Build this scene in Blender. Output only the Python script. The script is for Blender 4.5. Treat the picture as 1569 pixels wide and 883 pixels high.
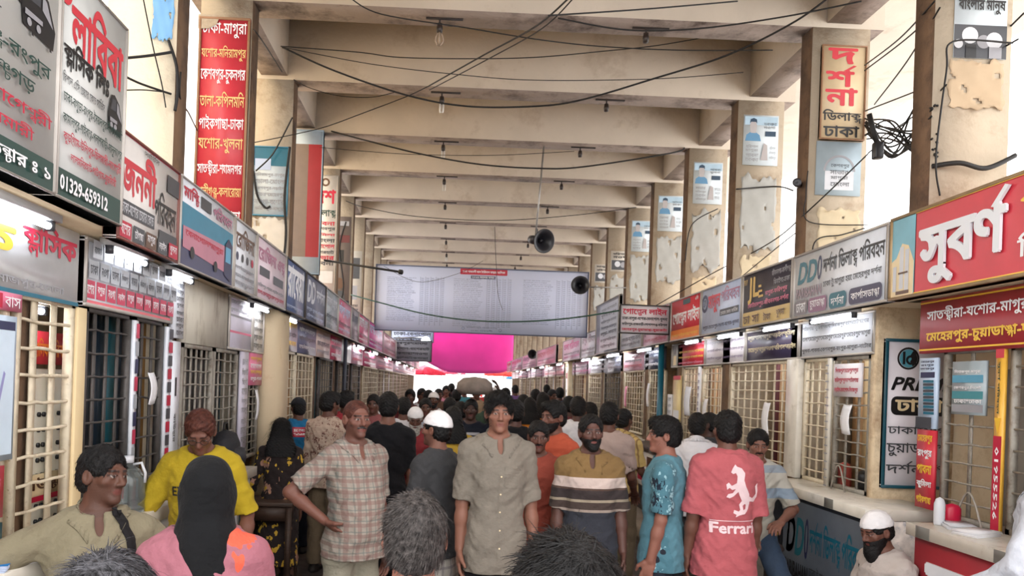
import bpy, math, random
import numpy as np
from mathutils import Vector, Matrix
from mathutils.geometry import delaunay_2d_cdt
from mathutils.bvhtree import BVHTree
PI = math.pi
random.seed(7)
for _o in list(bpy.data.objects):
    bpy.data.objects.remove(_o)
SC = bpy.context.scene
COL = SC.collection

# ------------------------------------------------------------------ camera
FPX, ROLL, YAW, EYE = 1130.0, math.radians(2.0), math.radians(1.4), 1.8
cam_d = bpy.data.cameras.new('camera')
cam = bpy.data.objects.new('camera', cam_d)
COL.objects.link(cam)
SC.camera = cam
cam_d.sensor_width = 36.0
cam_d.lens = 36.0 * FPX / 1569.0
cam_d.shift_x = (784.5 - 717.6) / 1569.0
cam_d.shift_y = (588.0 - 441.5) / 1569.0
cam_d.clip_start = 0.05
cam_d.clip_end = 400
_d = Vector((math.sin(YAW), math.cos(YAW), 0)); _r0 = Vector((math.cos(YAW), -math.sin(YAW), 0))
_r = _r0 * math.cos(ROLL) + Vector((0, 0, math.sin(ROLL)))
_u = Vector((0, 0, math.cos(ROLL))) - _r0 * math.sin(ROLL)
cam.matrix_world = Matrix(((_r.x, _u.x, -_d.x, 0), (_r.y, _u.y, -_d.y, 0), (_r.z, _u.z, -_d.z, EYE), (0, 0, 0, 1)))

# ------------------------------------------------------------------ light, exposure
SC.view_settings.view_transform = 'Standard'
SC.view_settings.look = 'None'
SC.view_settings.gamma = 1.0
SC.view_settings.use_curve_mapping = False
SC.view_settings.exposure = 1.95
W = bpy.data.worlds.new('sky'); SC.world = W; W.use_nodes = True
_bg = W.node_tree.nodes['Background']
_bg.inputs[0].default_value = (1.0, 0.985, 0.975, 1)
_bg.inputs[1].default_value = 1.0
_sun = bpy.data.lights.new('sun', 'SUN'); _sun.energy = 5.0; _sun.angle = 0.02; _sun.color = (1.0, 0.95, 0.87)
sun = bpy.data.objects.new('sun', _sun); COL.objects.link(sun); sun.rotation_euler = (math.radians(-38), 0, math.radians(-12)); sun.location = (10, 70, 40)
SC.cycles.max_bounces = 8
SC.cycles.diffuse_bounces = 5
SC.cycles.use_denoising = True

# ------------------------------------------------------------------ materials
def lin(c):
    c = c / 255.0
    return c / 12.92 if c <= 0.04045 else ((c + 0.055) / 1.055) ** 2.4
def rgb(t): return (lin(t[0]), lin(t[1]), lin(t[2]), 1.0)
MATS = {}
def mat(name, col, rough=0.6, var=0.12, scale=6.0, bump=0.0, bscale=40.0, metal=0.0, dirt=None, dscale=3.0, damt=0.5, emit=0.0, trans=0.0, stretch=(1, 1, 1), coat=0.0):
    """procedural material: base colour broken up by noise, optional dirt colour in streaks, optional bump"""
    if name in MATS: return MATS[name]
    m = bpy.data.materials.new(name); MATS[name] = m; m.use_nodes = True
    nt = m.node_tree; N = nt.nodes; L = nt.links
    b = N['Principled BSDF']
    b.inputs['Roughness'].default_value = rough
    b.inputs['Metallic'].default_value = metal
    b.inputs['Coat Weight'].default_value = coat
    tc = N.new('ShaderNodeTexCoord')
    mp = N.new('ShaderNodeMapping'); mp.inputs['Scale'].default_value = stretch
    L.new(tc.outputs['Object'], mp.inputs['Vector'])
    nz = N.new('ShaderNodeTexNoise'); nz.inputs['Scale'].default_value = scale; nz.inputs['Detail'].default_value = 5
    L.new(mp.outputs[0], nz.inputs['Vector'])
    rp = N.new('ShaderNodeValToRGB')
    c = rgb(col)
    rp.color_ramp.elements[0].position = 0.3; rp.color_ramp.elements[1].position = 0.7
    rp.color_ramp.elements[0].color = tuple(max(0, x * (1 - var)) for x in c[:3]) + (1,)
    rp.color_ramp.elements[1].color = tuple(min(1, x * (1 + var)) for x in c[:3]) + (1,)
    L.new(nz.outputs['Fac'], rp.inputs['Fac'])
    out = rp.outputs['Color']
    if dirt:
        n2 = N.new('ShaderNodeTexNoise'); n2.inputs['Scale'].default_value = dscale; n2.inputs['Detail'].default_value = 8; n2.inputs['Roughness'].default_value = 0.7
        L.new(mp.outputs[0], n2.inputs['Vector'])
        r2 = N.new('ShaderNodeValToRGB'); r2.color_ramp.elements[0].position = 1 - damt - 0.08; r2.color_ramp.elements[1].position = 1 - damt + 0.16
        L.new(n2.outputs['Fac'], r2.inputs['Fac'])
        mx = N.new('ShaderNodeMix'); mx.data_type = 'RGBA'
        L.new(r2.outputs['Color'], mx.inputs[0]); L.new(out, mx.inputs[6]); mx.inputs[7].default_value = rgb(dirt)
        out = mx.outputs[2]
    L.new(out, b.inputs['Base Color'])
    if bump:
        nb = N.new('ShaderNodeTexNoise'); nb.inputs['Scale'].default_value = bscale; nb.inputs['Detail'].default_value = 6
        L.new(mp.outputs[0], nb.inputs['Vector'])
        bp = N.new('ShaderNodeBump'); bp.inputs['Strength'].default_value = bump; bp.inputs['Distance'].default_value = 0.02
        L.new(nb.outputs['Fac'], bp.inputs['Height']); L.new(bp.outputs[0], b.inputs['Normal'])
    if emit:
        b.inputs['Emission Color'].default_value = c; b.inputs['Emission Strength'].default_value = emit
    if trans:
        t = N.new('ShaderNodeBsdfTranslucent'); L.new(out, t.inputs['Color'])
        ms = N.new('ShaderNodeMixShader'); ms.inputs[0].default_value = trans
        L.new(b.outputs[0], ms.inputs[1]); L.new(t.outputs[0], ms.inputs[2]); L.new(ms.outputs[0], N['Material Output'].inputs[0])
    return m
def glassy(name, col, rough=0.08):
    if name in MATS: return MATS[name]
    m = mat(name, col, rough, 0.05)
    m.node_tree.nodes['Principled BSDF'].inputs['Transmission Weight'].default_value = 0.9
    return m
def P(key, col, rough=0.35): return mat('paint_' + key, col, rough, 0.06, 9.0)
# flat sign paints
RED = P('red', (204, 56, 70)); WHITE = P('white', (236, 236, 240)); BLACK = P('black', (26, 26, 30)); YEL = P('yellow', (236, 190, 60))
DGREEN = P('dark_green', (26, 62, 56)); CRIM = P('crimson', (186, 24, 60)); NAVY = P('navy', (44, 48, 84)); TEAL = P('teal', (24, 104, 128))
GREY = P('grey', (150, 150, 156)); DGREY = P('dark_grey', (66, 68, 74)); SKYB = P('sky_blue', (96, 170, 206)); PURP = P('purple', (92, 66, 110))
GOLD = P('gold', (214, 176, 84)); CREAM = P('cream', (232, 212, 170)); PINK = P('pink', (226, 120, 150)); ORANGE = P('orange', (230, 130, 44))
BROWN = P('brown', (96, 66, 48)); LGREY = P('light_grey', (204, 206, 212)); LBLUE = P('light_blue', (190, 204, 232)); MAG = P('magenta_print', (206, 60, 140))
PLAST = mat('plaster', (206, 193, 177), 0.85, 0.07, 2.0, 0.25, 18, dirt=(166, 146, 124), dscale=1.6, damt=0.36)
PLAST2 = mat('plaster_pillar', (188, 174, 154), 0.9, 0.08, 3.0, 0.35, 22, dirt=(140, 116, 92), dscale=2.2, damt=0.42)
CREAM_LITPILLAR = mat('cream_wall_sunlit_pillar', (240, 226, 200), 0.9, 0.05, 3.0, 0.3, 22, dirt=(190, 170, 146), dscale=2.2, damt=0.36)  # cream outer wall; on the near left pillar it holds sunlight in the colour
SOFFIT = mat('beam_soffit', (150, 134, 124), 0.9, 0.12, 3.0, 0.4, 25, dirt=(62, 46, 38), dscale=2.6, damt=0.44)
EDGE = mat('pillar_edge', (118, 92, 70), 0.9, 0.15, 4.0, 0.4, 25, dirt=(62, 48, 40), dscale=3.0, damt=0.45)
FLOORM = mat('floor_concrete', (98, 86, 80), 0.55, 0.2, 2.0, 0.25, 30, dirt=(56, 48, 46), dscale=1.2, damt=0.5)
BEIGE = mat('beige_wall', (212, 192, 160), 0.8, 0.06, 2.0, 0.15, 20, dirt=(170, 138, 100), dscale=2.0, damt=0.36)
DARKIN = mat('dark_interior', (46, 38, 36), 0.8, 0.2)
STEEL = mat('steel', (150, 148, 146), 0.4, 0.15, 20, metal=0.6)
BAR = mat('grille_bar_grey', (150, 144, 134), 0.5, 0.2, 20, dirt=(90, 66, 48), dscale=14, damt=0.4)
BARC = mat('grille_bar_cream', (214, 202, 178), 0.5, 0.12, 20, dirt=(130, 96, 66), dscale=14, damt=0.36)
BARD = mat('grille_bar_dark', (84, 80, 78), 0.5, 0.2, 20, metal=0.3)
WIRE = mat('cable_black', (24, 22, 22), 0.6, 0.1)
WOOD = mat('dark_wood', (70, 52, 42), 0.5, 0.25, 4, 0.2, 30, stretch=(1, 1, 8))
FRAME = mat('sign_frame', (176, 170, 164), 0.45, 0.1, 10, metal=0.4)
FRAMED = mat('sign_frame_dark', (70, 66, 64), 0.5, 0.15, 10, metal=0.4)
TILE = mat('counter_tile', (222, 216, 204), 0.25, 0.08, 8, dirt=(160, 146, 126), dscale=6, damt=0.36)
TUBE = mat('lamp_tube', (235, 238, 245), 0.3, 0.0, emit=5.0)
TUBEON = mat('lamp_tube_lit', (245, 248, 255), 0.3, 0.0, emit=9.0)
PAPER = mat('paper', (232, 232, 236), 0.7, 0.05)

# ------------------------------------------------------------------ mesh helpers
class MB:
    def __init__(s): s.v = []; s.f = []; s.m = []
    def face(s, pts, mi=0):
        b = len(s.v); s.v.extend([tuple(p) for p in pts]); s.f.append(tuple(range(b, b + len(pts)))); s.m.append(mi)
    def box(s, a, b, mi=0):
        x0, y0, z0 = (min(a[i], b[i]) for i in range(3)); x1, y1, z1 = (max(a[i], b[i]) for i in range(3))
        k = len(s.v)
        s.v += [(x0, y0, z0), (x1, y0, z0), (x1, y1, z0), (x0, y1, z0), (x0, y0, z1), (x1, y0, z1), (x1, y1, z1), (x0, y1, z1)]
        for q in ((0, 3, 2, 1), (4, 5, 6, 7), (0, 1, 5, 4), (1, 2, 6, 5), (2, 3, 7, 6), (3, 0, 4, 7)):
            s.f.append(tuple(k + i for i in q)); s.m.append(mi)
    def tube(s, pts, r, mi=0, n=6, caps=True):
        pts = [Vector(p) for p in pts]; rings = []
        for i, p in enumerate(pts):
            t = (pts[min(i + 1, len(pts) - 1)] - pts[max(i - 1, 0)]).normalized()
            a = t.orthogonal().normalized() if i == 0 else (pa - t * pa.dot(t)).normalized()
            pa = a; bb = t.cross(a); rr = r[i] if isinstance(r, (list, tuple)) else r
            k = len(s.v); rings.append(k)
            for j in range(n):
                w = 2 * PI * j / n; s.v.append(tuple(p + a * (rr * math.cos(w)) + bb * (rr * math.sin(w))))
        for i in range(len(rings) - 1):
            for j in range(n):
                s.f.append((rings[i] + j, rings[i] + (j + 1) % n, rings[i + 1] + (j + 1) % n, rings[i + 1] + j)); s.m.append(mi)
        if caps:
            s.f.append(tuple(rings[0] + j for j in reversed(range(n)))); s.m.append(mi)
            s.f.append(tuple(rings[-1] + j for j in range(n))); s.m.append(mi)
    def lathe(s, prof, c=(0, 0, 0), ax=(0, 0, 1), n=20, mi=0):
        ax = Vector(ax).normalized(); a = ax.orthogonal().normalized(); b = ax.cross(a); c = Vector(c); rings = []
        for r, h in prof:
            rings.append(len(s.v))
            for j in range(n):
                w = 2 * PI * j / n; s.v.append(tuple(c + ax * h + a * (r * math.cos(w)) + b * (r * math.sin(w))))
        for i in range(len(rings) - 1):
            for j in range(n):
                s.f.append((rings[i] + j, rings[i] + (j + 1) % n, rings[i + 1] + (j + 1) % n, rings[i + 1] + j)); s.m.append(mi)
    def build(s, name, mats, parent=None, smooth=False):
        if smooth and s.v:      # shared vertices so that shading runs across faces
            u, inv = np.unique(np.round(np.array(s.v), 5), axis=0, return_inverse=True); inv = inv.ravel(); s.v = u.tolist(); nf, nm = [], []
            for f, mi in zip(s.f, s.m):
                q = [int(inv[i]) for i in f]; q = [q[i] for i in range(len(q)) if q[i] != q[i - 1]]
                if len(q) > 2: nf.append(q); nm.append(mi)
            s.f, s.m = nf, nm
        me = bpy.data.meshes.new(name); me.vertices.add(len(s.v)); me.vertices.foreach_set('co', np.array(s.v, np.float32).ravel())
        ln = np.array([len(f) for f in s.f], np.int32); fl = np.fromiter((i for f in s.f for i in f), np.int32); me.loops.add(len(fl)); me.loops.foreach_set('vertex_index', fl)
        me.polygons.add(len(ln)); me.polygons.foreach_set('loop_start', np.concatenate(([0], np.cumsum(ln)[:-1])).astype(np.int32))
        if not isinstance(mats, (list, tuple)): mats = [mats]
        for m in mats: me.materials.append(m)
        if len(mats) > 1: me.polygons.foreach_set('material_index', s.m)
        if smooth: me.polygons.foreach_set('use_smooth', [True] * len(me.polygons))
        me.update(calc_edges=True)
        o = bpy.data.objects.new(name, me); COL.objects.link(o)
        if parent: o.parent = parent
        return o
def bevel(o, w=0.006, seg=2):
    b = o.modifiers.new('bevel', 'BEVEL'); b.width = w; b.segments = seg; b.limit_method = 'ANGLE'; b.angle_limit = 0.7
    return o
LABELS = set()
def tag(o, label, cat, group=None, kind=None):
    if label and not 4 <= len(label.split()) <= 16: print('LABEL LENGTH', label)
    if label:
        if label in LABELS and not group: print('DUP LABEL', label)
        LABELS.add(label); o['label'] = label
    o['category'] = cat
    if group: o['group'] = group
    if kind: o['kind'] = kind
    return o
def thing(name, label, cat, loc=(0, 0, 0), group=None, rz=0):
    o = bpy.data.objects.new(name, None); COL.objects.link(o); o.location = loc; o.rotation_euler = (0, 0, rz); o.empty_display_size = 0.1
    return tag(o, label, cat, group)
def struct(name, mb, m, label, cat):
    o = mb.build(name, m); o['kind'] = 'structure'
    return tag(o, label, cat)

# ------------------------------------------------------------------ lettering
GL = {}
def raw_edges(body, res):
    cu = bpy.data.curves.new('glyph_tmp', 'FONT'); cu.body = body; cu.size = 1; cu.resolution_u = res; cu.dimensions = '2D'; cu.fill_mode = 'NONE'
    o = bpy.data.objects.new('glyph_tmp', cu); COL.objects.link(o)
    dg = bpy.context.evaluated_depsgraph_get(); me = o.evaluated_get(dg).to_mesh()
    v = [(p.co.x, p.co.y) for p in me.vertices]; e = [tuple(x.vertices) for x in me.edges]
    o.evaluated_get(dg).to_mesh_clear(); bpy.data.objects.remove(o); bpy.data.curves.remove(cu)
    return v, e
def area(l): return 0.5 * sum(l[i][0] * l[(i + 1) % len(l)][1] - l[(i + 1) % len(l)][0] * l[i][1] for i in range(len(l)))
def inside(p, l):
    c = False
    for i in range(len(l)):
        (x1, y1), (x2, y2) = l[i], l[i - 1]
        if (y1 > p[1]) != (y2 > p[1]) and p[0] < (x2 - x1) * (p[1] - y1) / (y2 - y1) + x1: c = not c
    return c
def glyph(ch, res=3):
    """(triangles, loops, advance) of one character; overlapping outlines are filled one by one so that strokes stay solid"""
    if (ch, res) in GL: return GL[ch, res]
    v, e = raw_edges(ch, res)
    nb = {}
    for a, b in e: nb.setdefault(a, []).append(b); nb.setdefault(b, []).append(a)
    seen = set(); loops = []
    for s in nb:
        if s in seen: continue
        l = [s]; seen.add(s); cur = s
        while True:
            nx = [q for q in nb[cur] if q not in seen]
            if not nx: break
            cur = nx[0]; seen.add(cur); l.append(cur)
        pts = [v[i] for i in l]
        if len(pts) > 2 and abs(area(pts)) > 1e-6: loops.append(pts)
    if loops and area(max(loops, key=lambda l: abs(area(l)))) < 0: loops = [l[::-1] for l in loops]
    va, _ = raw_edges(ch + 'MM', 2); vb, _ = raw_edges('MM', 2)
    adv = max(x for x, y in va) - max(x for x, y in vb)
    GL[ch, res] = (loops, {}, adv)
    return GL[ch, res]
def winding(p, loops):
    x, y = p; w = 0
    for l in loops:
        for i in range(len(l)):
            (x1, y1), (x2, y2) = l[i - 1], l[i]
            if y1 <= y < y2 and (x2 - x1) * (y - y1) - (x - x1) * (y2 - y1) > 0: w += 1
            elif y2 <= y < y1 and (x2 - x1) * (y - y1) - (x - x1) * (y2 - y1) < 0: w -= 1
    return w
def seg_winding(p, segs):
    x, y = p; w = 0
    for (x1, y1), (x2, y2) in segs:
        if y1 <= y < y2 and (x2 - x1) * (y - y1) - (x - x1) * (y2 - y1) > 0: w += 1
        elif y2 <= y < y1 and (x2 - x1) * (y - y1) - (x - x1) * (y2 - y1) < 0: w -= 1
    return w
def glyph_tris(ch, bold, res=3):
    """(triangles, boundary edges): outlines, thickened by bold, united by winding number"""
    loops, cache, _ = glyph(ch, res); bold = round(bold, 2)
    if bold in cache: return cache[bold]
    L2 = list(loops)
    if bold:
        for l in loops:
            for k in range(len(l)):
                (ax, ay), (bx, by) = l[k - 1], l[k]; tx, ty = bx - ax, by - ay; q = math.hypot(tx, ty)
                if q < 1e-5: continue
                tx *= bold / q; ty *= bold / q; e = 0.35
                L2.append([(ax - tx * e + ty, ay - ty * e - tx), (bx + tx * e + ty, by + ty * e - tx), (bx + tx * e - ty, by + ty * e + tx), (ax - tx * e - ty, ay - ty * e + tx)])
    V = []; E_ = []
    for l in L2:
        b = len(V); V += [Vector(p) for p in l]; E_ += [(b + k, b + (k + 1) % len(l)) for k in range(len(l))]
    tris = []; bnd = []
    if V:
        vo, _e, fo, *_r = delaunay_2d_cdt(V, E_, [], 0, 1e-5); cnt = {}
        for f in fo:
            q = [(vo[k].x, vo[k].y) for k in f]
            if abs(area(q)) < 1e-9: continue
            if winding((sum(p[0] for p in q) / 3, sum(p[1] for p in q) / 3), L2) == 0: continue
            if area(q) < 0: q.reverse(); f = f[::-1]
            tris.append(q)
            for k in range(3): cnt.setdefault(tuple(sorted((f[k], f[k - 1]))), []).append((f[k - 1], f[k]))
        bnd = [[(vo[a].x, vo[a].y), (vo[b].x, vo[b].y)] for v in cnt.values() if len(v) == 1 for a, b in v]
    if bold and bnd:      # refill from the united outline alone
        V = []; ix = {}; E_ = []
        for l in bnd:
            e = []
            for q in l:
                kq = (round(q[0], 4), round(q[1], 4))
                if kq not in ix: ix[kq] = len(V); V.append(Vector(q))
                e.append(ix[kq])
            if e[0] != e[1]: E_.append(tuple(e))
        vo, _e, fo, *_r = delaunay_2d_cdt(V, E_, [], 0, 0.003 if res > 2 else 0.008); t2 = []
        for f in fo:
            q = [(vo[k].x, vo[k].y) for k in f]
            if abs(area(q)) < 1e-8 or seg_winding((sum(p[0] for p in q) / 3, sum(p[1] for p in q) / 3), bnd) == 0: continue
            t2.append(q if area(q) > 0 else q[::-1])
        tris = t2
    cache[bold] = (tris, bnd)
    return cache[bold]
CONS = set('কখগঘঙচছজঝঞটঠডঢণতথদধনপফবভমযরলশষসহড়ঢ়য়ৎ')
def shape(text):
    """lays a line out: vowel signs in visual order, conjuncts stacked, repha as a stroke"""
    text = text.replace('\u09af\u09bc', '\u09df').replace('\u09a1\u09bc', '\u09dc').replace('\u09a2\u09bc', '\u09dd')
    out = []; x = 0.0; i = 0
    def put(ch, sx=1, sy=1, dx=0, dy=0, adv=True):
        nonlocal x
        out.append((ch, x + dx, dy, sx, sy))
        if adv: x += glyph(ch)[2] * sx
    while i < len(text):
        ch = text[i]
        if ch not in CONS:
            if ch == ' ': x += 0.26
            else: put(ch)
            i += 1; continue
        cl = [ch]; i += 1
        while i + 1 < len(text) and text[i] == '\u09cd' and text[i + 1] in CONS:
            cl.append(text[i + 1]); i += 2
        if i < len(text) and text[i] == '\u09cd': i += 1
        signs = ''
        while i < len(text) and text[i] in 'ািীুূৃেৈোৌঁংঃ': signs += text[i]; i += 1
        repha = len(cl) > 1 and cl[0] == 'র'
        if repha: cl = cl[1:]
        ya = len(cl) > 1 and cl[-1] == 'য'; ra = len(cl) > 1 and cl[-1] == 'র'
        if ya or ra: cl = cl[:-1]
        for s in signs:
            if s in 'িেৈ': put(s)
            if s in 'োৌ': put('ে')
        x0 = x
        if len(cl) == 1: put(cl[0])
        else:
            w = glyph(cl[0])[2]
            put(cl[0], 0.86, 0.66, 0, 0.215)
            put(cl[1], 0.68, 0.66, -0.68 * glyph(cl[1])[2] + 0.03, -0.20, adv=False)
        if ra: out.append(('~ra', x0 + 0.1, 0, 1, 1))
        if ya: put('য', 0.62, 0.9, -0.05, 0.06)
        if repha: out.append(('~re', x - 0.16, 0, 1, 1))
        for s in signs:
            if s in 'াীুূৃ': put(s)
            if s == 'ো': put('া')
            if s == 'ৌ': put('ৗ')
        for s in signs:
            if s in 'ঁংঃ': put(s)
    return out, x
def text_tris(text, bold=0.0, ital=0.0, res=3):
    """[(triangles, outlines, layer)] of a line; strokes that overlap get layers of their own"""
    lay, w = shape(text); T = []; n = 0
    for ch, dx, dy, sx, sy in lay:
        if ch == '~re': gs = [([[(-.10, .66), (.25, .90), (.17, .93)], [(-.10, .66), (-.01, .64), (.25, .90)]], [[(-.10, .66), (-.01, .64)], [(-.01, .64), (.25, .90)], [(.25, .90), (.17, .93)], [(.17, .93), (-.10, .66)]])]
        elif ch == '~ra': gs = [([[(-.08, -.02), (.22, -.16), (.22, -.09)], [(-.08, -.02), (.22, -.09), (-.08, .05)]], [])]
        else: gs = [glyph_tris(ch, bold, res)]
        f = lambda a, b: (dx + a * sx + (dy + b * sy) * ital, dy + b * sy)
        for tr, lp in gs:
            T.append(([[f(*p) for p in t] for t in tr], [[f(*p) for p in l] for l in lp], n % 5)); n += 1
    xs = [p[0] for g in T for t in g[0] for p in t]; ys = [p[1] for g in T for t in g[0] for p in t]
    return T, (min(xs), min(ys), max(xs), max(ys)) if xs else (T, (0, 0, 1, 1))
class Sheet:
    """flat printed matter on a board: u to the reader's right, v up, each layer a hair further out"""
    def __init__(s, W_, H_, org, ux, uy, un): s.W = W_; s.H = H_; s.o = Vector(org); s.ux = Vector(ux); s.uy = Vector(uy); s.un = Vector(un); s.mb = MB(); s.mats = []; s.k = 0
    def mi(s, m):
        if m not in s.mats: s.mats.append(m)
        return s.mats.index(m)
    def pt(s, u, v, d=0): return s.o + s.ux * (u * s.W) + s.uy * (v * s.H) + s.un * (0.0012 + 0.0008 * s.k + d)
    def poly(s, pts, m): s.k += 1; s.mb.face([s.pt(*p) for p in pts], s.mi(m))
    def rect(s, x0, y0, x1, y1, m): s.poly([(x0, y0), (x1, y0), (x1, y1), (x0, y1)], m)
    def rrect(s, x0, y0, x1, y1, m, r=0.3):
        rv = r * (y1 - y0); ru = rv * s.H / s.W; P_ = []
        for cx, cy, a0 in ((x1 - ru, y0 + rv, -90), (x1 - ru, y1 - rv, 0), (x0 + ru, y1 - rv, 90), (x0 + ru, y0 + rv, 180)):
            for k in range(5):
                a = math.radians(a0 + k * 22.5); P_.append((cx + ru * math.cos(a), cy + rv * math.sin(a)))
        s.poly(P_, m)
    def disc(s, cx, cy, r, m, n=28):
        s.poly([(cx + r * math.cos(2 * PI * k / n) * s.H / s.W, cy + r * math.sin(2 * PI * k / n)) for k in range(n)], m)
    def ring(s, cx, cy, r0, r1, m, n=28, a0=0, a1=360):
        s.k += 1
        for k in range(n):
            a, b = math.radians(a0 + (a1 - a0) * k / n), math.radians(a0 + (a1 - a0) * (k + 1) / n); q = s.H / s.W
            s.mb.face([s.pt(cx + r0 * math.cos(a) * q, cy + r0 * math.sin(a)), s.pt(cx + r1 * math.cos(a) * q, cy + r1 * math.sin(a)), s.pt(cx + r1 * math.cos(b) * q, cy + r1 * math.sin(b)), s.pt(cx + r0 * math.cos(b) * q, cy + r0 * math.sin(b))], s.mi(m))
    def text(s, t, x0, y0, x1, y1, m, bold=0.02, ital=0.0, raise_=0.0, vert=False, clip=None):
        hh = abs(y1 - y0) * s.H if not vert else abs(x1 - x0) * s.W; res = 3 if hh > 0.12 else (2 if hh > .05 else 1); T, bb = text_tris(t, min(bold * 0.5, 0.034) if res > 1 else (0.02 if bold > .025 else 0), ital, res); s.k += 1; mi = s.mi(m)
        sx = 1 / (bb[2] - bb[0] or 1); sy = 1 / (bb[3] - bb[1] or 1)
        def f(a, b):
            u, v = (a - bb[0]) * sx, (b - bb[1]) * sy
            if vert: u, v = v, 1 - u
            return (x0 + (x1 - x0) * u, y0 + (y1 - y0) * v)
        for tris, loops, lay in T:
            e = raise_ + lay * 0.00011
            for tr in tris:
                q = [f(*p) for p in tr]
                if clip is not None and max(p[0] for p in q) > clip: continue
                s.mb.face([s.pt(u, v, e) for u, v in q], mi)
            if raise_:
                for l in loops:
                    for k in (0,):
                        a, b = f(*l[0]), f(*l[1]); s.mb.face([s.pt(a[0], a[1], 0), s.pt(b[0], b[1], 0), s.pt(b[0], b[1], e), s.pt(a[0], a[1], e)], mi)
    def rows(s, n, x0, y0, x1, y1, mats, words=5, bold=0.03, fill=0.72):
        if not isinstance(mats, (list, tuple)): mats = [mats]
        h = (y1 - y0) / n
        for k in range(n):
            t = random.choice(['-', '-', '*']).join(random.choice(TOWNS) for _ in range(words))
            yy = y1 - (k + 1) * h
            s.text(t, x0 + random.random() * 0.03, yy + h * (1 - fill) / 2, x1 - random.random() * 0.05, yy + h * (1 + fill) / 2, mats[k % len(mats)], bold)
    def done(s, parent, name='lettering'):
        if s.mb.f: s.mb.build(name, s.mats, parent)
TOWNS = 'ঢাকা যশোর খুলনা মাগুরা বগুড়া রংপুর পাবনা সাভার বরিশাল বেনাপোল নাটোর নড়াইল মেহেরপুর ফরিদপুর কেশবপুর মনিরামপুর পাইকগাছা তালা সিলেট কুমিলা নওগা দিনাজপুর ভোলা বাগেরহাট মোংলা'.split()
def facing(side):
    """axes of a board as its reader sees it"""
    return {'R': ((0, -1, 0), (0, 0, 1), (-1, 0, 0)), 'L': ((0, 1, 0), (0, 0, 1), (1, 0, 0)), 'F': ((1, 0, 0), (0, 0, 1), (0, -1, 0)), 'B': ((-1, 0, 0), (0, 0, 1), (0, 1, 0))}[side]
def board(name, label, cat, side, X, a0, a1, z0, z1, bg, draw=None, thick=0.05, frame=FRAME, fw=0.018, group=None, extra=None):
    """a sign: panel, frame and lettering. side R/L: X is its face's plane, a0..a1 along y. side F: X is y of the face, a0..a1 along x."""
    ux, uy, un = (Vector(q) for q in facing(side))
    if side == 'R': org = Vector((X, a1, z0))
    elif side == 'L': org = Vector((X, a0, z0))
    else: org = Vector((a0, X, z0))
    W_, H_ = a1 - a0, z1 - z0
    t = thing(name, label, cat, tuple(org + ux * (W_ / 2)), group)
    loc = Vector(t.location)
    o = org - loc
    def bx(mb, u0, v0, u1, v1, d0, d1, mi=0):
        p = o + ux * u0 + uy * v0 + un * d0; q = o + ux * u1 + uy * v1 + un * d1; mb.box(p, q, mi)
    mb = MB(); bx(mb, 0, 0, W_, H_, -thick, 0); mb.build('panel', bg, t)
    if frame:
        mb = MB()
        for r in ((0, 0, W_, fw), (0, H_ - fw, W_, H_), (0, fw, fw, H_ - fw), (W_ - fw, fw, W_, H_ - fw)):
            bx(mb, r[0], r[1], r[2], r[3], -thick - 0.004, 0.012)
        bevel(mb.build('frame', frame, t), 0.003, 1)
    if draw:
        s = Sheet(W_, H_, o, ux, uy, un); draw(s); s.done(t)
    return t
# ------------------------------------------------------------------ building shell
PY = [4.62 + 1.63 * k for k in range(-2, 20)]
PY1 = PY[-1] + 0.3
mb = MB(); mb.box((-7, -4, -0.12), (9, 62, 0)); struct('floor', mb, FLOORM, 'worn dark concrete floor of the aisle under the crowd', 'floor')
mb = MB(); mb.box((-2.7, PY[0] - 0.4, 5.72), (5.9, PY1 + 0.6, 5.9)); struct('ceiling', mb, PLAST, 'beige plastered roof slab above the cross beams', 'ceiling')
for k, y in enumerate(PY):
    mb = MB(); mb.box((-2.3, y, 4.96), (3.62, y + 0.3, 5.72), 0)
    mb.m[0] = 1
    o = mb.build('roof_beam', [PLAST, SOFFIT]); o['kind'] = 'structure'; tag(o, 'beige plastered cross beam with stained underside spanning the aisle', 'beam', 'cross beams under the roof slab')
    for side, xa, xb in (('right', 3.0, 3.5), ('left', -2.2, -1.77)):
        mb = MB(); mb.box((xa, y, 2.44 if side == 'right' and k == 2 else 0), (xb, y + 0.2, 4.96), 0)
        mb.m[5 if side == 'right' else 3] = 1  # side face toward the aisle takes a darker brown than the rest
        o = mb.build('pillar', [CREAM_LITPILLAR if (side == 'left' and k == 2) else PLAST2, EDGE]); o['kind'] = 'structure'  # near left pillar is coloured paler, standing in for sunlight on it
        tag(o, 'tall plastered pillar with dark brown edge in the row along the %s shops' % side, 'pillar', 'pillars along the %s shops' % side)
for side, xa, xb in (('right', 3.12, 3.42), ('left', -2.12, -1.84)):
    mb = MB()
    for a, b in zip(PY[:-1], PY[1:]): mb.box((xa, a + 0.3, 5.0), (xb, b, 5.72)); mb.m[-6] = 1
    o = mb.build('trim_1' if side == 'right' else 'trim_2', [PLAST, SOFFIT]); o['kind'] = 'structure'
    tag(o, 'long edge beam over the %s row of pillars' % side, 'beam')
YB, YE = 0.9, 36.0
mb = MB(); mb.box((3.56, YB, 0), (3.66, YE, 2.44)); mb.box((4.6, YB, 0), (4.7, YE, 2.5)); mb.box((2.82, YB, 2.44), (4.7, YE, 2.5))
struct('wall_right', mb, BEIGE, 'beige back wall behind the grilles of the right ticket shops', 'wall')
mb = MB(); mb.box((-2.4, YB, 0), (-2.3, YE, 2.44)); mb.box((-2.9, YB, 0), (-2.8, YE, 2.5)); mb.box((-2.9, YB, 2.44), (-1.62, YE, 2.5))
struct('wall_left', mb, BEIGE, 'beige back wall behind the grilles of the left ticket shops', 'wall')
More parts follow.
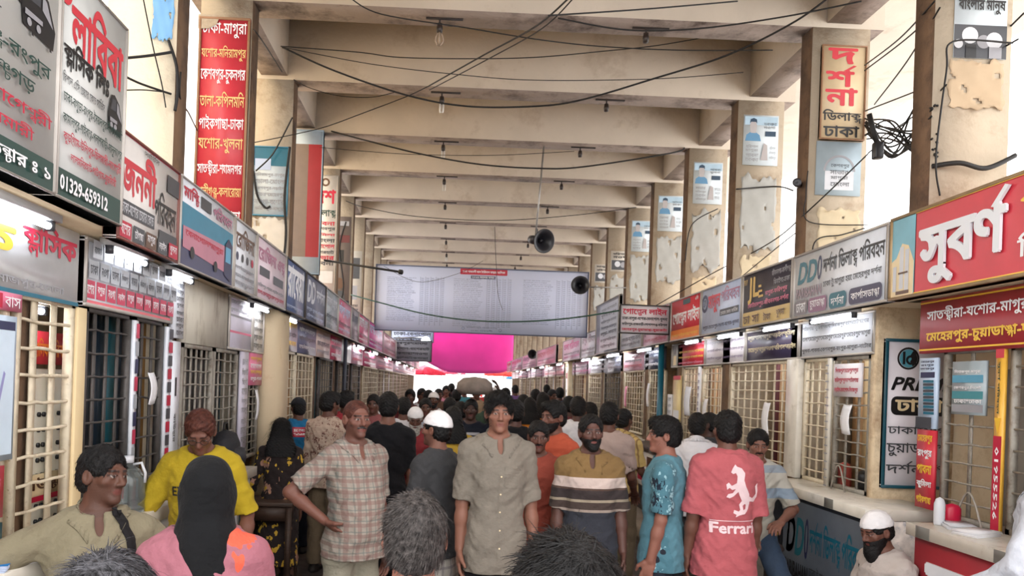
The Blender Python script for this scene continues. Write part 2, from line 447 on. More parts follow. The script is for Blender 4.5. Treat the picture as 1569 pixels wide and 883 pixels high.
mb = MB(); mb.box((-4.0, 3.2, 0), (-3.9, 10.5, 6.9)); struct('wall_outer', mb, CREAM_LITPILLAR, 'pale wall of the neighbouring building beyond the left pillars', 'wall')
# partitions that close a block of shops
mb = MB(); mb.box((3.0, 5.12, 0), (3.56, 5.2, 2.44)); struct('wall_partition', mb, mat('peeling_wall', (218, 198, 166), 0.85, 0.08, 3, 0.4, 14, dirt=(150, 120, 92), dscale=5, damt=0.46), 'peeling cream wall end with a route panel between two right shops', 'wall')
mb = MB(); mb.box((-1.79, 6.78, 0), (-1.6, 7.3, 2.44)); struct('wall_pier', mb, BEIGE, 'plain beige pier between the left shops beside the backpack', 'wall')
mb = MB(); mb.box((2.95, 18.3, 0), (3.5, 18.6, 2.92)); struct('wall_post', mb, CREAM, 'cream pier far along the right shops', 'wall')
mb = MB(); mb.box((2.3, 7.0, 0), (3.0, 12.0, 0.14)); struct('trim_3', mb, mat('kerb_concrete', (150, 138, 124), 0.8, 0.15, 4, 0.3, 30), 'low concrete kerb at the foot of the right counters', 'kerb')

# ------------------------------------------------------------------ right upper signs
XS, ZB, ZT = 2.75, 2.41, 2.92
def d_subarna(s):
    s.rect(0.075, 0.0, 1, 1, RED)
    s.rect(0.0, 0.0, 0.073, 1, mat('print_sky', (120, 178, 196), 0.35, 0.2, 3))
    s.poly([(0.002, 0), (0.071, 0), (0.071, 0.42), (0.055, 0.62), (0.036, 0.66), (0.02, 0.5), (0.002, 0.45)], CREAM)      # printed pale building
    for u, v, w, h in ((0.03, 0.12, 0.012, 0.5), (0.046, 0.1, 0.012, 0.48), (0.012, 0.1, 0.01, 0.3)): s.rect(u, v, u + w, v + h, LGREY)
    s.rect(0.022, 0.06, 0.06, 0.1, BROWN); s.rect(0.028, 0.3, 0.056, 0.32, BROWN)
    s.rect(0.075, 0.955, 1, 0.985, YEL); s.rect(0.075, 0.02, 1, 0.05, YEL)
    s.text('সুবর্ণ', 0.092, 0.10, 0.298, 0.92, mat('raised_letter', (226, 230, 236), 0.4, 0.03), 0.075, 0, 0.014)
    s.text('পরিবহন', 0.315, 0.52, 0.80, 0.90, YEL, 0.05); s.text('বিলাসবহুল চেয়ার কোচ', 0.312, 0.12, 0.9, 0.42, WHITE, 0.03)
board('sign_board', 'big red sign with raised white Bengali letters beside a printed building, nearest on the right', 'sign', 'R', XS, 1.2, 4.59, ZB, 2.93, P('sign_red', (204, 62, 74)), d_subarna, 0.07, mat('frame_brass', (166, 140, 104), 0.4, 0.15, 10, metal=0.3), 0.02)
BLOB = mat('letter_teal', (34, 104, 120), 0.35, 0.05)
def d_ddl(s, counter=False):
    w = WHITE
    s.text('DD', 0.05, 0.52, 0.29, 0.86, BLOB, 0.05, 0.22); s.text('0', 0.295, 0.52, 0.345, 0.88, NAVY, 0.03, 0.1)
    s.text('দর্শনা ডিলাক্স পরিবহন', 0.36, 0.55, 0.97, 0.88, BLACK if not counter else TEAL, 0.035)
    s.text('PARIBAHAN', 0.04, 0.30, 0.35, 0.46, BLACK if counter else P('faded_ink', (150, 130, 140)), 0.05)
    s.text('ঢাকা টু মাগুরা হয়ে মেহেরপুর দর্শনা', 0.37, 0.36, 0.95, 0.50, DGREY, 0.01)
    for a, b, t, m in ((0.03, 0.19, 'ঢাকা', P('pill_grey', (120, 112, 116))), (0.205, 0.42, 'চুয়াডাঙ্গা', P('pill_plum', (138, 96, 124))), (0.45, 0.63, 'দর্শনা', BLOB), (0.66, 0.965, 'কার্পাসডাঙ্গা', P('pill_ink', (60, 54, 84)))):
        m = m if not counter else (BLOB if t == 'দর্শনা' else BLACK)
        s.rrect(a, 0.05, b, 0.27, m); s.text(t, a + 0.02, 0.085, b - 0.02, 0.235, WHITE, 0.03)
board('sign_board', 'pale sign with slanted teal double D and four rounded town pills', 'sign', 'R', XS, 4.61, 5.90, ZB, ZT, P('sign_white', (226, 230, 238)), d_ddl)
def d_jl(s):
    s.rect(0, 0, 1, 0.28, P('sand', (206, 178, 110))); s.text('JL', 0.12, 0.42, 0.36, 0.90, GOLD, 0.06)
    for k in range(3): s.rect(0.35, 0.5 + 0.09 * k, 0.45 - 0.02 * k, 0.54 + 0.09 * k, GOLD)
    s.text('জে এল', 0.03, 0.78, 0.11, 0.88, GOLD, 0.02)
    s.text('জীবননগর-কালীগঞ্জ', 0.62, 0.78, 0.97, 0.92, GREY, 0.02); s.text('ঝিনাইদহ-ঢাকা', 0.66, 0.64, 0.96, 0.76, GREY, 0.02)
    s.text('মাগুরা-ফরিদপুর', 0.5, 0.48, 0.92, 0.60, PINK, 0.02); s.text('কোটচাদপুর-জীবননগর-দর্শনা', 0.14, 0.32, 0.95, 0.45, PINK, 0.02)
    for a, t in ((0.04, 'ঢা'), (0.24, 'সা'), (0.48, 'টাকা'), (0.74, 'খুলনা')): s.text(t, a, 0.07, a + 0.15, 0.22, BROWN, 0.03)
board('sign_board', 'dark grey sign with gold JL letters above a sand yellow band', 'sign', 'R', XS, 5.92, 6.94, ZB, ZT, P('sign_charcoal', (66, 62, 72)), d_jl)
def d_blue(s):
    s.ring(0.09, 0.68, 0.12, 0.19, NAVY); s.text('এস', 0.06, 0.6, 0.12, 0.76, NAVY, 0.03)
    s.text('মামুন', 0.18, 0.44, 0.50, 0.84, RED, 0.05); s.text('পরিবহন', 0.52, 0.60, 0.95, 0.92, P('faded_red', (176, 110, 140)), 0.03)
    s.rect(0.5, 0.34, 0.94, 0.47, DGREY); s.text('চেয়ার কোচ সার্ভিস', 0.52, 0.36, 0.92, 0.45, WHITE, 0.02)
    s.rows(1, 0.04, 0.08, 0.96, 0.22, NAVY, 5)
board('sign_board', 'pale blue sign with red letters between the dark JL sign and a red sign', 'sign', 'R', XS, 6.96, 8.09, ZB, ZT, P('sign_blue', (196, 208, 236)), d_blue)
def d_golden_red(s):
    s.text('গোল্ডেন লাইন', 0.07, 0.34, 0.95, 0.76, WHITE, 0.06); s.rrect(0.42, 0.82, 0.66, 0.94, DGREEN, 0.3)
    s.rect(0, 0, 1, 0.26, ORANGE); s.rows(1, 0.05, 0.06, 0.95, 0.20, YEL, 3); s.text('এসি', 0.82, 0.84, 0.92, 0.94, WHITE)
board('sign_board', 'red sign with white lettering over an orange band, right beside the hanging route board', 'sign', 'R', XS, 8.11, 9.22, ZB, ZT, P('sign_red', (204, 62, 74)), d_golden_red)
def d_golden(s):
    s.text('গোল্ডেন লাইন', 0.06, 0.62, 0.94, 0.92, CRIM, 0.06)
    s.text('ঢাকা-মাগুরা-যশোর-বেনাপোল-খুলনা', 0.05, 0.44, 0.95, 0.58, BLACK, 0.05); s.text('ফরিদপুর-রাজবাড়ী-গোপালগঞ্জ-বরিশাল', 0.05, 0.26, 0.95, 0.40, BLACK, 0.05); s.text('মেহেরপুর-চুয়াডাঙ্গা-কুয়াকাটা', 0.05, 0.08, 0.95, 0.22, CRIM, 0.05)
board('hanging_sign', 'white board with crimson heading and dark border jutting into the aisle', 'sign', 'F', 9.24, 2.10, 2.74, 2.50, 2.87, P('sign_pale', (226, 220, 226)), d_golden, 0.04, FRAMED, 0.016)
FAR_R = [(9.30, 10.55, 'sign_rose', (222, 176, 196), CRIM, 'faded rose sign just behind the hanging route board'),
         (10.6, 11.95, 'sign_grey', (196, 198, 210), DGREY, 'grey white sign with dark columns of text past the rose one'),
         (13.92, 15.6, 'sign_pearl', (222, 222, 232), GREY, 'pearl white sign past the tall grey board'),
         (15.65, 18.15, 'sign_blush', (232, 206, 222), MAG, 'blush white sign with magenta characters before the cream pier'),
         (19.3, 23.6, 'sign_coral', (216, 150, 172), CRIM, 'coral pink sign just past the cream pier'),
         (23.7, 28.4, 'sign_dusty', (206, 160, 178), PURP, 'dusty pink sign second past the cream pier'),
         (28.5, 33.5, 'sign_mauve', (200, 164, 186), CRIM, 'mauve sign third past the cream pier on the right'),
         (33.6, 36.0, 'sign_shell', (216, 186, 198), RED, 'shell pink last sign of the right row')]
for a, b, k, c, ink, lb in FAR_R:
    board('sign_board', lb, 'sign', 'R', XS, a, b, ZB, ZT, P(k, c), lambda s, ink=ink: (s.text(random.choice(TOWNS) + ' পরিবহন', 0.06, 0.5, 0.9, 0.9, ink, 0.06), s.rows(2, 0.05, 0.08, 0.95, 0.42, [DGREY, ink], 3)))
board('sign_board', 'tall grey metal board with lines of pale text leaning above the right signs', 'sign', 'R', XS - 0.03, 12.0, 13.9, 2.42, 3.35, P('sign_metal', (150, 152, 164)), lambda s: (s.rect(0.2, 0.06, 0.95, 0.94, P('sign_metal_light', (190, 192, 202))), s.rows(7, 0.24, 0.08, 0.92, 0.9, DGREY, 2)), 0.05, FRAME)
# ------------------------------------------------------------------ right lower boards
XG, LB, LT = 3.0, 2.11, 2.425
def d_redlow(s):
    s.rect(0, 0.93, 1, 0.96, YEL); s.rect(0, 0.05, 1, 0.08, YEL)
    s.text('সাতক্ষীরা-যশোর-মাগুরা-নড়াইল-খুলনা-বেনাপোল-ফরিদপুর-মনিরামপুর-কেশবপুর-বাগেরহাট', 0.02, 0.54, 0.99, 0.84, WHITE, 0.04)
    s.text('মেহেরপুর-চুয়াডাঙ্গা-দর্শনা-জীবননগর-কালীগঞ্জ-ঝিনাইদহ-পাবনা-নাটোর-রংপুর-বগুড়া', 0.02, 0.16, 0.99, 0.44, YEL, 0.05)
board('route_board', 'red route board with one white and one yellow line under the big red sign', 'sign', 'R', XG - 0.02, 1.2, 4.63, 2.09, LT, P('sign_red', (204, 62, 74)), d_redlow, 0.04, None)
board('route_board', 'white route board with three thin dark lines under the teal double D sign', 'sign', 'R', XG, 5.16, 6.29, LB, LT, P('sign_white', (226, 230, 238)), lambda s: s.rows(3, 0.03, 0.06, 0.97, 0.94, DGREY, 6, 0.015, 0.55), 0.04)
board('route_board', 'dark plum route board with two yellowish lines under the JL sign', 'sign', 'R', XG, 6.30, 7.44, LB, LT, P('sign_plum', (66, 58, 84)), lambda s: s.rows(2, 0.03, 0.2, 0.97, 0.95, P('pale_gold', (214, 200, 160)), 5, 0.03, 0.6), 0.04)
board('route_board', 'white route board with faint purple lines under the pale blue sign', 'sign', 'R', XG, 7.46, 8.63, LB, LT, P('sign_pale', (226, 220, 226)), lambda s: s.rows(3, 0.03, 0.1, 0.97, 0.94, PURP, 5, 0.015, 0.5), 0.04)
board('route_board', 'red route board striped with yellow text beside a small pictured panel', 'sign', 'R', XG, 8.65, 9.95, LB, LT, P('sign_red', (204, 62, 74)), lambda s: (s.rect(0, 0, 0.2, 1, P('photo_tone', (150, 150, 140))), s.disc(0.1, 0.7, 0.16, BROWN), s.rect(0.05, 0.1, 0.15, 0.5, CREAM), s.rows(4, 0.23, 0.04, 0.98, 0.96, [PINK, YEL, YEL, PINK], 4, 0.04, 0.6)), 0.04)
FAR_L = [(10.35, 11.4, 'sign_slate', (80, 88, 110), LGREY, 'slate blue route board beside the teal pole'), (11.45, 12.75, 'sign_rose', (222, 176, 196), CRIM, 'rose route board next to the slate blue one'),
         (12.8, 14.05, 'sign_steel', (132, 134, 150), DGREY, 'steel grey route board under the tall grey board'), (14.1, 15.75, 'sign_pearl', (222, 222, 232), GREY, 'pearl route board between steel grey and pink boards'),
         (15.8, 18.2, 'sign_blush', (232, 206, 222), MAG, 'blush route board before the cream pier on the right'), (19.3, 23.6, 'sign_peach', (216, 172, 176), CRIM, 'peach route board first past the cream pier'),
         (23.7, 28.4, 'sign_dusty', (206, 160, 178), PURP, 'dusty pink route board second past the cream pier'), (28.5, 36.0, 'sign_mauve', (200, 164, 186), CRIM, 'mauve route board at the far end of the right shops')]
for a, b, k, c, ink, lb in FAR_L:
    board('route_board', lb, 'sign', 'R', XG, a, b, LB, LT, P(k, c), lambda s, ink=ink: s.rows(3, 0.05, 0.08, 0.95, 0.94, [ink, DGREY], 3, 0.05), 0.04, None)

# ------------------------------------------------------------------ left upper signs
XL = -1.55
def d_bus(s, u0, v0, u1, v1):
    w, h = u1 - u0, v1 - v0; q = lambda a, b: (u0 + a * w, v0 + b * h)
    s.poly([q(0.1, 0.12), q(0.95, 0.05), q(1, 0.4), q(0.78, 0.85), q(0.45, 1), q(0.22, 0.95), q(0.05, 0.5)], BLACK)
    s.poly([q(0.2, 0.6), q(0.55, 0.62), q(0.55, 0.9), q(0.3, 0.88)], DGREY); s.poly([q(0.6, 0.6), q(0.92, 0.42), q(0.72, 0.8), q(0.6, 0.86)], GREY)
    for a in (0.25, 0.5): s.disc(*q(a, 0.22), 0.016, GREY, 12)
    s.poly([q(0.12, 0.3), q(0.6, 0.32), q(0.6, 0.4), q(0.12, 0.4)], GREY)
    s.rect(*q(0.3, 0.02), *q(0.36, 0.1), BLACK); s.rect(*q(0.8, -0.02), *q(0.86, 0.06), BLACK)
def d_left_b(s):
    s.rect(0, 0, 1, 0.13, DGREEN)
    s.text('লাবিবা', 0.14, 0.66, 0.95, 0.94, RED, 0.08); s.ring(0.06, 0.88, 0.03, 0.05, RED, 20, 90, 380)
    s.text('ক্লাসিক লিঃ', 0.05, 0.56, 0.72, 0.70, BLACK, 0.05)
    s.text('বিশাল এসি চেয়ার কোচ সার্ভিস', 0.05, 0.50, 0.66, 0.55, DGREY, 0.02)
    d_bus(s, 0.70, 0.42, 0.95, 0.62)
    s.text('ঢাকা-বগুড়া-রংপুর-সৈয়দপুর-নীলফামারী', 0.04, 0.40, 0.94, 0.47, DGREEN, 0.02); s.text('কামালপুর-গাইবান্ধা-পলাশবাড়ী-সাদুল্যাপুর', 0.04, 0.31, 0.94, 0.38, DGREEN, 0.02)
    s.text('কুড়িগ্রাম-উলিপুর-চিলমারী-নাগেশ্বরী', 0.05, 0.235, 0.93, 0.30, CRIM, 0.02); s.text('লালমনিরহাট-পাটগ্রাম-বুড়িমারী', 0.15, 0.16, 0.85, 0.22, CRIM, 0.02)
    s.text('01329-659312', 0.02, 0.035, 0.72, 0.10, WHITE, 0.06)
def d_left_a(s):
    s.rect(0, 0, 1, 0.13, DGREEN)
    s.text('লাবিবা', 0.35, 0.82, 0.97, 1.0, RED, 0.08); s.text('এন্টারপ্রাইজ (প্রাঃ) লিঃ', 0.2, 0.64, 0.86, 0.78, BLACK, 0.05)
    s.text('বিশাল এসি চেয়ার কোচ সার্ভিস', 0.2, 0.55, 0.78, 0.61, DGREY, 0.02); d_bus(s, 0.84, 0.57, 0.98, 0.80)
    s.text('বগুড়া-গোবিন্দগঞ্জ-পীরগঞ্জ-রংপুর', 0.1, 0.43, 0.96, 0.52, DGREEN, 0.03); s.text('দিনাজপুর-ঠাকুরগাঁও-পঞ্চগড়', 0.15, 0.33, 0.9, 0.42, DGREEN, 0.03)
    s.text('লালমনিরহাট-কুড়িগ্রাম-নাগেশ্বরী', 0.1, 0.235, 0.97, 0.31, CRIM, 0.03); s.text('রাজিবপুর-উলিপুর-চিলমারী', 0.2, 0.15, 0.9, 0.22, CRIM, 0.03)
    s.text('গাবতলী কাউন্টার ঃ ১', 0.45, 0.035, 0.97, 0.11, WHITE, 0.04)
board('sign_board', 'tall pale sign panel with green base strip, cut off by the left view edge', 'sign', 'L', XL + 0.02, 1.2, 2.835, 2.46, 3.36, P('sign_ash', (206, 208, 206)), d_left_a, 0.12, FRAME, 0.008)
board('sign_board', 'tall pale sign panel with red heading, a bus picture and a phone number', 'sign', 'L', XL + 0.02, 2.84, 3.40, 2.46, 3.36, P('sign_ash', (206, 208, 206)), d_left_b, 0.12, FRAME, 0.008)
def d_janani(s):
    s.rect(0, 0.97, 1, 1, CRIM); s.text('জননী', 0.03, 0.44, 0.58, 0.90, RED, 0.05); s.text('পরিবহন', 0.56, 0.30, 0.95, 0.66, BLACK, 0.03)
    s.rect(0.03, 0.24, 0.56, 0.38, DGREY); s.text('ঢাকা-যশোর চেয়ার কোচ', 0.05, 0.26, 0.54, 0.36, LGREY, 0.02); s.rect(0.64, 0.16, 0.97, 0.27, DGREY)
    s.rect(0.76, 0.70, 0.99, 0.88, DGREY); s.text('সার্ভিস', 0.35, 0.9, 0.6, 0.96, BLACK)
    for k, t in enumerate(('যশোর', 'চৌগাছা', 'মাগুরা', 'নড়াইল', 'খুলনা')):
        a = 0.02 + k * 0.194; s.rect(a, 0.03, a + 0.17, 0.18, (CRIM, DGREY, BROWN, DGREY, CRIM)[k]); s.text(t, a + 0.02, 0.06, a + 0.15, 0.16, WHITE, 0.03)
board('sign_board', 'white sign with outlined red heading and a row of five small town boxes', 'sign', 'L', XL, 3.41, 4.15, ZB, ZT, P('sign_ivory', (224, 220, 216)), d_janani, 0.06, mat('frame_rust', (120, 70, 62), 0.5, 0.2), 0.012)
def d_busad(s):
    s.rect(0, 0, 1, 0.72, P('print_teal', (56, 134, 164))); s.poly([(0, 0), (1, 0), (1, 0.25), (0, 0.3)], P('print_dusk', (70, 72, 104)))
    s.text('মাল্টি', 0.05, 0.76, 0.3, 0.95, CRIM, 0.06); s.rect(0.33, 0.78, 0.52, 0.92, DGREY); s.text('পরিবহন', 0.56, 0.76, 0.95, 0.94, P('faded_red', (176, 110, 140)), 0.04)
    s.poly([(0.05, 0.22), (0.80, 0.16), (0.80, 0.5), (0.05, 0.46)], P('print_bus', (196, 130, 150))); s.rows(1, 0.06, 0.32, 0.78, 0.46, [CRIM], 2, 0.05)
    s.poly([(0.80, 0.12), (0.95, 0.06), (0.97, 0.55), (0.88, 0.62), (0.80, 0.5)], NAVY); s.rect(0.82, 0.3, 0.93, 0.5, SKYB); s.disc(0.2, 0.2, 0.07, BLACK); s.disc(0.62, 0.17, 0.07, BLACK)
board('sign_board', 'teal and white sign printed with a coach on a road', 'sign', 'L', XL, 4.17, 5.19, ZB, ZT, P('sign_white', (226, 230, 238)), d_busad, 0.06, FRAME, 0.012)
board('sign_board', 'narrow white sign with brown characters and four round marks', 'sign', 'L', XL, 5.21, 5.79, ZB, ZT, P('sign_white', (226, 230, 238)), lambda s: (s.text('রোজিনা', 0.08, 0.6, 0.92, 0.9, BROWN, 0.06), [s.disc(0.15 + 0.22 * k, 0.48, 0.06, (NAVY, DGREY, DGREY, CRIM)[k]) for k in range(4)], s.rows(3, 0.05, 0.05, 0.95, 0.38, GREY, 3)), 0.06)
board('sign_board', 'pinkish white sign with crimson heading and two grey boxes', 'sign', 'L', XL, 5.81, 6.83, ZB, ZT, P('sign_pinkwhite', (224, 206, 216)), lambda s: (s.text('রোজিনা এক্স', 0.06, 0.58, 0.94, 0.9, P('faded_red', (176, 110, 140)), 0.06), s.rect(0.1, 0.4, 0.42, 0.54, DGREY), s.rect(0.55, 0.36, 0.9, 0.5, DGREY), s.rows(2, 0.05, 0.06, 0.95, 0.3, [GREY, CRIM], 4)), 0.06)
board('sign_board', 'slate blue sign with large white characters past the pinkish sign', 'sign', 'L', XL, 6.85, 7.75, ZB, ZT, P('sign_slateblue', (104, 118, 156)), lambda s: (s.text('রাবেয়া', 0.08, 0.3, 0.92, 0.92, WHITE, 0.08), s.rows(1, 0.06, 0.06, 0.94, 0.2, LBLUE, 3)), 0.06, FRAMED)
board('sign_board', 'dark grey blue sign with slanted pale DD letters', 'sign', 'L', XL, 7.77, 9.0, ZB, ZT, P('sign_slategrey', (112, 116, 136)), lambda s: (s.text('DD', 0.08, 0.4, 0.45, 0.88, LGREY, 0.05, 0.2), s.text('দর্শনা', 0.5, 0.5, 0.95, 0.85, LGREY, 0.05), s.rows(2, 0.06, 0.06, 0.94, 0.34, LBLUE, 3)), 0.06, FRAMED)
FAR_UL = [(9.02, 10.0, 'sign_lichen', (156, 164, 170), LGREY, 'grey green sign after the slanted DD sign on the left'), (10.02, 11.3, 'sign_rosy', (210, 120, 146), LBLUE, 'rosy pink sign after the grey green one'),
          (11.32, 12.2, 'sign_greige', (150, 142, 148), DGREY, 'narrow greige sign between two pink ones on the left'), (12.25, 13.7, 'sign_raspberry', (206, 96, 132), WHITE, 'raspberry sign under the left end of the banner'),
          (13.75, 16.6, 'sign_orchid', (200, 84, 152), LBLUE, 'orchid magenta sign left under the banner'), (16.65, 20.5, 'sign_dusty', (206, 160, 178), CRIM, 'dusty pink sign next past the orchid one'),
          (20.6, 25.5, 'sign_blush', (232, 206, 222), MAG, 'blush sign far down the left row'), (25.6, 31.5, 'sign_mauve', (200, 164, 186), CRIM, 'mauve sign second last of the left row'), (31.6, 36.0, 'sign_shell', (216, 186, 198), RED, 'shell pink sign ending the left row')]
for a, b, k, c, ink, lb in FAR_UL:
    board('sign_board', lb, 'sign', 'L', XL, a, b, ZB, ZT, P(k, c), lambda s, ink=ink: (s.text(random.choice(TOWNS) + ' এক্সপ্রেস', 0.06, 0.5, 0.9, 0.9, ink, 0.06), s.rows(2, 0.05, 0.08, 0.95, 0.42, [DGREY, ink], 3)), 0.06)
for i, (y, z, lb, hh) in enumerate(((22.50, 3.05, 'upper pale blue board jutting from the far left shops', 0.6), (20.87, 2.97 - .55, 'lower striped grey board jutting from the far left shops', 0.55))):
    board('hanging_sign', lb, 'sign', 'F', y, -1.86, -0.55, z - 0.05, z + hh, P('sign_blue' if i == 0 else 'sign_metal', (196, 208, 236) if i == 0 else (150, 152, 164)), lambda s: s.rows(4, 0.05, 0.05, 0.95, 0.95, DGREY, 2, 0.05), 0.05, FRAMED)
# ------------------------------------------------------------------ left lower boards
XK = -1.72
board('route_board', 'glossy white board with big red and yellow lettering nearest on the left', 'sign', 'L', XK, 1.2, 3.42, 2.09, LT, P('sign_gloss', (226, 230, 234), 0.15), lambda s: (s.text('হানিফ', 0.35, 0.35, 0.78, 0.92, YEL, 0.07), s.text('ক্লাসিক', 0.80, 0.5, 0.99, 0.95, CRIM, 0.06), s.rows(1, 0.3, 0.05, 0.95, 0.26, GREY, 5), s.rect(0, 0, 1, 0.05, TEAL)), 0.04, None)
def d_cal(s):
    s.rect(0, 0, 1, 0.10, P('faded_rose', (226, 110, 120)))
    for r in range(3):
        for k in range(10):
            a = 0.012 + k * 0.099; v = 0.13 + r * 0.285
            s.rect(a, v, a + 0.088, v + 0.26, (P('rose_box', (196, 60, 90)), P('grey_box', (168, 172, 178)), P('grey_box2', (182, 186, 192)))[r])
            s.text(random.choice(TOWNS), a + 0.01, v + 0.06, a + 0.078, v + 0.2, WHITE if r == 0 else DGREY, 0.03)
board('fare_board', 'board gridded with grey boxes above a row of red boxes', 'sign', 'L', XK, 3.47, 4.55, 2.10, LT, P('sign_white', (226, 230, 238)), d_cal, 0.04)
board('notice_strip', 'narrow white vertical notice with grey characters right of the gridded board', 'notice', 'L', XK + 0.01, 4.57, 4.74, 2.02, LT, P('sign_white', (226, 230, 238)), lambda s: s.rows(9, 0.15, 0.03, 0.9, 0.97, DGREY, 1, 0.05), 0.03, None)
board('blank_board', 'bare off-white board streaked with grime and no writing', 'board', 'L', XK, 4.76, 5.69, 2.0, LT, mat('grimy_board', (206, 200, 186), 0.7, 0.08, 3, dirt=(128, 112, 92), dscale=4, damt=0.4, stretch=(1, 1, 0.35)), None, 0.04, None)
board('route_board', 'pale lilac board with faded bands right of the bare board', 'sign', 'L', XK, 5.71, 6.38, 2.0, LT, P('sign_lilac', (214, 208, 224)), lambda s: (s.rect(0, 0.62, 1, 0.66, GREY), s.rect(0, 0.32, 1, 0.36, PINK), s.rows(2, 0.05, 0.68, 0.9, 0.95, GREY, 2)), 0.04)
board('route_board', 'small off-white board with close lines beside the beige pier', 'sign', 'L', XK, 6.40, 6.77, 2.0, LT, P('sign_ivory', (224, 220, 216)), lambda s: s.rows(5, 0.06, 0.06, 0.94, 0.94, DGREY, 2, 0.03), 0.04)
FAR_KL = [(7.43, 8.26, 'sign_ashlilac', (176, 166, 180), YEL, 'ash lilac board lit by the tube just past the beige pier'), (8.28, 9.4, 'sign_storm', (112, 112, 140), LGREY, 'storm blue board second past the beige pier'),
          (9.42, 10.5, 'sign_sandpink', (214, 190, 184), GREY, 'sandy pink board third past the beige pier'), (10.52, 11.6, 'sign_cherry', (200, 90, 118), WHITE, 'cherry red board left of a bare white board'),
          (12.75, 14.4, 'sign_rose', (222, 176, 196), CRIM, 'rose board right of the bare white board'), (14.45, 17.0, 'sign_raspberry', (206, 96, 132), WHITE, 'raspberry board below the orchid sign'),
          (17.05, 22, 'sign_dusty', (206, 160, 178), CRIM, 'dusty pink board in the far left shops'), (22.1, 36.0, 'sign_blush', (232, 206, 222), CRIM, 'long blush board at the far end of the left shops')]
for a, b, k, c, ink, lb in FAR_KL:
    board('route_board', lb, 'sign', 'L', XK, a, b, 2.08, LT, P(k, c), lambda s, ink=ink: s.rows(3, 0.05, 0.08, 0.95, 0.94, [ink, DGREY], 3, 0.05), 0.04, None)
board('blank_board', 'plain white board without writing between cherry and rose boards', 'board', 'L', XK, 11.62, 12.72, 2.08, LT, P('sign_bare', (226, 232, 234)), None, 0.04, None)
def at(px, py, Y):
    """point at depth Y along the sight line of a photograph pixel"""
    a = (px - 717.6) / FPX; b = -(py - 588.0) / FPX
    r = _d + _r * a + _u * b; t = Y / r.y
    return Vector((r.x * t, Y, EYE + r.z * t))
# ------------------------------------------------------------------ boards and posters on the pillars
def d_redcol(s):
    for k, t in enumerate(('ঢাকা-মাগুরা', 'যশোর-মনিরামপুর', 'কেশবপুর-চুকনগর', 'তালা-কপিলমনি', 'পাইকগাছা-ঢাকা', 'যশোর-খুলনা', 'সাতক্ষীরা-শ্যামনগর', 'কালীগঞ্জ-কলারোয়া', 'ঝিকরগাছা')):
        v = 0.905 - k * 0.108; s.text(t, 0.06 + (0.2 if k == 8 else 0), v, 0.93, v + 0.072, P('faded_yellow', (222, 186, 116)) if k % 2 and k < 8 else WHITE, 0.03)
    s.poly([(-0.02, 1.01), (-0.02, 0.94), (0.2, 0.945), (0.34, 0.965), (0.42, 1.01)], PLAST2)
board('pillar_sign', 'tall red sign listing towns in white and yellow on the left pillar', 'sign', 'F', 6.22, -2.2, -1.775, 3.0, 4.79, P('sign_red', (204, 62, 74)), d_redcol, 0.02, mat('frame_wood', (150, 112, 84), 0.6, 0.15), 0.02)
def d_darsana(s):
    s.text('দ', 0.14, 0.80, 0.80, 0.97, RED, 0.05); s.text('র্শ', 0.10, 0.56, 0.78, 0.79, RED, 0.05); s.text('না', 0.10, 0.36, 0.82, 0.55, RED, 0.05)
    s.text('ডিলাক্স', 0.06, 0.18, 0.92, 0.32, BLACK, 0.04); s.text('ঢাকা', 0.08, 0.03, 0.88, 0.15, BLACK, 0.04)
board('pillar_sign', 'cream pillar sign with big red characters stacked above two black words', 'sign', 'F', 6.22, 3.07, 3.46, 3.99, 4.80, P('sign_cream', (222, 200, 164)), d_darsana, 0.02, mat('frame_wood', (150, 112, 84)), 0.012)
board('pillar_poster', 'grey blue poster with a printed arch below the red lettered pillar sign', 'poster', 'F', 6.235, 3.06, 3.45, 3.52, 3.98, P('poster_greyblue', (166, 182, 192), 0.7), lambda s: (s.ring(0.52, 0.45, 0.26, 0.30, GREY, 20, 0, 180), s.rect(0.2, 0.1, 0.84, 0.45, LGREY), s.rows(4, 0.3, 0.15, 0.75, 0.6, DGREY, 1, 0.02)), 0.006, None)
def torn(name, label, y, x0, x1, z0, z1, col, seed):
    """a torn, curling sheet with ragged edges and creases, pasted to a pillar"""
    rs = random.Random(seed); n = 18; mb = MB(); g = []; ph = [rs.uniform(0, 6.3) for _ in range(8)]
    wob = lambda u, v, k: math.sin(5 * u + 4 * v + ph[k]) + 0.7 * math.sin(9 * v - 6 * u + ph[k + 1]) + 0.5 * math.sin(15 * u + 11 * v + ph[k + 2])
    for i in range(n + 1):
        row = []
        for j in range(n + 1):
            u, v = i / n, j / n; edge = max(0, abs(v - .5) * 2 - .8) * 5
            d = 0.009 + 0.003 * wob(u, v, 0) + edge * 0.010 * (1 + math.sin(7 * u + ph[5]))
            uu = u + (0.05 * wob(v * 2, 0, 2) * .5 if i in (0, n) else 0); vv = v + (0.05 * wob(u * 2, 1, 3) if j in (0, n) else 0)
            row.append((x0 + (x1 - x0) * uu, y - d, z0 + (z1 - z0) * vv))
        g.append(row)
    for i in range(n):
        for j in range(n):
            u, v = i / n, j / n; w = wob(u * 1.4, v * 1.8, 4)
            if w > 1.7: continue
            mb.face([g[i][j], g[i + 1][j], g[i + 1][j + 1], g[i][j + 1]], 0)
    o = mb.build(name, [col, P('paper_back', (190, 180, 164), 0.8), P('paper_pale', (214, 210, 200), 0.8)], None, True); o.modifiers.new('thick', 'SOLIDIFY').thickness = 0.002
    return tag(o, label, 'poster')
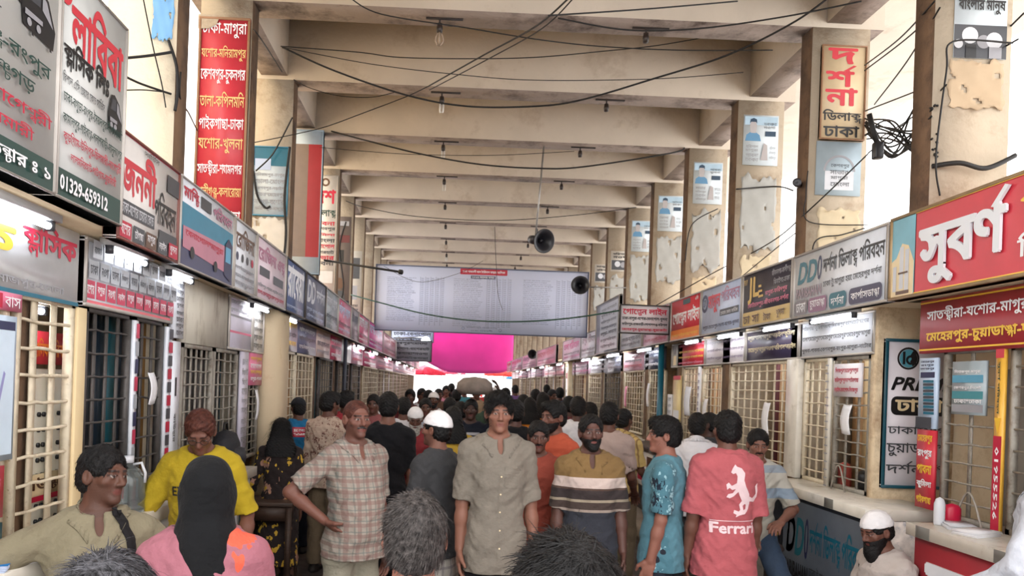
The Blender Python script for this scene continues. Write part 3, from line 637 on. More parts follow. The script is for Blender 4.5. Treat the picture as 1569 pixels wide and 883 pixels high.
def d_portrait(s):
    B = P('poster_blue', (92, 140, 176), 0.6); sk = P('poster_skin', (176, 170, 170), 0.6)
    s.rect(0.03, 0.80, 0.97, 0.97, P('poster_pale', (170, 196, 214), 0.6))
    s.poly([(0.05, 0.48), (0.5, 0.48), (0.46, 0.6), (0.34, 0.66), (0.2, 0.66), (0.08, 0.6)], B)
    s.poly([(0.2, 0.64), (0.35, 0.64), (0.38, 0.8), (0.33, 0.88), (0.22, 0.88), (0.17, 0.8)], sk); s.poly([(0.17, 0.83), (0.21, 0.86), (0.34, 0.86), (0.38, 0.83), (0.37, 0.91), (0.28, 0.94), (0.19, 0.91)], P('poster_ink', (40, 66, 90)))
    s.rect(0.62, 0.58, 0.92, 0.68, P('poster_ink', (40, 66, 90))); s.rows(2, 0.55, 0.72, 0.95, 0.86, DGREY, 1, 0.02)
    s.rows(4, 0.06, 0.06, 0.45, 0.42, GREY, 1, 0.02); s.poly([(0.5, 0.1), (0.7, 0.1), (0.68, 0.4), (0.58, 0.44)], sk); s.rows(3, 0.72, 0.1, 0.95, 0.4, GREY, 1, 0.02)
ORD = ['third', 'fourth', 'fifth', 'sixth', 'seventh', 'eighth', 'ninth', 'tenth']
for i, y in enumerate(PY[4:10]):
    if i < 4:
        board('pillar_poster', 'pale blue portrait poster high on the %s right pillar' % ORD[i], 'poster', 'F', y - 0.012, 3.06, 3.44, 4.26 - 0.02 * i, 4.80 - 0.02 * i, P('poster_white', (206, 216, 222), 0.6), d_portrait, 0.006, None)
    else:
        board('pillar_poster', 'small dark photo poster pasted on the %s right pillar' % ORD[i], 'poster', 'F', y - 0.012, 3.06, 3.44, 4.1, 4.5, P('poster_pale2', (206, 200, 190), 0.6), lambda s: (s.rect(0.05, 0.08, 0.95, 0.55, DGREY), s.disc(0.35, 0.36, 0.14, LGREY), s.disc(0.65, 0.33, 0.14, GREY), s.rows(2, 0.08, 0.62, 0.92, 0.95, BLACK, 1, 0.03)), 0.006, None)
    torn('torn_poster', 'torn grey paper sheets below the poster on the %s right pillar' % ORD[i], y, 3.06, 3.44, 3.35 + 0.05 * (i % 3), 4.12 if i < 4 else 4.0, P('torn_grey', (172, 172, 168), 0.8), 40 + i)
    if i in (0, 1, 3, 4): torn('torn_poster', 'yellowed paper scrap low on the %s right pillar just above the signs' % ORD[i], y, 3.08, 3.40, 2.95, 3.28, P('torn_cream', (206, 190, 160), 0.8), 70 + i)
torn('torn_poster', 'ragged whitish scrap under the arch poster on the second right pillar', 6.25, 3.10, 3.46, 3.05, 3.40, P('torn_cream', (206, 190, 160), 0.8), 3)
def d_photo(s):
    s.rect(0, 0, 1, 0.44, DGREY); [(s.disc(u, v, r, m, 18)) for u, v, r, m in ((0.3, 0.30, 0.11, LGREY), (0.56, 0.22, 0.09, GREY), (0.76, 0.24, 0.11, LGREY), (0.08, 0.18, 0.06, LGREY))]
    s.rect(0.22, 0.0, 0.42, 0.18, BLACK); s.rect(0.66, 0, 0.9, 0.15, GREY)
    s.ring(0.08, 0.9, 0.05, 0.08, DGREY, 16); s.text('ভোটে জিতবে', 0.25, 0.82, 0.75, 0.96, DGREY, 0.03); s.text('বাংলার মানুষ', 0.05, 0.58, 0.95, 0.78, BLACK, 0.06)
board('pillar_poster', 'white election style poster with a dark group photo, top of the nearest right pillar', 'poster', 'F', 4.61, 3.12, 3.46, 3.98, 4.46, P('poster_white', (206, 216, 222), 0.6), d_photo, 0.006, None)
torn('torn_poster', 'crumpled paper patch under the group photo on the nearest right pillar', 4.62, 3.1, 3.45, 3.66, 3.96, P('torn_tan', (190, 168, 140), 0.9), 11)
torn('torn_poster', 'sky blue scrap left high on the pale nearest left pillar', 4.62, -1.92, -1.79, 3.86, 4.25, P('torn_blue', (120, 170, 214), 0.8), 12)
board('pillar_poster', 'teal headed notice hung with cables on the left pillar behind the red sign', 'poster', 'F', 7.865, -2.17, -1.79, 3.50, 4.24, P('poster_white', (206, 216, 222), 0.6), lambda s: (s.rect(0, 0.72, 1, 1, TEAL), s.rect(0.06, 0.66, 0.5, 0.82, LBLUE), s.rows(6, 0.06, 0.06, 0.94, 0.64, GREY, 2, 0.03)), 0.01, P('frame_teal', (60, 130, 160)), 0.014)
torn('torn_poster', 'white rag of paper hanging under the teal headed notice', 7.88, -2.16, -1.80, 2.95, 3.48, P('torn_white', (220, 214, 204), 0.8), 13)
board('pillar_sign', 'red and dull brown panel in a pale blue case on the left pillar', 'sign', 'F', 9.44, -2.12, -1.72, 3.12, 4.96, P('case_blue', (186, 200, 214)), lambda s: (s.rect(0.0, 0.12, 0.54, 0.9, P('dull_brown', (122, 104, 92), 0.3)), s.rect(0.54, 0.12, 0.97, 0.9, P('panel_red', (150, 34, 44)))), 0.06, P('case_edge', (140, 160, 180)), 0.015)
board('pillar_sign', 'white strip sign with red characters on the pillar past the red panel', 'sign', 'F', 11.1, -2.16, -1.78, 3.05, 4.85, P('sign_ivory', (224, 220, 216)), lambda s: (s.ring(0.5, 0.94, 0.02, 0.035, BROWN, 16), s.text('দশ', 0.08, 0.76, 0.92, 0.88, CRIM, 0.06), s.text('ডিলাক্স', 0.06, 0.64, 0.94, 0.73, DGREEN, 0.04), s.rows(8, 0.05, 0.24, 0.95, 0.62, [CRIM, DGREY], 1, 0.04), s.rect(0.1, 0.1, 0.9, 0.2, LGREY)), 0.02, FRAME, 0.012)
board('pillar_poster', 'dark portrait poster of a seated figure on the fifth left pillar', 'poster', 'F', 12.75, -2.16, -1.80, 3.0, 4.6, P('poster_drab', (120, 108, 102), 0.7), lambda s: (s.rect(0.05, 0.72, 0.95, 0.8, P('maroon', (96, 40, 44))), s.rect(0.2, 0.5, 0.7, 0.64, BLACK), s.disc(0.5, 0.28, 0.06, BROWN), s.poly([(0.1, 0.02), (0.9, 0.02), (0.75, 0.2), (0.25, 0.2)], DGREY), s.rect(0.1, 0.9, 0.9, 0.95, GREY)), 0.01, None)
board('pillar_poster', 'pale poster with dark figures on the sixth left pillar by the banner edge', 'poster', 'F', 14.38, -2.16, -1.80, 2.95, 4.3, P('poster_pale2', (206, 200, 190), 0.7), lambda s: (s.rect(0.1, 0.6, 0.9, 0.9, DGREY), s.rect(0.2, 0.3, 0.8, 0.5, GREY), s.rows(3, 0.1, 0.04, 0.9, 0.25, DGREY, 1)), 0.01, None)
# ------------------------------------------------------------------ banner across the aisle
def d_banner(s):
    s.rrect(0.395, 0.895, 0.615, 0.985, P('banner_red', (190, 40, 60)), 0.1); s.text('ঢাকা গাবতলী বাস টার্মিনাল ভাড়ার তালিকা', 0.405, 0.915, 0.605, 0.965, WHITE, 0.04)
    s.rect(0.445, 0.835, 0.56, 0.88, P('banner_ink', (80, 84, 110))); s.text('২০২৩ সালের ভাড়া', 0.45, 0.84, 0.555, 0.872, WHITE, 0.03)
    ink = P('banner_text', (112, 118, 150))
    for x0, n in ((0.055, 24), (0.365, 26), (0.685, 24)):
        for k in range(n):
            v = 0.80 - k * 0.028
            s.text('-'.join(random.choice(TOWNS) for _ in range(3)), x0, v, x0 + 0.11 + random.random() * 0.03, v + 0.018, ink, 0.02)
        for c in range(5):
            u = x0 + 0.155 + c * 0.024; s.rect(u, 0.10, u + 0.0012, 0.83, ink)
            for k in range(0, n, 1): s.rect(u + 0.004, 0.803 - k * 0.028, u + 0.016, 0.809 - k * 0.028, ink)
    s.ring(0.415, 0.06, 0.012, 0.024, ink, 14); s.ring(0.585, 0.045, 0.012, 0.024, ink, 14); s.text('বাংলাদেশ সড়ক পরিবহন কর্তৃপক্ষ', 0.43, 0.06, 0.57, 0.09, ink, 0.03); s.text('ঢাকা গাবতলী', 0.45, 0.02, 0.55, 0.045, ink, 0.03)
BANM = mat('banner_cloth', (226, 231, 252), 0.6, 0.01, 2, trans=0.12)
board('banner', 'wide pale lavender banner of small tables stretched across the aisle', 'banner', 'F', 14.8, -1.57, 2.72, 2.80, 4.13, BANM, d_banner, 0.008, P('banner_rail', (92, 98, 120)), 0.025)
# ------------------------------------------------------------------ magenta canopy and what stands past the far end
MAGM = mat('magenta_cloth', (206, 84, 168), 0.8, 0.05, 1.5, 0.2, 3, trans=0.4)
mb = MB(); nx, nz = 30, 14; g = []
for i in range(nx + 1):
    r = []
    for j in range(nz + 1):
        u, v = i / nx, j / nz
        low = 2.42 + 0.55 * (1 - min(1, u * 3.2)) ** 1.3 - 0.12 * math.sin(PI * u) + 0.25 * max(0, u - 0.85) * 4
        z = 5.0 * v + low * (1 - v); r.append((-1.5 + 4.6 * u, 36.35 - 0.4 * v ** 4 + 0.7 * math.sin(PI * v) * (0.6 + 0.4 * math.sin(5 * u)) + 0.10 * math.sin(9 * u + 2 * v), z))
    g.append(r)
for i in range(nx):
    for j in range(nz): mb.face([g[i][j], g[i + 1][j], g[i + 1][j + 1], g[i][j + 1]])
o = mb.build('canopy_cloth', MAGM, None, True); o.modifiers.new('thick', 'SOLIDIFY').thickness = 0.006
tag(o, 'bright magenta cloth hung across the far end of the aisle', 'cloth')
def parasol(x, y, h, r, m, label):
    t = thing('market_parasol', label, 'parasol', (x, y, 0))
    mb = MB(); mb.tube([(0, 0, 0), (0, 0, h + 0.12)], 0.025); mb.build('pole', STEEL, t)
    mb = MB(); n = 10
    for k in range(n):
        a, b = 2 * PI * k / n, 2 * PI * (k + 1) / n; pa = (r * math.cos(a), r * math.sin(a)); pb = (r * math.cos(b), r * math.sin(b)); mm = ((pa[0] + pb[0]) / 2 * 0.94, (pa[1] + pb[1]) / 2 * 0.94)
        mb.face([(0, 0, h + 0.1), (pa[0], pa[1], h - 0.38), (mm[0], mm[1], h - 0.34)]); mb.face([(0, 0, h + 0.1), (mm[0], mm[1], h - 0.34), (pb[0], pb[1], h - 0.38)])
        mb.face([(pa[0], pa[1], h - 0.38), (pa[0], pa[1], h - 0.52), (mm[0], mm[1], h - 0.5), (mm[0], mm[1], h - 0.34)]); mb.face([(mm[0], mm[1], h - 0.34), (mm[0], mm[1], h - 0.5), (pb[0], pb[1], h - 0.52), (pb[0], pb[1], h - 0.38)])
    c = mb.build('canopy', m, t); c.modifiers.new('thick', 'SOLIDIFY').thickness = 0.01
for x, y, h, r, c, k, lb in ((-1.6, 45, 2.75, 1.3, (226, 60, 90), 'parasol_rose', 'rose red parasol past the far end left of the aisle'), (-0.2, 49, 2.9, 1.2, (240, 120, 150), 'parasol_pink', 'light pink parasol farther out beyond the magenta cloth'),
                         (3.3, 46, 2.85, 1.2, (232, 90, 80), 'parasol_coral', 'coral parasol past the far end toward the right side'), (4.9, 49, 2.7, 1.2, (90, 170, 210), 'parasol_blue', 'light blue parasol at the far right beyond the shops')):
    parasol(x, y, h, r, mat(k, c, 0.8, 0.08, trans=0.5), lb)
t = thing('street_stall', 'fruit stall with heaped red and orange goods beyond the far end', 'stall', (2.6, 47, 0))
mb = MB(); mb.box((-1.3, -0.5, 0), (1.3, 0.5, 0.9)); mb.box((-1.4, -0.6, 0.9), (1.4, 0.6, 0.96)); mb.build('cart', WOOD, t)
mb = MB()
for k in range(46): mb.lathe([(0.001, -0.09), (0.07, -0.055), (0.09, 0), (0.07, 0.055), (0.001, 0.09)], (random.uniform(-1.2, 1.2), random.uniform(-0.5, 0.5), 1.05 + 0.2 * random.random()), n=8, mi=k % 2)
o = mb.build('fruit_heap', [mat('fruit_red', (206, 50, 50), 0.4), mat('fruit_orange', (236, 140, 50), 0.4)], t, True); o['kind'] = 'stuff'
# lean-to tarpaulin at the left of the far end
mb = MB(); P0 = [(-1.5, 38.2, 3.3), (0.6, 39.5, 2.35), (0.6, 46, 2.35), (-1.5, 45, 3.3)]
mb.face(P0); o = mb.build('tarpaulin', mat('tarp_white', (236, 226, 228), 0.7, 0.05, trans=0.4)); o.modifiers.new('thick', 'SOLIDIFY').thickness = 0.01; tag(o, 'sloping white tarpaulin roof left of the far end', 'tarpaulin')
# ------------------------------------------------------------------ grilles
def grille(side, y0, y1, nv, nh, m, label, z0=1.09, z1=2.11, rod=0.006, flat=0.014, wav=0.004, x=None):
    X = x if x is not None else (3.03 if side == 'R' else -1.75)
    t = thing('window_grille', label, 'grille', (X, (y0 + y1) / 2, z0))
    h = (y1 - y0) / 2; H_ = z1 - z0
    mb = MB()
    for b in (((-0.018, -h, 0), (0.018, -h + 0.03, H_)), ((-0.018, h - 0.03, 0), (0.018, h, H_)), ((-0.018, -h, 0), (0.018, h, 0.03)), ((-0.018, -h, H_ - 0.03), (0.018, h, H_))): mb.box(*b)
    mb.build('frame', m, t)
    mb = MB()
    for k in range(1, nv):
        yy = -h + 2 * h * k / nv; mb.box((-0.004, yy - flat, 0.02), (0.004, yy + flat, H_ - 0.02))
    for k in range(1, nh):
        zz = H_ * k / nh; pts = [(-0.008 if side == 'R' else 0.008, -h + 2 * h * i / 8, zz + random.uniform(-wav, wav)) for i in range(9)]
        mb.tube(pts, rod, 0, 5)
    mb.build('bars', m, t)
    return t
grille('R', 1.3, 3.90, 5, 9, BAR, 'grey grille of the nearest right shop, between the yellow red post and the view edge')
grille('R', 3.98, 4.44, 2, 9, BAR, 'grey grille holding a blue notice, left of the yellow red post')
grille('R', 5.22, 5.72, 3, 11, BAR, 'grille with a pink notice beside the peeling wall end')
grille('R', 5.76, 6.22, 4, 11, BARC, 'cream grille right of the whitish tiled post, with wavy rods')
grille('R', 6.48, 7.86, 8, 11, BARC, 'wide cream grille under the plum route board')
grille('R', 8.12, 8.74, 5, 11, BARC, 'cream grille under the faint purple route board')
grille('R', 8.86, 9.46, 5, 11, BARC, 'cream grille holding a white cloth, under the red striped board')
grille('R', 10.3, 11.10, 6, 11, BARC, 'yellowish grille just past the teal pole')
grille('R', 11.4, 12.7, 8, 11, BARC, 'yellowish grille second past the teal pole')
grille('R', 13.0, 14.35, 6, 10, BARD, 'dark grille under the steel grey route board')
grille('R', 14.65, 15.98, 6, 10, BARC, 'pale grille under the pearl route board')  # pale from here on: distant glare put into the bars' colour
grille('R', 16.3, 18.2, 6, 9, BARC, 'pale grille before the far cream pier')
grille('R', 19.0, 24.0, 9, 9, BARC, 'long pale grille past the far cream pier'); grille('R', 24.3, 32, 12, 9, BARC, 'long pale grille near the far end of the right shops')
grille('L', 1.3, 2.93, 4, 9, BARC, 'cream flat bar grille at the left edge behind the man in olive polo')
grille('L', 2.98, 3.43, 3, 9, BARC, 'cream flat bar grille in front of a pale switch cabinet', flat=0.022, rod=0.008)
grille('L', 3.53, 4.03, 4, 9, BARD, 'dark grille before teal shutters, left of a calendar strip')
grille('L', 4.07, 4.48, 3, 9, BARD, 'dark grille with a hanging white paper, right of a calendar strip')
grille('L', 4.80, 5.42, 6, 10, BAR, 'rusty grey grille below the bare grimy board', z1=2.0)
grille('L', 5.45, 6.05, 4, 10, BAR, 'rusty grey grille below the pale lilac board', z1=2.0)
grille('L', 6.34, 6.72, 3, 10, BAR, 'narrow grille beside the beige pier above the backpack', z1=1.75)
grille('L', 7.45, 8.25, 6, 10, BARC, 'cream grille just past the beige pier', z1=2.08); grille('L', 8.30, 9.35, 5, 10, BARC, 'cream grille over plain brown boards past the beige pier', z1=2.08)
grille('L', 9.75, 10.9, 6, 10, BARD, 'grille in front of teal shutters under the sandy board', z1=2.08); grille('L', 11.4, 12.6, 4, 9, BARD, 'dark grille under the plain white board', z1=2.08)
grille('L', 12.98, 14.2, 6, 9, BARD, 'dark grille under the rose board', z1=2.08); grille('L', 14.7, 17.5, 8, 9, BARC, 'long grille paled by painted glare in the far left shops', z1=2.08); grille('L', 17.8, 30, 14, 9, BARC, 'last long grille of the left shops, paled by painted glare', z1=2.08)  # last two grilles are pale to carry the far glare in their colour
# backing panels inside the shops
def slab(name, label, cat, a, b, m, bev=0.004):
    mb = MB(); mb.box(a, b); o = mb.build(name, m); bevel(o, bev, 1); return tag(o, label, cat)
def shutter(label, side, y0, y1, z0, z1, mats, n, x):
    """louvred or boarded panel standing behind a grille"""
    mb = MB(); w = (y1 - y0) / n
    for k in range(n):
        d = 0.006 if k % 2 else 0
        mb.box((x - 0.02, y0 + k * w + 0.004, z0), (x + 0.02 + (d if side == 'L' else -d), y0 + (k + 1) * w - 0.004, z1), k % len(mats))
    mb.box((x - 0.022, y0, z0), (x + 0.018, y1, z0 + 0.05), 0)
    return tag(mb.build('shutter_panel', mats), label, 'shutter')
TE = mat('teal_metal', (24, 96, 110), 0.45, 0.15); TD = mat('dark_teal_metal', (22, 40, 54), 0.45, 0.15); TAN = mat('tan_board', (176, 138, 96), 0.7, 0.15, 4); MAR = mat('maroon_cloth', (84, 30, 34), 0.8, 0.2); CRB = mat('cream_board', (226, 200, 156), 0.7, 0.08)
shutter('plain tan board behind the switch cabinet', 'L', 2.9, 3.74, 0.95, 2.1, [CRB, TAN], 3, -2.14)
shutter('dark teal shutters behind the grille left of the calendar strip', 'L', 3.76, 4.43, 1.0, 2.1, [TD, mat('black_teal', (26, 30, 36), 0.5), TD, TE], 6, -1.92)
shutter('dark boards with a yellow strip behind the hanging white paper', 'L', 4.45, 5.15, 1.0, 2.1, [TD, mat('ochre_board', (150, 110, 60), 0.6), TD, mat('black_teal', (26, 30, 36))], 6, -1.92)
shutter('dark grey boards behind the rusty grille under the bare board', 'L', 5.2, 6.02, 1.0, 2.02, [mat('board_grey', (78, 74, 72), 0.7), DARKIN, mat('board_grey2', (96, 92, 90), 0.7)], 9, -1.95)
shutter('dark boards with a blue strip behind the rusty grille under the lilac board', 'L', 6.04, 6.74, 1.0, 2.02, [DARKIN, mat('board_grey', (78, 74, 72)), mat('board_blue', (70, 110, 130), 0.6), DARKIN], 8, -1.95)
shutter('dark boards behind the narrow grille by the beige pier', 'L', 6.8, 7.38, 1.0, 2.02, [DARKIN, mat('board_grey', (78, 74, 72))], 4, -1.95)
shutter('cream boards behind the cream grille past the pier', 'L', 7.4, 8.25, 0.9, 2.1, [CRB], 4, -1.95); shutter('plain brown boards past the pier', 'L', 8.3, 9.4, 0.9, 2.1, [TAN], 2, -1.95)
shutter('teal shutters far along the left shops', 'L', 9.7, 10.95, 0.9, 2.1, [TE, TD], 6, -1.95); shutter('black boards under the plain white board', 'L', 11.4, 12.65, 0.9, 2.1, [DARKIN], 4, -1.95); shutter('maroon cloth panel far along the left shops', 'L', 13, 14.2, 0.9, 2.1, [MAR, DARKIN], 5, -1.95)
shutter('boards paled by painted glare far along the left shops', 'L', 14.6, 17.6, 0.9, 2.1, [CRB, MAR, LGREY], 9, -1.95)  # far boards coloured pale to hold the distant glare
shutter('dark cabinets inside the nearest right shop', 'R', 1.3, 3.6, 0.9, 2.1, [DARKIN, mat('cab_dark', (60, 44, 42), 0.6)], 5, 3.4); shutter('grey brown cabinet behind the blue notice', 'R', 3.75, 4.5, 0.9, 2.0, [mat('cab_brown', (128, 102, 80), 0.6), mat('cab_grey', (140, 132, 122), 0.6)], 2, 3.4)
shutter('dark cloth drop inside the shop under the plum board', 'R', 6.5, 7.4, 0.9, 2.1, [MAR, DARKIN, TAN], 7, 3.3); shutter('tan boards inside the shop under the faint purple board', 'R', 8.1, 8.8, 0.9, 2.1, [TAN, CRB], 5, 3.4)
shutter('cream boards inside the shop beside the peeling wall end', 'R', 5.24, 6.2, 0.9, 2.1, [CRB, CRB, TAN], 6, 3.45); shutter('tan boards inside the shop holding a white cloth', 'R', 8.9, 9.5, 0.9, 2.1, [TAN, CRB], 5, 3.4); shutter('cream boards past the teal pole', 'R', 10.3, 12.75, 0.9, 2.1, [CRB, TAN, CRB], 10, 3.4)
shutter('dark boards under the steel grey and pearl boards', 'R', 13, 16, 0.9, 2.1, [DARKIN, mat('board_grey', (78, 74, 72))], 8, 3.4); shutter('cream and maroon boards before the far cream pier', 'R', 16.3, 18.2, 0.9, 2.1, [CRB, MAR, CRB], 6, 3.2); shutter('pale pinkish boards past the far cream pier on the right', 'R', 19.0, 26, 0.9, 2.1, [mat('pinkish_board', (226, 196, 196), 0.7, 0.06), CRB, LGREY, MAR], 22, 3.15); shutter('pale boards at the very end of the right shops', 'R', 26.1, 35.5, 0.9, 2.1, [CRB, mat('pinkish_board', (226, 196, 196), 0.7, 0.06), LGREY], 26, 3.15); shutter('boards paled by painted glare at the very end of the left shops', 'L', 17.8, 35.5, 0.9, 2.1, [CRB, mat('pinkish_board', (226, 196, 196), 0.7, 0.06), LGREY, MAR], 40, -1.88)  # left end boards are paled, glare of the far end in their colour
# left room with a switch cabinet
t = thing('switch_cabinet', 'pale metal cabinet with rows of round black switches behind the cream grille', 'cabinet', (-1.99, 3.44, 0.95))
mb = MB(); mb.box((-0.12, -0.26, 0), (0.1, 0.26, 0.85)); bevel(mb.build('case', mat('cabinet_cream', (222, 220, 206), 0.5, 0.05), t))
for k in range(3):
    mb = MB(); mb.box((0.1, -0.25 + 0.168 * k, 0.02), (0.115, -0.088 + 0.168 * k, 0.83)); d = bevel(mb.build('door', mat('cabinet_cream', (222, 220, 206)), t), 0.003, 1)
    for r in range(9):
        for c in (0, 1): mb = MB(); mb.lathe([(0.011, 0), (0.011, 0.01), (0.0, 0.012)], (0.115, -0.195 + 0.168 * k + c * 0.04, 0.08 + r * 0.07), (1, 0, 0), 10); mb.build('switch', BLACK, d)
board('wall_notice', 'red strip sign with yellow emblem above the switch cabinet', 'sign', 'L', -1.865, 3.2, 3.66, 1.82, 1.97, RED, lambda s: (s.rect(0, 0, 0.25, 1, YEL), s.ring(0.13, 0.5, 0.2, 0.32, RED), s.text('হানিফ পরিবহন', 0.3, 0.2, 0.95, 0.8, ORANGE, 0.04)), 0.02, None)
board('wall_notice', 'cream placard with red and black lettering low behind the cream grille', 'sign', 'L', -1.845, 3.18, 3.68, 1.20, 1.32, CREAM, lambda s: (s.text('কাউন্টার', 0.05, 0.35, 0.95, 0.9, BROWN, 0.05), s.rect(0, 0, 1, 0.2, CRIM)), 0.02, None)
for y0, y1, z0, z1, bg, dr, lb in ((2.72, 2.95, 1.44, 2.0, P('pale_map', (196, 214, 232), 0.3), lambda s: (s.rect(0.06, 0.04, 0.94, 0.9, P('map_blue', (206, 224, 240))), s.rect(0.06, 0.9, 0.94, 0.96, NAVY), s.poly([(0.3, 0.2), (0.5, 0.3), (0.7, 0.6), (0.65, 0.62), (0.45, 0.34), (0.28, 0.22)], P('map_line', (150, 150, 200)))), 'light blue framed map panel at the left edge'),
                               (2.72, 2.98, 2.02, 2.09, PINK, lambda s: (s.rect(0.1, 0.1, 0.5, 0.9, CRIM), s.text('বাস', 0.55, 0.2, 0.95, 0.8, WHITE)), 'pink photo notice above the light blue map panel'),
                               (2.72, 2.9, 1.22, 1.42, RED, lambda s: (s.rows(2, 0.1, 0.1, 0.9, 0.9, PINK, 1),), 'red notice below the light blue map panel'), (2.7, 2.9, 1.1, 1.2, P('teal_dark', (20, 84, 96)), lambda s: s.rows(1, 0.1, 0.2, 0.9, 0.8, GOLD, 1), 'dark teal notice at the counter below the red notice'),
                               (4.03, 4.08, 1.1, 2.08, P('sign_white', (226, 230, 238)), lambda s: [s.rect(0.1, 0.02 + 0.098 * k, 0.9, 0.10 + 0.098 * k, (P('rose_box', (196, 60, 90)), NAVY, P('grey_box', (168, 172, 178)))[k % 3]) for k in range(10)], 'thin vertical strip of coloured boxes dividing the dark left grilles'),
                               (4.49, 4.57, 1.1, 2.08, P('sign_white', (226, 230, 238)), lambda s: [s.rect(0.12, 0.02 + 0.082 * k, 0.88, 0.085 + 0.082 * k, (CRIM, DGREY)[k % 2]) for k in range(12)], 'vertical strip of alternating crimson and grey boxes beside a white post'),
                               (4.58, 4.72, 1.1, 2.0, P('sign_white', (226, 230, 238)), lambda s: (s.text('কাউন্টার', 0.3, 0.3, 0.7, 0.5, DGREY, 0.03, vert=True), s.rect(0.4, 0.62, 0.6, 0.75, BLACK)), 'white vertical post with small black figures right of the boxed strip'),
                               (6.08, 6.30, 1.1, 2.0, P('sign_lilac', (214, 208, 224)), lambda s: s.rows(10, 0.1, 0.05, 0.9, 0.95, GREY, 1), 'lilac white post with faint lines beside the pink notice'),
                               (6.33, 6.75, 1.72, 2.0, P('notice_pink', (216, 120, 150)), lambda s: s.rows(4, 0.05, 0.08, 0.95, 0.92, [YEL, WHITE], 2), 'pink notice with light lines over the narrow grille by the pier')):
    board('wall_notice', lb, 'notice', 'L', -1.715, y0, y1, z0, z1, bg, dr, 0.02, None)
mb = MB(); mb.box((-1.78, 3.435, 1.09), (-1.72, 3.52, 2.09)); tag(bevel(mb.build('door_post', mat('post_cream', (226, 204, 160), 0.6, 0.06)), 0.006), 'plain cream post between the switch cabinet grille and the dark grille', 'post')
# right notices
def d_pr(s):
    s.ring(0.36, 0.87, 0.062, 0.075, BLACK); s.disc(0.36, 0.87, 0.06, P('logo_teal', (86, 160, 180))); s.ring(0.36, 0.87, 0.02, 0.06, BLACK, 28, -60, 60)
    s.rect(0.27, 0.83, 0.31, 0.915, BLACK); s.ring(0.39, 0.86, 0.016, 0.032, BLACK, 20); s.rect(0.435, 0.83, 0.475, 0.925, BLACK)
    s.text('PREMIUM', 0.1, 0.655, 1.5, 0.745, BLACK, 0.10, 0.3, clip=0.99)
    s.rrect(0.11, 0.49, 0.99, 0.615, BLACK, 0.3); s.text('ঢাকা', 0.17, 0.515, 0.92, 0.60, CREAM, 0.06)
    s.text('ঢাকা*মাগুরা', 0.07, 0.345, 1.2, 0.42, DGREY, 0.03, clip=0.99); s.text('চুয়াডাঙ্গা*', 0.06, 0.215, 0.96, 0.31, DGREY, 0.03); s.text('দর্শনা *', 0.06, 0.10, 0.9, 0.185, DGREY, 0.03)
board('route_sign', 'upright white panel with round teal logo and black route names on peeling wall end', 'sign', 'F', 5.10, 3.04, 3.5, 1.17, 2.22, P('sign_pale', (226, 220, 226)), d_pr, 0.02, P('frame_darkteal', (20, 76, 92)), 0.022)
RN = [(4.46, 4.63, 1.62, 2.06, P('sheet_blue', (196, 214, 236)), lambda s: (s.rect(0.1, 0.72, 0.9, 0.8, NAVY), s.rows(3, 0.1, 0.82, 0.9, 0.97, NAVY, 1), [s.rect(0.35, 0.2 + 0.045 * k, 0.95, 0.235 + 0.045 * k, (TEAL, DGREY)[k % 2]) for k in range(11)], s.rect(0, 0, 0.9, 0.16, DGREY)), 'light blue tariff sheet at the corner of the nearest right shop'),
      (4.46, 4.63, 1.12, 1.61, RED, lambda s: [s.text(random.choice(TOWNS), 0.08, 0.06 + 0.19 * k, 0.92, 0.18 + 0.19 * k, (YEL, WHITE)[k % 2], 0.05) for k in range(5)], 'red strip with yellow and white town names under the tariff sheet'),
      (3.91, 3.97, 1.10, 2.09, P('post_yellow', (228, 176, 70)), lambda s: (s.rect(0, 0, 1, 0.52, P('post_red', (186, 40, 66))), s.rect(0, 0.95, 1, 1, RED), s.text('01955526', 0.25, 0.06, 0.75, 0.46, WHITE, 0.05, vert=True), s.poly([(0.1, 0.62), (0.9, 0.62), (0.5, 0.53)], YEL), s.text('সুবর্ণ পরিবহন', 0.3, 0.64, 0.7, 0.93, DGREEN, 0.03, vert=True)), 'slim post yellow above and red below, numbered down its length'),
      (4.05, 4.32, 1.72, 2.03, P('sheet_grey', (164, 176, 182)), lambda s: [(s.rect(0.03, v, 0.97, v + 0.14, c), s.rows(1, 0.06, v + 0.15, 0.94, v + 0.26, WHITE, 2)) for v, c in ((0.05, GREY), (0.30, P('sheet_teal', (70, 140, 150))), (0.60, P('sheet_sea', (90, 156, 186))))], 'grey and teal banded notice tied to the grille of the nearest right shop'),
      (5.30, 5.68, 1.80, 2.05, P('notice_white', (232, 226, 230)), lambda s: s.rows(3, 0.04, 0.06, 0.96, 0.94, CRIM, 3, 0.04), 'white notice with crimson lines tied to the grille near the wall end'),
      (5.73, 5.78, 1.09, 2.10, TILE, lambda s: [s.rect(0, k / 16, 1, k / 16 + 0.01, GREY) for k in range(16)], 'slim tile covered post inside the shop under the double D sign'),
      (8.76, 8.84, 1.09, 2.10, PAPER, lambda s: s.rows(10, 0.1, 0.1, 0.9, 0.95, PURP, 1), 'white strip of faint notices between two cream grilles'),
      (9.50, 9.80, 1.09, 2.0, P('post_palegold', (226, 206, 150)), lambda s: (s.rect(0.1, 0.1, 0.9, 0.5, PAPER), s.rect(0, 0.94, 1, 1, RED)), 'pale gold post with papers left of the cream grilles'),
      (9.85, 10.05, 1.2, 1.75, PAPER, lambda s: s.rows(6, 0.1, 0.05, 0.9, 0.95, GREY, 1), 'white sheet beside the teal pole'),
      (18.62, 19.0, 0.9, 2.3, P('sign_bare', (226, 232, 234)), lambda s: (s.rect(0, 0.8, 0.6, 0.9, CRIM), s.ring(0.4, 0.5, 0.05, 0.1, DGREY)), 'white panel with a red mark beside the far cream pier')]
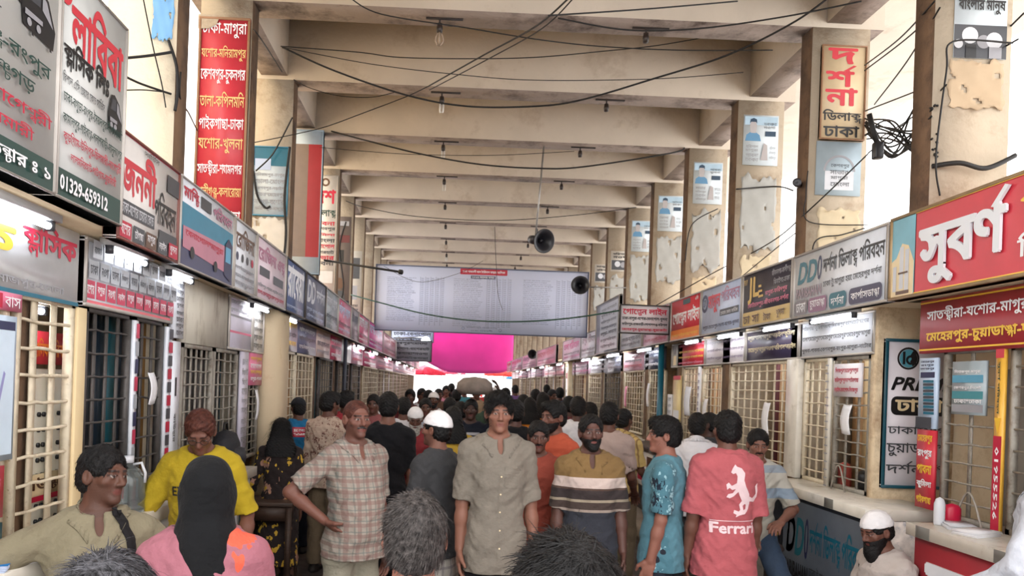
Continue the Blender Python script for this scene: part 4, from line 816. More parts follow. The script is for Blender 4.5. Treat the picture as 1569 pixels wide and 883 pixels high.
for y0, y1, z0, z1, bg, dr, lb in RN: board('wall_notice', lb, 'notice', 'R', 2.985, y0, y1, z0, z1, bg, dr, 0.02, None)
slab('pipe_post', 'whitish tiled post dividing two right shops by the double D sign', 'post', (2.97, 6.24, 1.09), (3.06, 6.46, 2.11), TILE)
mb = MB(); mb.tube([(2.9, 10.12, 0), (2.9, 10.12, 2.6)], 0.04, 0, 12); tag(mb.build('teal_pole', TEAL, None, True), 'thin teal pole standing between the red and slate route boards', 'pole')
mb = MB(); mb.tube([(-1.62, 11.32, 0), (-1.62, 11.32, 3.0)], 0.03, 0, 8); tag(mb.build('drain_pipe', mat('pipe_dark', (60, 66, 80), 0.5), None, True), 'dark upright pipe in front of the left shops beside the white board', 'pipe')
# ------------------------------------------------------------------ hanging papers
def paper(side, x, y, z0, z1, w, label, m=PAPER):
    mb = MB(); n = 6; g = []
    for j in range(n + 1):
        v = j / n; zz = z1 + (z0 - z1) * v; dx = 0.015 * math.sin(3 * v) + 0.01 * v
        g.append([(x + (dx if side == 'L' else -dx), y - w / 2 + w * i / 3 + 0.01 * math.sin(4 * v), zz + 0.004 * math.sin(5 * i)) for i in range(4)])
    for j in range(n):
        for i in range(3): mb.face([g[j][i], g[j][i + 1], g[j + 1][i + 1], g[j + 1][i]])
    o = mb.build('hanging_paper', m, None, True); o.modifiers.new('thick', 'SOLIDIFY').thickness = 0.0015
    return tag(o, label, 'paper')
paper('L', -1.71, 4.25, 1.62, 1.80, 0.09, 'white folded paper hanging on the dark left grille')
paper('L', -1.71, 6.55, 1.42, 1.68, 0.08, 'small white slip dangling on the narrow grille by the pier')
paper('R', 2.98, 5.45, 1.52, 1.74, 0.12, 'white sheet hanging under the crimson lined notice')
paper('R', 2.98, 9.15, 1.50, 1.86, 0.22, 'crumpled white cloth tied to a cream grille', mat('white_cloth', (230, 234, 244), 0.8))
paper('R', 2.98, 8.5, 1.45, 1.72, 0.12, 'small white paper on the cream grille next to the dividing strip')
paper('R', 2.98, 6.85, 1.42, 1.72, 0.14, 'white paper roll hung on the wide cream grille')
paper('R', 2.98, 11.0, 1.55, 1.9, 0.12, 'white paper on the yellowish grille past the teal pole'); paper('R', 2.98, 12.4, 1.5, 1.85, 0.14, 'pinkish paper on the second yellowish grille', P('notice_pink', (216, 120, 150)))
# ------------------------------------------------------------------ counters
def counter(side, xf, xb, y0, y1, zt, label, fm, draw=None, top=TILE, endm=None):
    sg = 1 if side == 'R' else -1
    t = thing('ticket_counter', label, 'counter', (xf, (y0 + y1) / 2, 0)); h = (y1 - y0) / 2; w = abs(xb - xf)
    mb = MB(); mb.box((0, -h, zt - 0.07), (sg * w, h, zt), 0)
    k = int(h * 2 / 0.3)
    for i in range(k):
        if i % 2: mb.box((-sg * 0.002, -h + (i + 0.3) * 0.3, zt - 0.068), (0, -h + (i + 0.7) * 0.3, zt - 0.002), 1)
    bevel(mb.build('top', [top, mat('tile_dark', (120, 118, 112), 0.3)], t), 0.006, 1)
    mb = MB(); mb.box((sg * 0.05, -h + 0.01, 0), (sg * w, h - 0.01, zt - 0.07), 0)
    mb.m[2] = 1
    mb.build('front_panel', [fm, endm or fm], t)
    if draw:
        ux, uy, un = (Vector(q) for q in facing(side))
        org = Vector((sg * 0.05, h - 0.02 if side == 'R' else -h + 0.02, 0.12)); s = Sheet(2 * h - 0.04, zt - 0.2, org, ux, uy, un); draw(s); s.done(t)
    return t
counter('R', 2.66, 3.2, 1.2, 4.2, 1.09, 'red fronted counter with raised white lettering, nearest on the right', P('sign_red', (204, 62, 74)), lambda s: s.text('সুবর্ণ', 0.035, 0.3, 0.42, 1.03, mat('raised_letter', (226, 230, 236)), 0.075, 0, 0.012))
def d_ddc(s):
    s.rect(0.02, 0.04, 0.2, 0.97, P('counter_ink', (46, 50, 58))); s.disc(0.1, 0.62, 0.1, GOLD); s.rows(3, 0.04, 0.1, 0.18, 0.4, GREY, 1); s.rect(0.22, 0.0, 1, 0.97, P('counter_slate', (104, 112, 124)))
    class Q: pass
    q = Sheet(s.W * 0.78, s.H * 0.97, s.o + s.ux * (0.22 * s.W) + s.un * 0.004, s.ux, s.uy, s.un); q.mb = s.mb; q.mats = s.mats
    d_ddl(q, True)
counter('R', 2.66, 3.2, 4.62, 6.2, 1.09, 'counter with dark front carrying teal double D letters and town pills', P('counter_dark', (40, 44, 52)), d_ddc, TILE, mat('posters_torn', (222, 214, 206), 0.8, 0.3, 14, dirt=(70, 100, 130), dscale=9, damt=0.4))
counter('R', 2.72, 3.2, 6.3, 8.5, 1.05, 'cream tiled counter behind the man in white shirt', TILE); counter('R', 2.66, 3.2, 8.6, 10.9, 1.04, 'dark edged counter with pasted portraits on its pale front', P('counter_cream', (206, 196, 184)), lambda s: (s.rect(0, 0, 1, 0.42, BLACK), [s.rect(0.2 + 0.2 * k, 0.5, 0.32 + 0.2 * k, 0.92, (CRIM, BROWN, DGREY)[k % 3]) for k in range(4)]), WOOD)
counter('R', 2.72, 3.2, 11.2, 18.2, 1.04, 'long plain counter under the far right grilles', TILE)
counter('L', -1.5, -2.0, 1.4, 5.86, 1.09, 'white counter along the nearest left shops with pasted bills on its front', P('counter_white', (216, 214, 210)), lambda s: [s.rect(0.72 + 0.055 * k, 0.3 + 0.1 * (k % 2), 0.76 + 0.055 * k, 0.85, (TEAL, GREY, SKYB, LGREY, TEAL)[k]) for k in range(5)], TILE)
counter('L', -1.66, -2.0, 8.1, 18, 1.06, 'cream counter along the far left shops', TILE)
# ------------------------------------------------------------------ under-sign fluorescent fittings
def tube_light(side, y0, y1, label, lit=False, x=None, z=2.425):
    x = x if x is not None else (2.86 if side == 'R' else -1.66)
    t = thing('tube_light', label, 'lamp', (x, (y0 + y1) / 2, z)); h = (y1 - y0) / 2
    mb = MB(); mb.box((-0.03, -h, -0.02), (0.03, h, 0.012)); mb.build('housing', mat('fitting', (190, 190, 190), 0.4), t)
    mb = MB(); mb.tube([(0, -h + 0.04, -0.042), (0, h - 0.04, -0.042)], 0.014, 0, 10); mb.build('tube', TUBEON if lit else TUBE, t, True)
    for e in (-1, 1):
        mb = MB(); mb.box((-0.016, e * (h - 0.04) - 0.012, -0.06), (0.016, e * (h - 0.04) + 0.012, -0.018)); mb.build('end_cap', DGREY, t)
for s_, a, b, lb in (('R', 5.15, 5.85, 'tube light below the pale double D sign'), ('R', 2.6, 3.6, 'added tube light brightening the board below the big red sign'), ('R', 6.1, 6.75, 'tube light below the dark JL sign'), ('R', 7.2, 7.9, 'tube light below the pale blue sign'), ('R', 8.4, 9.0, 'tube light below the red sign by the hanging board'), ('R', 10.4, 11.3, 'tube light above the slate blue board'),  # the tube under the big red sign is added to brighten its route board
                     ('L', 2.3, 3.1, 'tube light below the tall pale sign on the left'), ('L', 3.55, 4.05, 'tube light over the gridded board'), ('L', 4.3, 4.75, 'twin tube light over the narrow vertical notice'), ('L', 6.1, 6.7, 'tube light beside the top of the beige pier')):
    tube_light(s_, a, b, lb)
for i, y in enumerate((12.4, 15.0, 18.8, 22.5, 26.5, 31.0)):
    nth = ['first', 'second', 'third', 'fourth', 'fifth', 'sixth'][i]
    tube_light('R', y, y + 1.1, 'small lit tube light of the far right signs, %s beyond the tall grey board' % nth, True); tube_light('L', y + .5, y + 1.6, 'small lit tube light of the far left signs, %s past the dark pipe' % nth, True)
tube_light('L', 2.95, 3.42, 'unseen tube light brightening the room with the switch cabinet', True, -1.85, 2.1); tube_light('R', 5.3, 6.1, 'added tube light brightening the shop beside the peeling wall end', True, 3.16, 2.36); tube_light('R', 2.4, 3.6, 'added tube light brightening the nearest right shop', True, 3.2, 2.36)  # unseen tubes added inside the shops to brighten their interiors
tube_light('R', 6.7, 7.6, 'added tube light brightening the shop under the plum route board', True, 3.16, 2.36); tube_light('R', 8.3, 9.3, 'added tube light brightening the shop with the white cloth', True, 3.16, 2.36)  # two more added tubes, lifting the right shop interiors
tube_light('L', 7.2, 7.9, 'bright lit tube light just past the beige pier', True)
for y, lb in ((21.2, 'lit round lamp jutting from the far left shops'),):
    t = thing('globe_lamp', lb, 'lamp', (-0.75, y, 2.98)); mb = MB(); mb.lathe([(0.001, -0.13), (0.09, -0.1), (0.13, 0), (0.09, 0.1), (0.001, 0.13)], n=16); mb.build('globe', TUBEON, t, True); mb = MB(); mb.tube([(-0.85, 0, 0.05), (0, 0, 0.12)], 0.015); mb.build('bracket', STEEL, t)
# ------------------------------------------------------------------ lamp holders under the beams
def lampholder(x, y, kind, label, group):
    t = thing('ceiling_lamp', label, 'lamp', (x, y, 4.96), group)
    mb = MB(); mb.tube([(0, 0, 0), (0, 0, -0.05)], 0.008); mb.box((-0.12, -0.012, -0.012), (0.2, 0.012, 0.0)); mb.build('bracket', DARKIN, t)
    mb = MB(); mb.lathe([(0.001, -0.045), (0.022, -0.05), (0.028, -0.09), (0.024, -0.13), (0.001, -0.132)], n=12); mb.build('holder', mat('bakelite', (46, 36, 32), 0.4), t, True)
    if kind:
        mb = MB()
        if kind == 1:
            for q in (-1, 1):
                mb.tube([(0.014 * q, 0, -0.13), (0.03 * q, 0.01, -0.16), (0.034 * q, 0, -0.20), (0.012 * q, 0, -0.235)], 0.009, 0, 6); mb.tube([(0, 0.014 * q, -0.13), (0, 0.03 * q, -0.16), (0, 0.034 * q, -0.20), (0, 0.012 * q, -0.235)], 0.009, 0, 6)
        else:
            for q in (-1, 1): mb.tube([(0.016 * q, 0, -0.13), (0.016 * q, 0, -0.21), (0.008 * q, 0, -0.225)], 0.011, 0, 8)
        mb.build('bulb', mat('bulb_dusty', (170, 150, 130), 0.3) if kind == 1 else mat('bulb_white', (230, 226, 220), 0.2), t, True)
for i, y in enumerate(PY[3:14]):
    lampholder(-0.2, y + 0.15, (1, 2)[i % 2] if i in (0, 1, 3, 6, 7, 8) else (2 if i == 2 else 0), ['first', 'second', 'third', 'fourth', 'fifth', 'sixth', 'seventh', 'eighth', 'ninth', 'tenth', 'eleventh'][i] + ' lamp fitting of the left row, counted from the nearest beam in view', 'lamp fittings under the beams, left row')
    lampholder(1.6, y + 0.15, 0, 'empty black lamp holder, ' + ['first', 'second', 'third', 'fourth', 'fifth', 'sixth', 'seventh', 'eighth', 'ninth', 'tenth', 'eleventh'][i] + ' of the right row from the nearest beam', 'lamp holders under the beams, right row')
# ------------------------------------------------------------------ horn loudspeakers
def horn(loc, ax, label, arm):
    t = thing('horn_speaker', label, 'loudspeaker', loc); ax = Vector(ax).normalized()
    mb = MB(); mb.lathe([(0.03, -0.16), (0.035, -0.08), (0.06, -0.02), (0.10, 0.04), (0.15, 0.075), (0.158, 0.08), (0.15, 0.082), (0.095, 0.045), (0.05, -0.01), (0.03, -0.06), (0.0, -0.062)], ax=ax, n=28); mb.build('bell', mat('horn_black', (34, 34, 40), 0.35, 0.1), t, True)
    mb = MB(); mb.lathe([(0.001, -0.26), (0.055, -0.255), (0.06, -0.17), (0.03, -0.155)], ax=ax, n=18); mb.build('driver', mat('driver_grey', (60, 58, 62), 0.4), t, True)
    mb = MB(); mb.lathe([(0.001, 0.03), (0.022, 0.02), (0.026, -0.03), (0.001, -0.05)], ax=ax, n=14); mb.build('throat_cone', mat('horn_black', (34, 34, 40)), t, True)
    mb = MB(); mb.tube([tuple(-ax * 0.15), arm], 0.012); mb.build('bracket', STEEL, t)
h1 = at(829, 369, 9.62); horn(h1, (0.42, -0.88, -0.22), 'black horn loudspeaker hanging under the beams right of centre', (0, 0.05, 4.95 - h1.z))
h2 = at(889, 438, 12.6); horn(h2, (-0.15, -1, 0.0), 'black horn loudspeaker with round mouth toward the viewer at the banner edge', (3.0 - h2.x, 0.18, 0.02))
h3 = at(817, 543, 24.0); horn(h3, (-0.5, -1, -0.1), 'small distant horn loudspeaker in front of the magenta cloth', (2.8 - h3.x, 0, 0.0))
mb = MB(); a, b = at(497, 399, 9.6), at(614, 417, 9.0); mb.tube([a, b], 0.014); mb.lathe([(0.001, -0.03), (0.03, -0.02), (0.03, 0.02), (0.001, 0.03)], b, b - a, 12); tag(mb.build('bracket_pole', WIRE, None, True), 'thin black pole with a knob reaching from the left signs toward the banner', 'pole')
h4 = at(1344, 228, 5.5); t = thing('hanging_box', 'black device dangling from the cables beside the red lettered pillar', 'device', h4)
mb = MB(); mb.tube([(-0.07, 0, 0.26), (-0.03, 0, 0.12), (0, 0, 0.04)], 0.02); mb.build('cable_knot', WIRE, t); mb = MB(); mb.box((-0.03, -0.03, -0.08), (0.04, 0.03, 0.05)); bevel(mb.build('case', mat('horn_black', (34, 34, 40)), t), 0.012)
h5 = at(1222, 281, 6.3); t = thing('security_camera', 'small dark camera on the edge of the red lettered pillar', 'camera', h5); mb = MB(); mb.lathe([(0.001, -0.09), (0.03, -0.085), (0.036, 0.06), (0.03, 0.065), (0.001, 0.055)], ax=(-0.6, -1, -0.1), n=14); mb.build('barrel', mat('horn_black', (34, 34, 40)), t, True); mb = MB(); mb.tube([(0.02, 0.05, 0), (0.12, 0.1, 0)], 0.012); mb.build('arm', STEEL, t)
# ------------------------------------------------------------------ cables
def cable(pts, label, r=0.006, name='overhead_cable', m=None, n=8, group=None):
    """pts: (pixel x, pixel y, depth) - a smooth hanging cable through them"""
    Q = [at(*p) for p in pts]; out = []
    for i in range(len(Q) - 1):
        p0, p1, p2, p3 = Q[max(i - 1, 0)], Q[i], Q[i + 1], Q[min(i + 2, len(Q) - 1)]
        for k in range(n):
            t = k / n; out.append(0.5 * ((2 * p1) + (-p0 + p2) * t + (2 * p0 - 5 * p1 + 4 * p2 - p3) * t * t + (-p0 + 3 * p1 - 3 * p2 + p3) * t ** 3))
    out.append(Q[-1]); mb = MB(); mb.tube(out, r, 0, 5); return tag(mb.build(name, m or WIRE, None, True), label, 'cable', group)
cable([(430, 71, 6.9), (548, 80, 6.9), (612, 88, 6.9), (716, 90, 6.9), (820, 88, 6.9), (930, 78, 6.9), (1012, 69, 6.9), (1131, 48, 6.8)], 'thin cable sagging under the first beams from the left pillar', 0.005)
cable([(432, 72, 7.0), (511, 108, 7.1), (623, 146, 7.3), (716, 163, 7.4), (820, 163, 7.3), (892, 153, 7.1), (1004, 120, 6.8), (1116, 84, 6.5), (1220, 32, 6.1), (1290, -20, 5.9)], 'thick cable with the deepest sag crossing the aisle overhead', 0.009)
cable([(436, 73, 6.9), (567, 98, 6.9), (698, 114, 6.9), (820, 123, 6.9), (1004, 121, 6.8), (1139, 111, 6.8)], 'thin straight cable crossing just below the deep sagging one', 0.004)
cable([(488, 196, 9.6), (567, 217, 9.3), (649, 237, 9.2), (735, 252, 9.2), (820, 258, 9.2), (892, 256, 9.2), (1027, 235, 9.3), (1050, 226, 9.55)], 'thick cable sagging across the middle of the aisle below the third beam', 0.010)
cable([(535, -4, 5.6), (585, 22, 5.7), (716, 43, 5.9), (820, 60, 6.0), (918, 71, 6.1), (1042, 77, 6.1), (1184, 77, 6.1)], 'thin cable from the top of the view toward the right pillars', 0.005)
cable([(655, 133, 7.7), (740, 85, 6.6), (820, 41, 5.7), (873, -4, 5.2)], 'double thickness cable climbing from the second left lamp to the top centre', 0.007)
cable([(658, 138, 7.7), (745, 92, 6.6), (830, 44, 5.7), (880, -4, 5.2)], 'thinner companion cable climbing just right of it to the top centre', 0.005)
cable([(387, 219, 7.7), (451, 206, 7.7), (500, 194, 7.7), (560, 172, 7.7), (623, 148, 7.7), (655, 133, 7.7)], 'thin cable rising from the left notice to the second lamp', 0.005)
cable([(450, 122, 7.88), (475, 135, 7.8), (520, 147, 7.8), (570, 149, 7.8), (606, 141, 7.8)], 'short thin cable drooping along the second beam on the left', 0.004)
cable([(490, 226, 9.3), (560, 232, 9.3), (640, 237, 9.3), (760, 238, 9.3), (880, 232, 9.4)], 'faint cable running along the third beam', 0.004)
cable([(530, 308, 12.77), (560, 318, 12.5), (640, 332, 12.5), (760, 338, 12.5), (880, 330, 12.6), (975, 318, 12.77)], 'faint cable slack below the fifth beam', 0.006)
cable([(840, 24, 5.0), (990, 14, 5.4), (1130, 2, 5.8)], 'cable along the top edge right of centre', 0.006)
cable([(855, 28, 6.0), (960, 46, 6.1), (1070, 44, 6.1), (1200, 26, 6.0), (1320, 2, 5.8)], 'dark cable curving along the nearest beam to the upper right', 0.007)
cable([(538, 452, 12.2), (590, 466, 11.8), (650, 481, 11.4), (720, 491, 11.0), (800, 493, 10.4), (880, 487, 9.9), (955, 475, 9.3)], 'green cable sagging in front of the pale banner', 0.011, m=mat('cable_green', (28, 74, 62), 0.5))
cable([(758, 348, 12.5), (760, 400, 13.5), (763, 450, 14.6), (770, 475, 14.7)], 'thin loose wire dangling in front of the banner', 0.005)
cable([(588, 408, 14.7), (640, 432, 14.7), (700, 420, 14.7), (740, 400, 14.6)], 'fine string swaying at the top left of the banner', 0.004)
cable([(183, 90, 4.4), (225, 86, 4.5), (264, 80, 4.6)], 'dark cable from the tall left sign to the pale pillar', 0.009)
cable([(182, 112, 4.3), (215, 128, 4.4), (262, 144, 4.6)], 'lower dark cable drooping to the pale pillar', 0.007)
cable([(181, 139, 4.3), (220, 138, 4.4), (258, 142, 4.6)], 'faint cable lowest of three by the pale pillar', 0.004)
cable([(219, -4, 4.3), (234, 70, 4.35), (248, 130, 4.5), (254, 165, 4.55)], 'thin wire falling down the pale pillar from the top', 0.004)
cable([(277, 110, 4.62), (276, 150, 4.7), (290, 175, 5.4), (302, 200, 6.2)], 'cable looping from the pale pillar to the red town sign', 0.006)
cable([(258, 62, 4.6), (270, 100, 4.6), (272, 140, 4.6), (268, 170, 4.6)], 'bunched black cable on the edge of the pale pillar', 0.010)
cable([(388, 45, 6.2), (400, 60, 6.3), (432, 110, 7.7)], 'short cable slanting between the red town sign and the next pillar', 0.006)
cable([(448, 180, 7.8), (430, 215, 7.8), (415, 240, 7.8), (392, 262, 7.8)], 'cable draped over the top of the teal headed notice', 0.008)
cable([(444, 225, 7.7), (436, 300, 7.8), (438, 360, 7.8), (432, 420, 7.8)], 'black cable falling beside the teal headed notice', 0.014)
cable([(388, 262, 7.86), (394, 300, 7.85), (406, 318, 7.85), (414, 316, 7.85)], 'tangled cable looping over the teal headed notice', 0.012)
cable([(530, 340, 12.74), (520, 380, 12.74), (526, 440, 12.74), (516, 480, 12.74)], 'black cable hanging by the dark portrait poster', 0.012)
cable([(1004, 469, 9.27), (1090, 420, 8.8), (1180, 372, 7.4), (1240, 322, 6.2), (1330, 236, 5.9)], 'long thin cable slanting up from the hanging board to the pillars', 0.006)
cable([(1060, 490, 8.9), (1120, 438, 8.0), (1200, 372, 7.0), (1236, 345, 6.3)], 'second slanting cable beneath the long one', 0.005)
_rng = random.Random(5)
for i in range(15):
    a = (1326 + _rng.uniform(-2, 8), 195 + _rng.uniform(-15, 20), 6.2); b = (1427 + _rng.uniform(0, 10), 195 + _rng.uniform(-35, 50), 4.6)
    cable([a, (1365 + _rng.uniform(-8, 8), 205 + _rng.uniform(-20, 38), 5.5), (1400, (a[1] + b[1]) / 2 + _rng.uniform(-5, 24), 5.0), b], 'one of many black cables bunched between the two nearest right pillars', 0.007, group='bunched cables between the right pillars')
for i, (x0, y0, x1, y1) in enumerate(((1325, 100, 1432, 2), (1325, 108, 1470, -20), (1326, 170, 1560, 60), (1330, 235, 1569, 20), (1340, 160, 1440, 12), (1350, 210, 1450, 130))):
    cable([(x0, y0, 6.2), ((x0 + x1) / 2, (y0 + y1) / 2 + 8, 5.3), (x1, y1, 4.5)], ['upper thin cable slanting up from the red lettered pillar', 'second thin cable slanting up from the red lettered pillar', 'cable crossing the nearest right pillar toward the top right', 'longest cable rising across the nearest right pillar', 'steep thin cable behind the nearest right pillar', 'short cable reaching the middle of the nearest right pillar'][i], 0.006)
cable([(1428, 255, 4.6), (1470, 250, 4.55), (1510, 258, 4.55), (1556, 238, 4.55)], 'black cable wrapped round the nearest right pillar', 0.016)
cable([(1440, 300, 4.6), (1434, 240, 4.55), (1450, 110, 4.55), (1460, 64, 4.55), (1552, 66, 4.55)], 'cable climbing the edge of the nearest right pillar', 0.006)
cable([(1330, 345, 6.2), (1240, 340, 6.2), (1235, 300, 6.2), (1238, 262, 6.2)], 'loose wire by the small dark camera', 0.005)
cable([(1245, 440, 6.1), (1248, 372, 6.2), (1290, 360, 6.2), (1325, 350, 6.2)], 'wire tied round the foot of the red lettered pillar', 0.006)
cable([(1100, 320, 9.4), (1060, 345, 9.4), (1050, 400, 9.4)], 'thin wire on the fourth right pillar', 0.007)
cable([(1128, 290, 7.8), (1190, 286, 7.8), (1215, 292, 7.0)], 'wire across the grey paper on the third right pillar', 0.008)
# ------------------------------------------------------------------ small goods
t = thing('water_jug', 'clear ribbed water jug on the left counter behind the man in olive polo', 'jug', (-1.62, 3.78, 1.09))
mb = MB(); mb.lathe([(0.001, 0), (0.085, 0), (0.09, 0.02), (0.085, 0.05), (0.09, 0.08), (0.085, 0.11), (0.09, 0.14), (0.085, 0.17), (0.06, 0.215), (0.03, 0.235), (0.028, 0.25), (0.001, 0.25)], n=24); mb.build('body', glassy('jug_plastic', (206, 216, 216)), t, True)
mb = MB(); mb.lathe([(0.001, 0.285), (0.03, 0.283), (0.03, 0.25), (0.001, 0.25)], n=18); mb.build('cap', LGREY, t, True)
mb = MB(); mb.tube([(0.03, 0, 0.24), (0.07, 0, 0.25), (0.09, 0, 0.2), (0.088, 0, 0.15)], 0.008); mb.build('handle', LGREY, t, True)
t = thing('backpack', 'black backpack standing on the end of the white left counter', 'bag', (-1.66, 5.55, 1.09))
mb = MB(); mb.lathe([(0.001, 0.0), (0.12, 0.005), (0.135, 0.1), (0.125, 0.22), (0.09, 0.30), (0.001, 0.33)], n=18)
for i, v in enumerate(mb.v): mb.v[i] = (v[0] * 0.8, v[1] * 1.2, v[2] * 0.92)
mb.build('body', mat('bag_black', (30, 30, 36), 0.7, 0.2, 20, 0.3), t, True)
mb = MB(); mb.lathe([(0.001, 0.03), (0.08, 0.035), (0.095, 0.1), (0.08, 0.17), (0.001, 0.19)], (0.06, 0, 0), n=14); mb.build('pocket', mat('bag_black2', (40, 40, 46), 0.6), t, True)
mb = MB(); mb.tube([(-0.02, 0, 0.29), (-0.02, 0.02, 0.35), (-0.02, 0.08, 0.35), (-0.02, 0.1, 0.28)], 0.01); mb.build('handle', WIRE, t, True)
t = thing('side_table', 'dark wooden table standing past the end of the left counter', 'table', (-1.45, 6.22, 0))
mb = MB(); mb.box((-0.2, -0.18, 0.74), (0.2, 0.18, 0.775)); bevel(mb.build('table_top', WOOD, t))
mb = MB()
for b in (((-0.17, -0.155, 0.62), (0.17, -0.135, 0.735)), ((-0.17, 0.135, 0.62), (0.17, 0.155, 0.735)), ((-0.17, -0.15, 0.62), (-0.15, 0.15, 0.735)), ((0.15, -0.15, 0.62), (0.17, 0.15, 0.735))): mb.box(*b)
mb.build('apron', WOOD, t); mb = MB(); mb.box((-0.17, -0.01, 0.2), (0.17, 0.01, 0.24)); mb.build('stretcher', WOOD, t)
for x in (-0.165, 0.165):
    for y in (-0.145, 0.145): mb = MB(); mb.box((x - 0.022, y - 0.022, 0), (x + 0.022, y + 0.022, 0.74)); mb.build('leg', WOOD, t)
def stool(x, y, h, label, rz=0):
    t = thing('stool', label, 'stool', (x, y, 0), None, rz)
    mb = MB(); mb.lathe([(0.001, h - 0.04), (0.15, h - 0.04), (0.16, h - 0.02), (0.15, h), (0.001, h)], n=20); mb.build('seat', WOOD, t)
    for q in range(4):
        a = PI / 4 + q * PI / 2; mb = MB(); mb.tube([(0.10 * math.cos(a), 0.10 * math.sin(a), h - 0.04), (0.16 * math.cos(a), 0.16 * math.sin(a), 0)], 0.016); mb.build('leg', WOOD, t)
    mb = MB(); mb.tube([(0.14 * math.cos(k * PI / 6), 0.14 * math.sin(k * PI / 6), h * 0.35) for k in range(13)], 0.01); mb.build('rung', WOOD, t)
stool(2.35, 4.42, 0.30, 'low wooden stool under the seated man in white cap')
stool(2.36, 5.45, 0.68, 'tall wooden stool under the man leaning on the counter')
for i, (x, y, a, m, lb) in enumerate(((-1.62, 2.62, 0.3, LBLUE, 'pale blue magazine on the counter under the arm of the man in olive polo'), (-1.56, 2.75, 1.0, PAPER, 'white leaflet pile on the counter at the lower left'), (-1.60, 3.5, 0.2, PAPER, 'white receipt pad on the counter by the man in yellow'), (2.82, 3.85, 0.4, PAPER, 'loose white papers on the red fronted counter'), (2.86, 4.05, 1.2, LGREY, 'grey ledger on the red fronted counter'))):
    t = thing('paper_stack', lb, 'papers', (x, y, 1.09), None, a); mb = MB()
    for k in range(4): q = random.uniform(-0.012, 0.012); mb.box((-0.10 + q, -0.07, 0.006 * k), (0.10 + q, 0.07 + q, 0.006 * k + 0.005))
    mb.build('sheets', m, t); mb = MB(); mb.box((-0.1, -0.07, 0.0245), (0.1, 0.07, 0.026)); s = Sheet(0.2, 0.14, (-0.1, -0.07, 0.026), (1, 0, 0), (0, 1, 0), (0, 0, 1)); mb.build('cover', (P('cover_blue', (40, 110, 170)) if i == 0 else m), t)
for y, w, lb in ((5.5, 0.10, 'bent wire arch through the grille on the double D counter'), (4.1, 0.11, 'bent wire arch on the red fronted counter')):
    mb = MB(); mb.tube([(2.95, y - w + 2 * w * k / 12, 1.09 + 0.19 * math.sin(PI * k / 12)) for k in range(13)], 0.006); tag(mb.build('ticket_arch', BAR, None, True), lb, 'wire arch')
for x, y, s, m, lb in ((2.9, 4.16, (0.05, 0.035, 0.12), CRIM, 'small crimson box on the corner of the red fronted counter'), (2.8, 4.12, (0.03, 0.025, 0.16), LGREY, 'slim white bottle beside the crimson box'), (3.15, 5.42, (0.07, 0.14, 0.17), BLACK, 'black bag behind the grille by the wall end'), (3.12, 5.72, (0.05, 0.05, 0.2), mat('rust_flower', (150, 60, 50), 0.8), 'rust red bundle behind the cream grille')):
    mb = MB(); mb.lathe([(0.001, 0), (0.9, 0), (1, 0.08), (1, 0.75), (0.7, 0.92), (0.001, 1)], n=14)
    for i, v in enumerate(mb.v): mb.v[i] = (x + v[0] * s[0], y + v[1] * s[1], 1.09 + v[2] * s[2])
    tag(mb.build('counter_item', m, None, True), lb, 'goods')
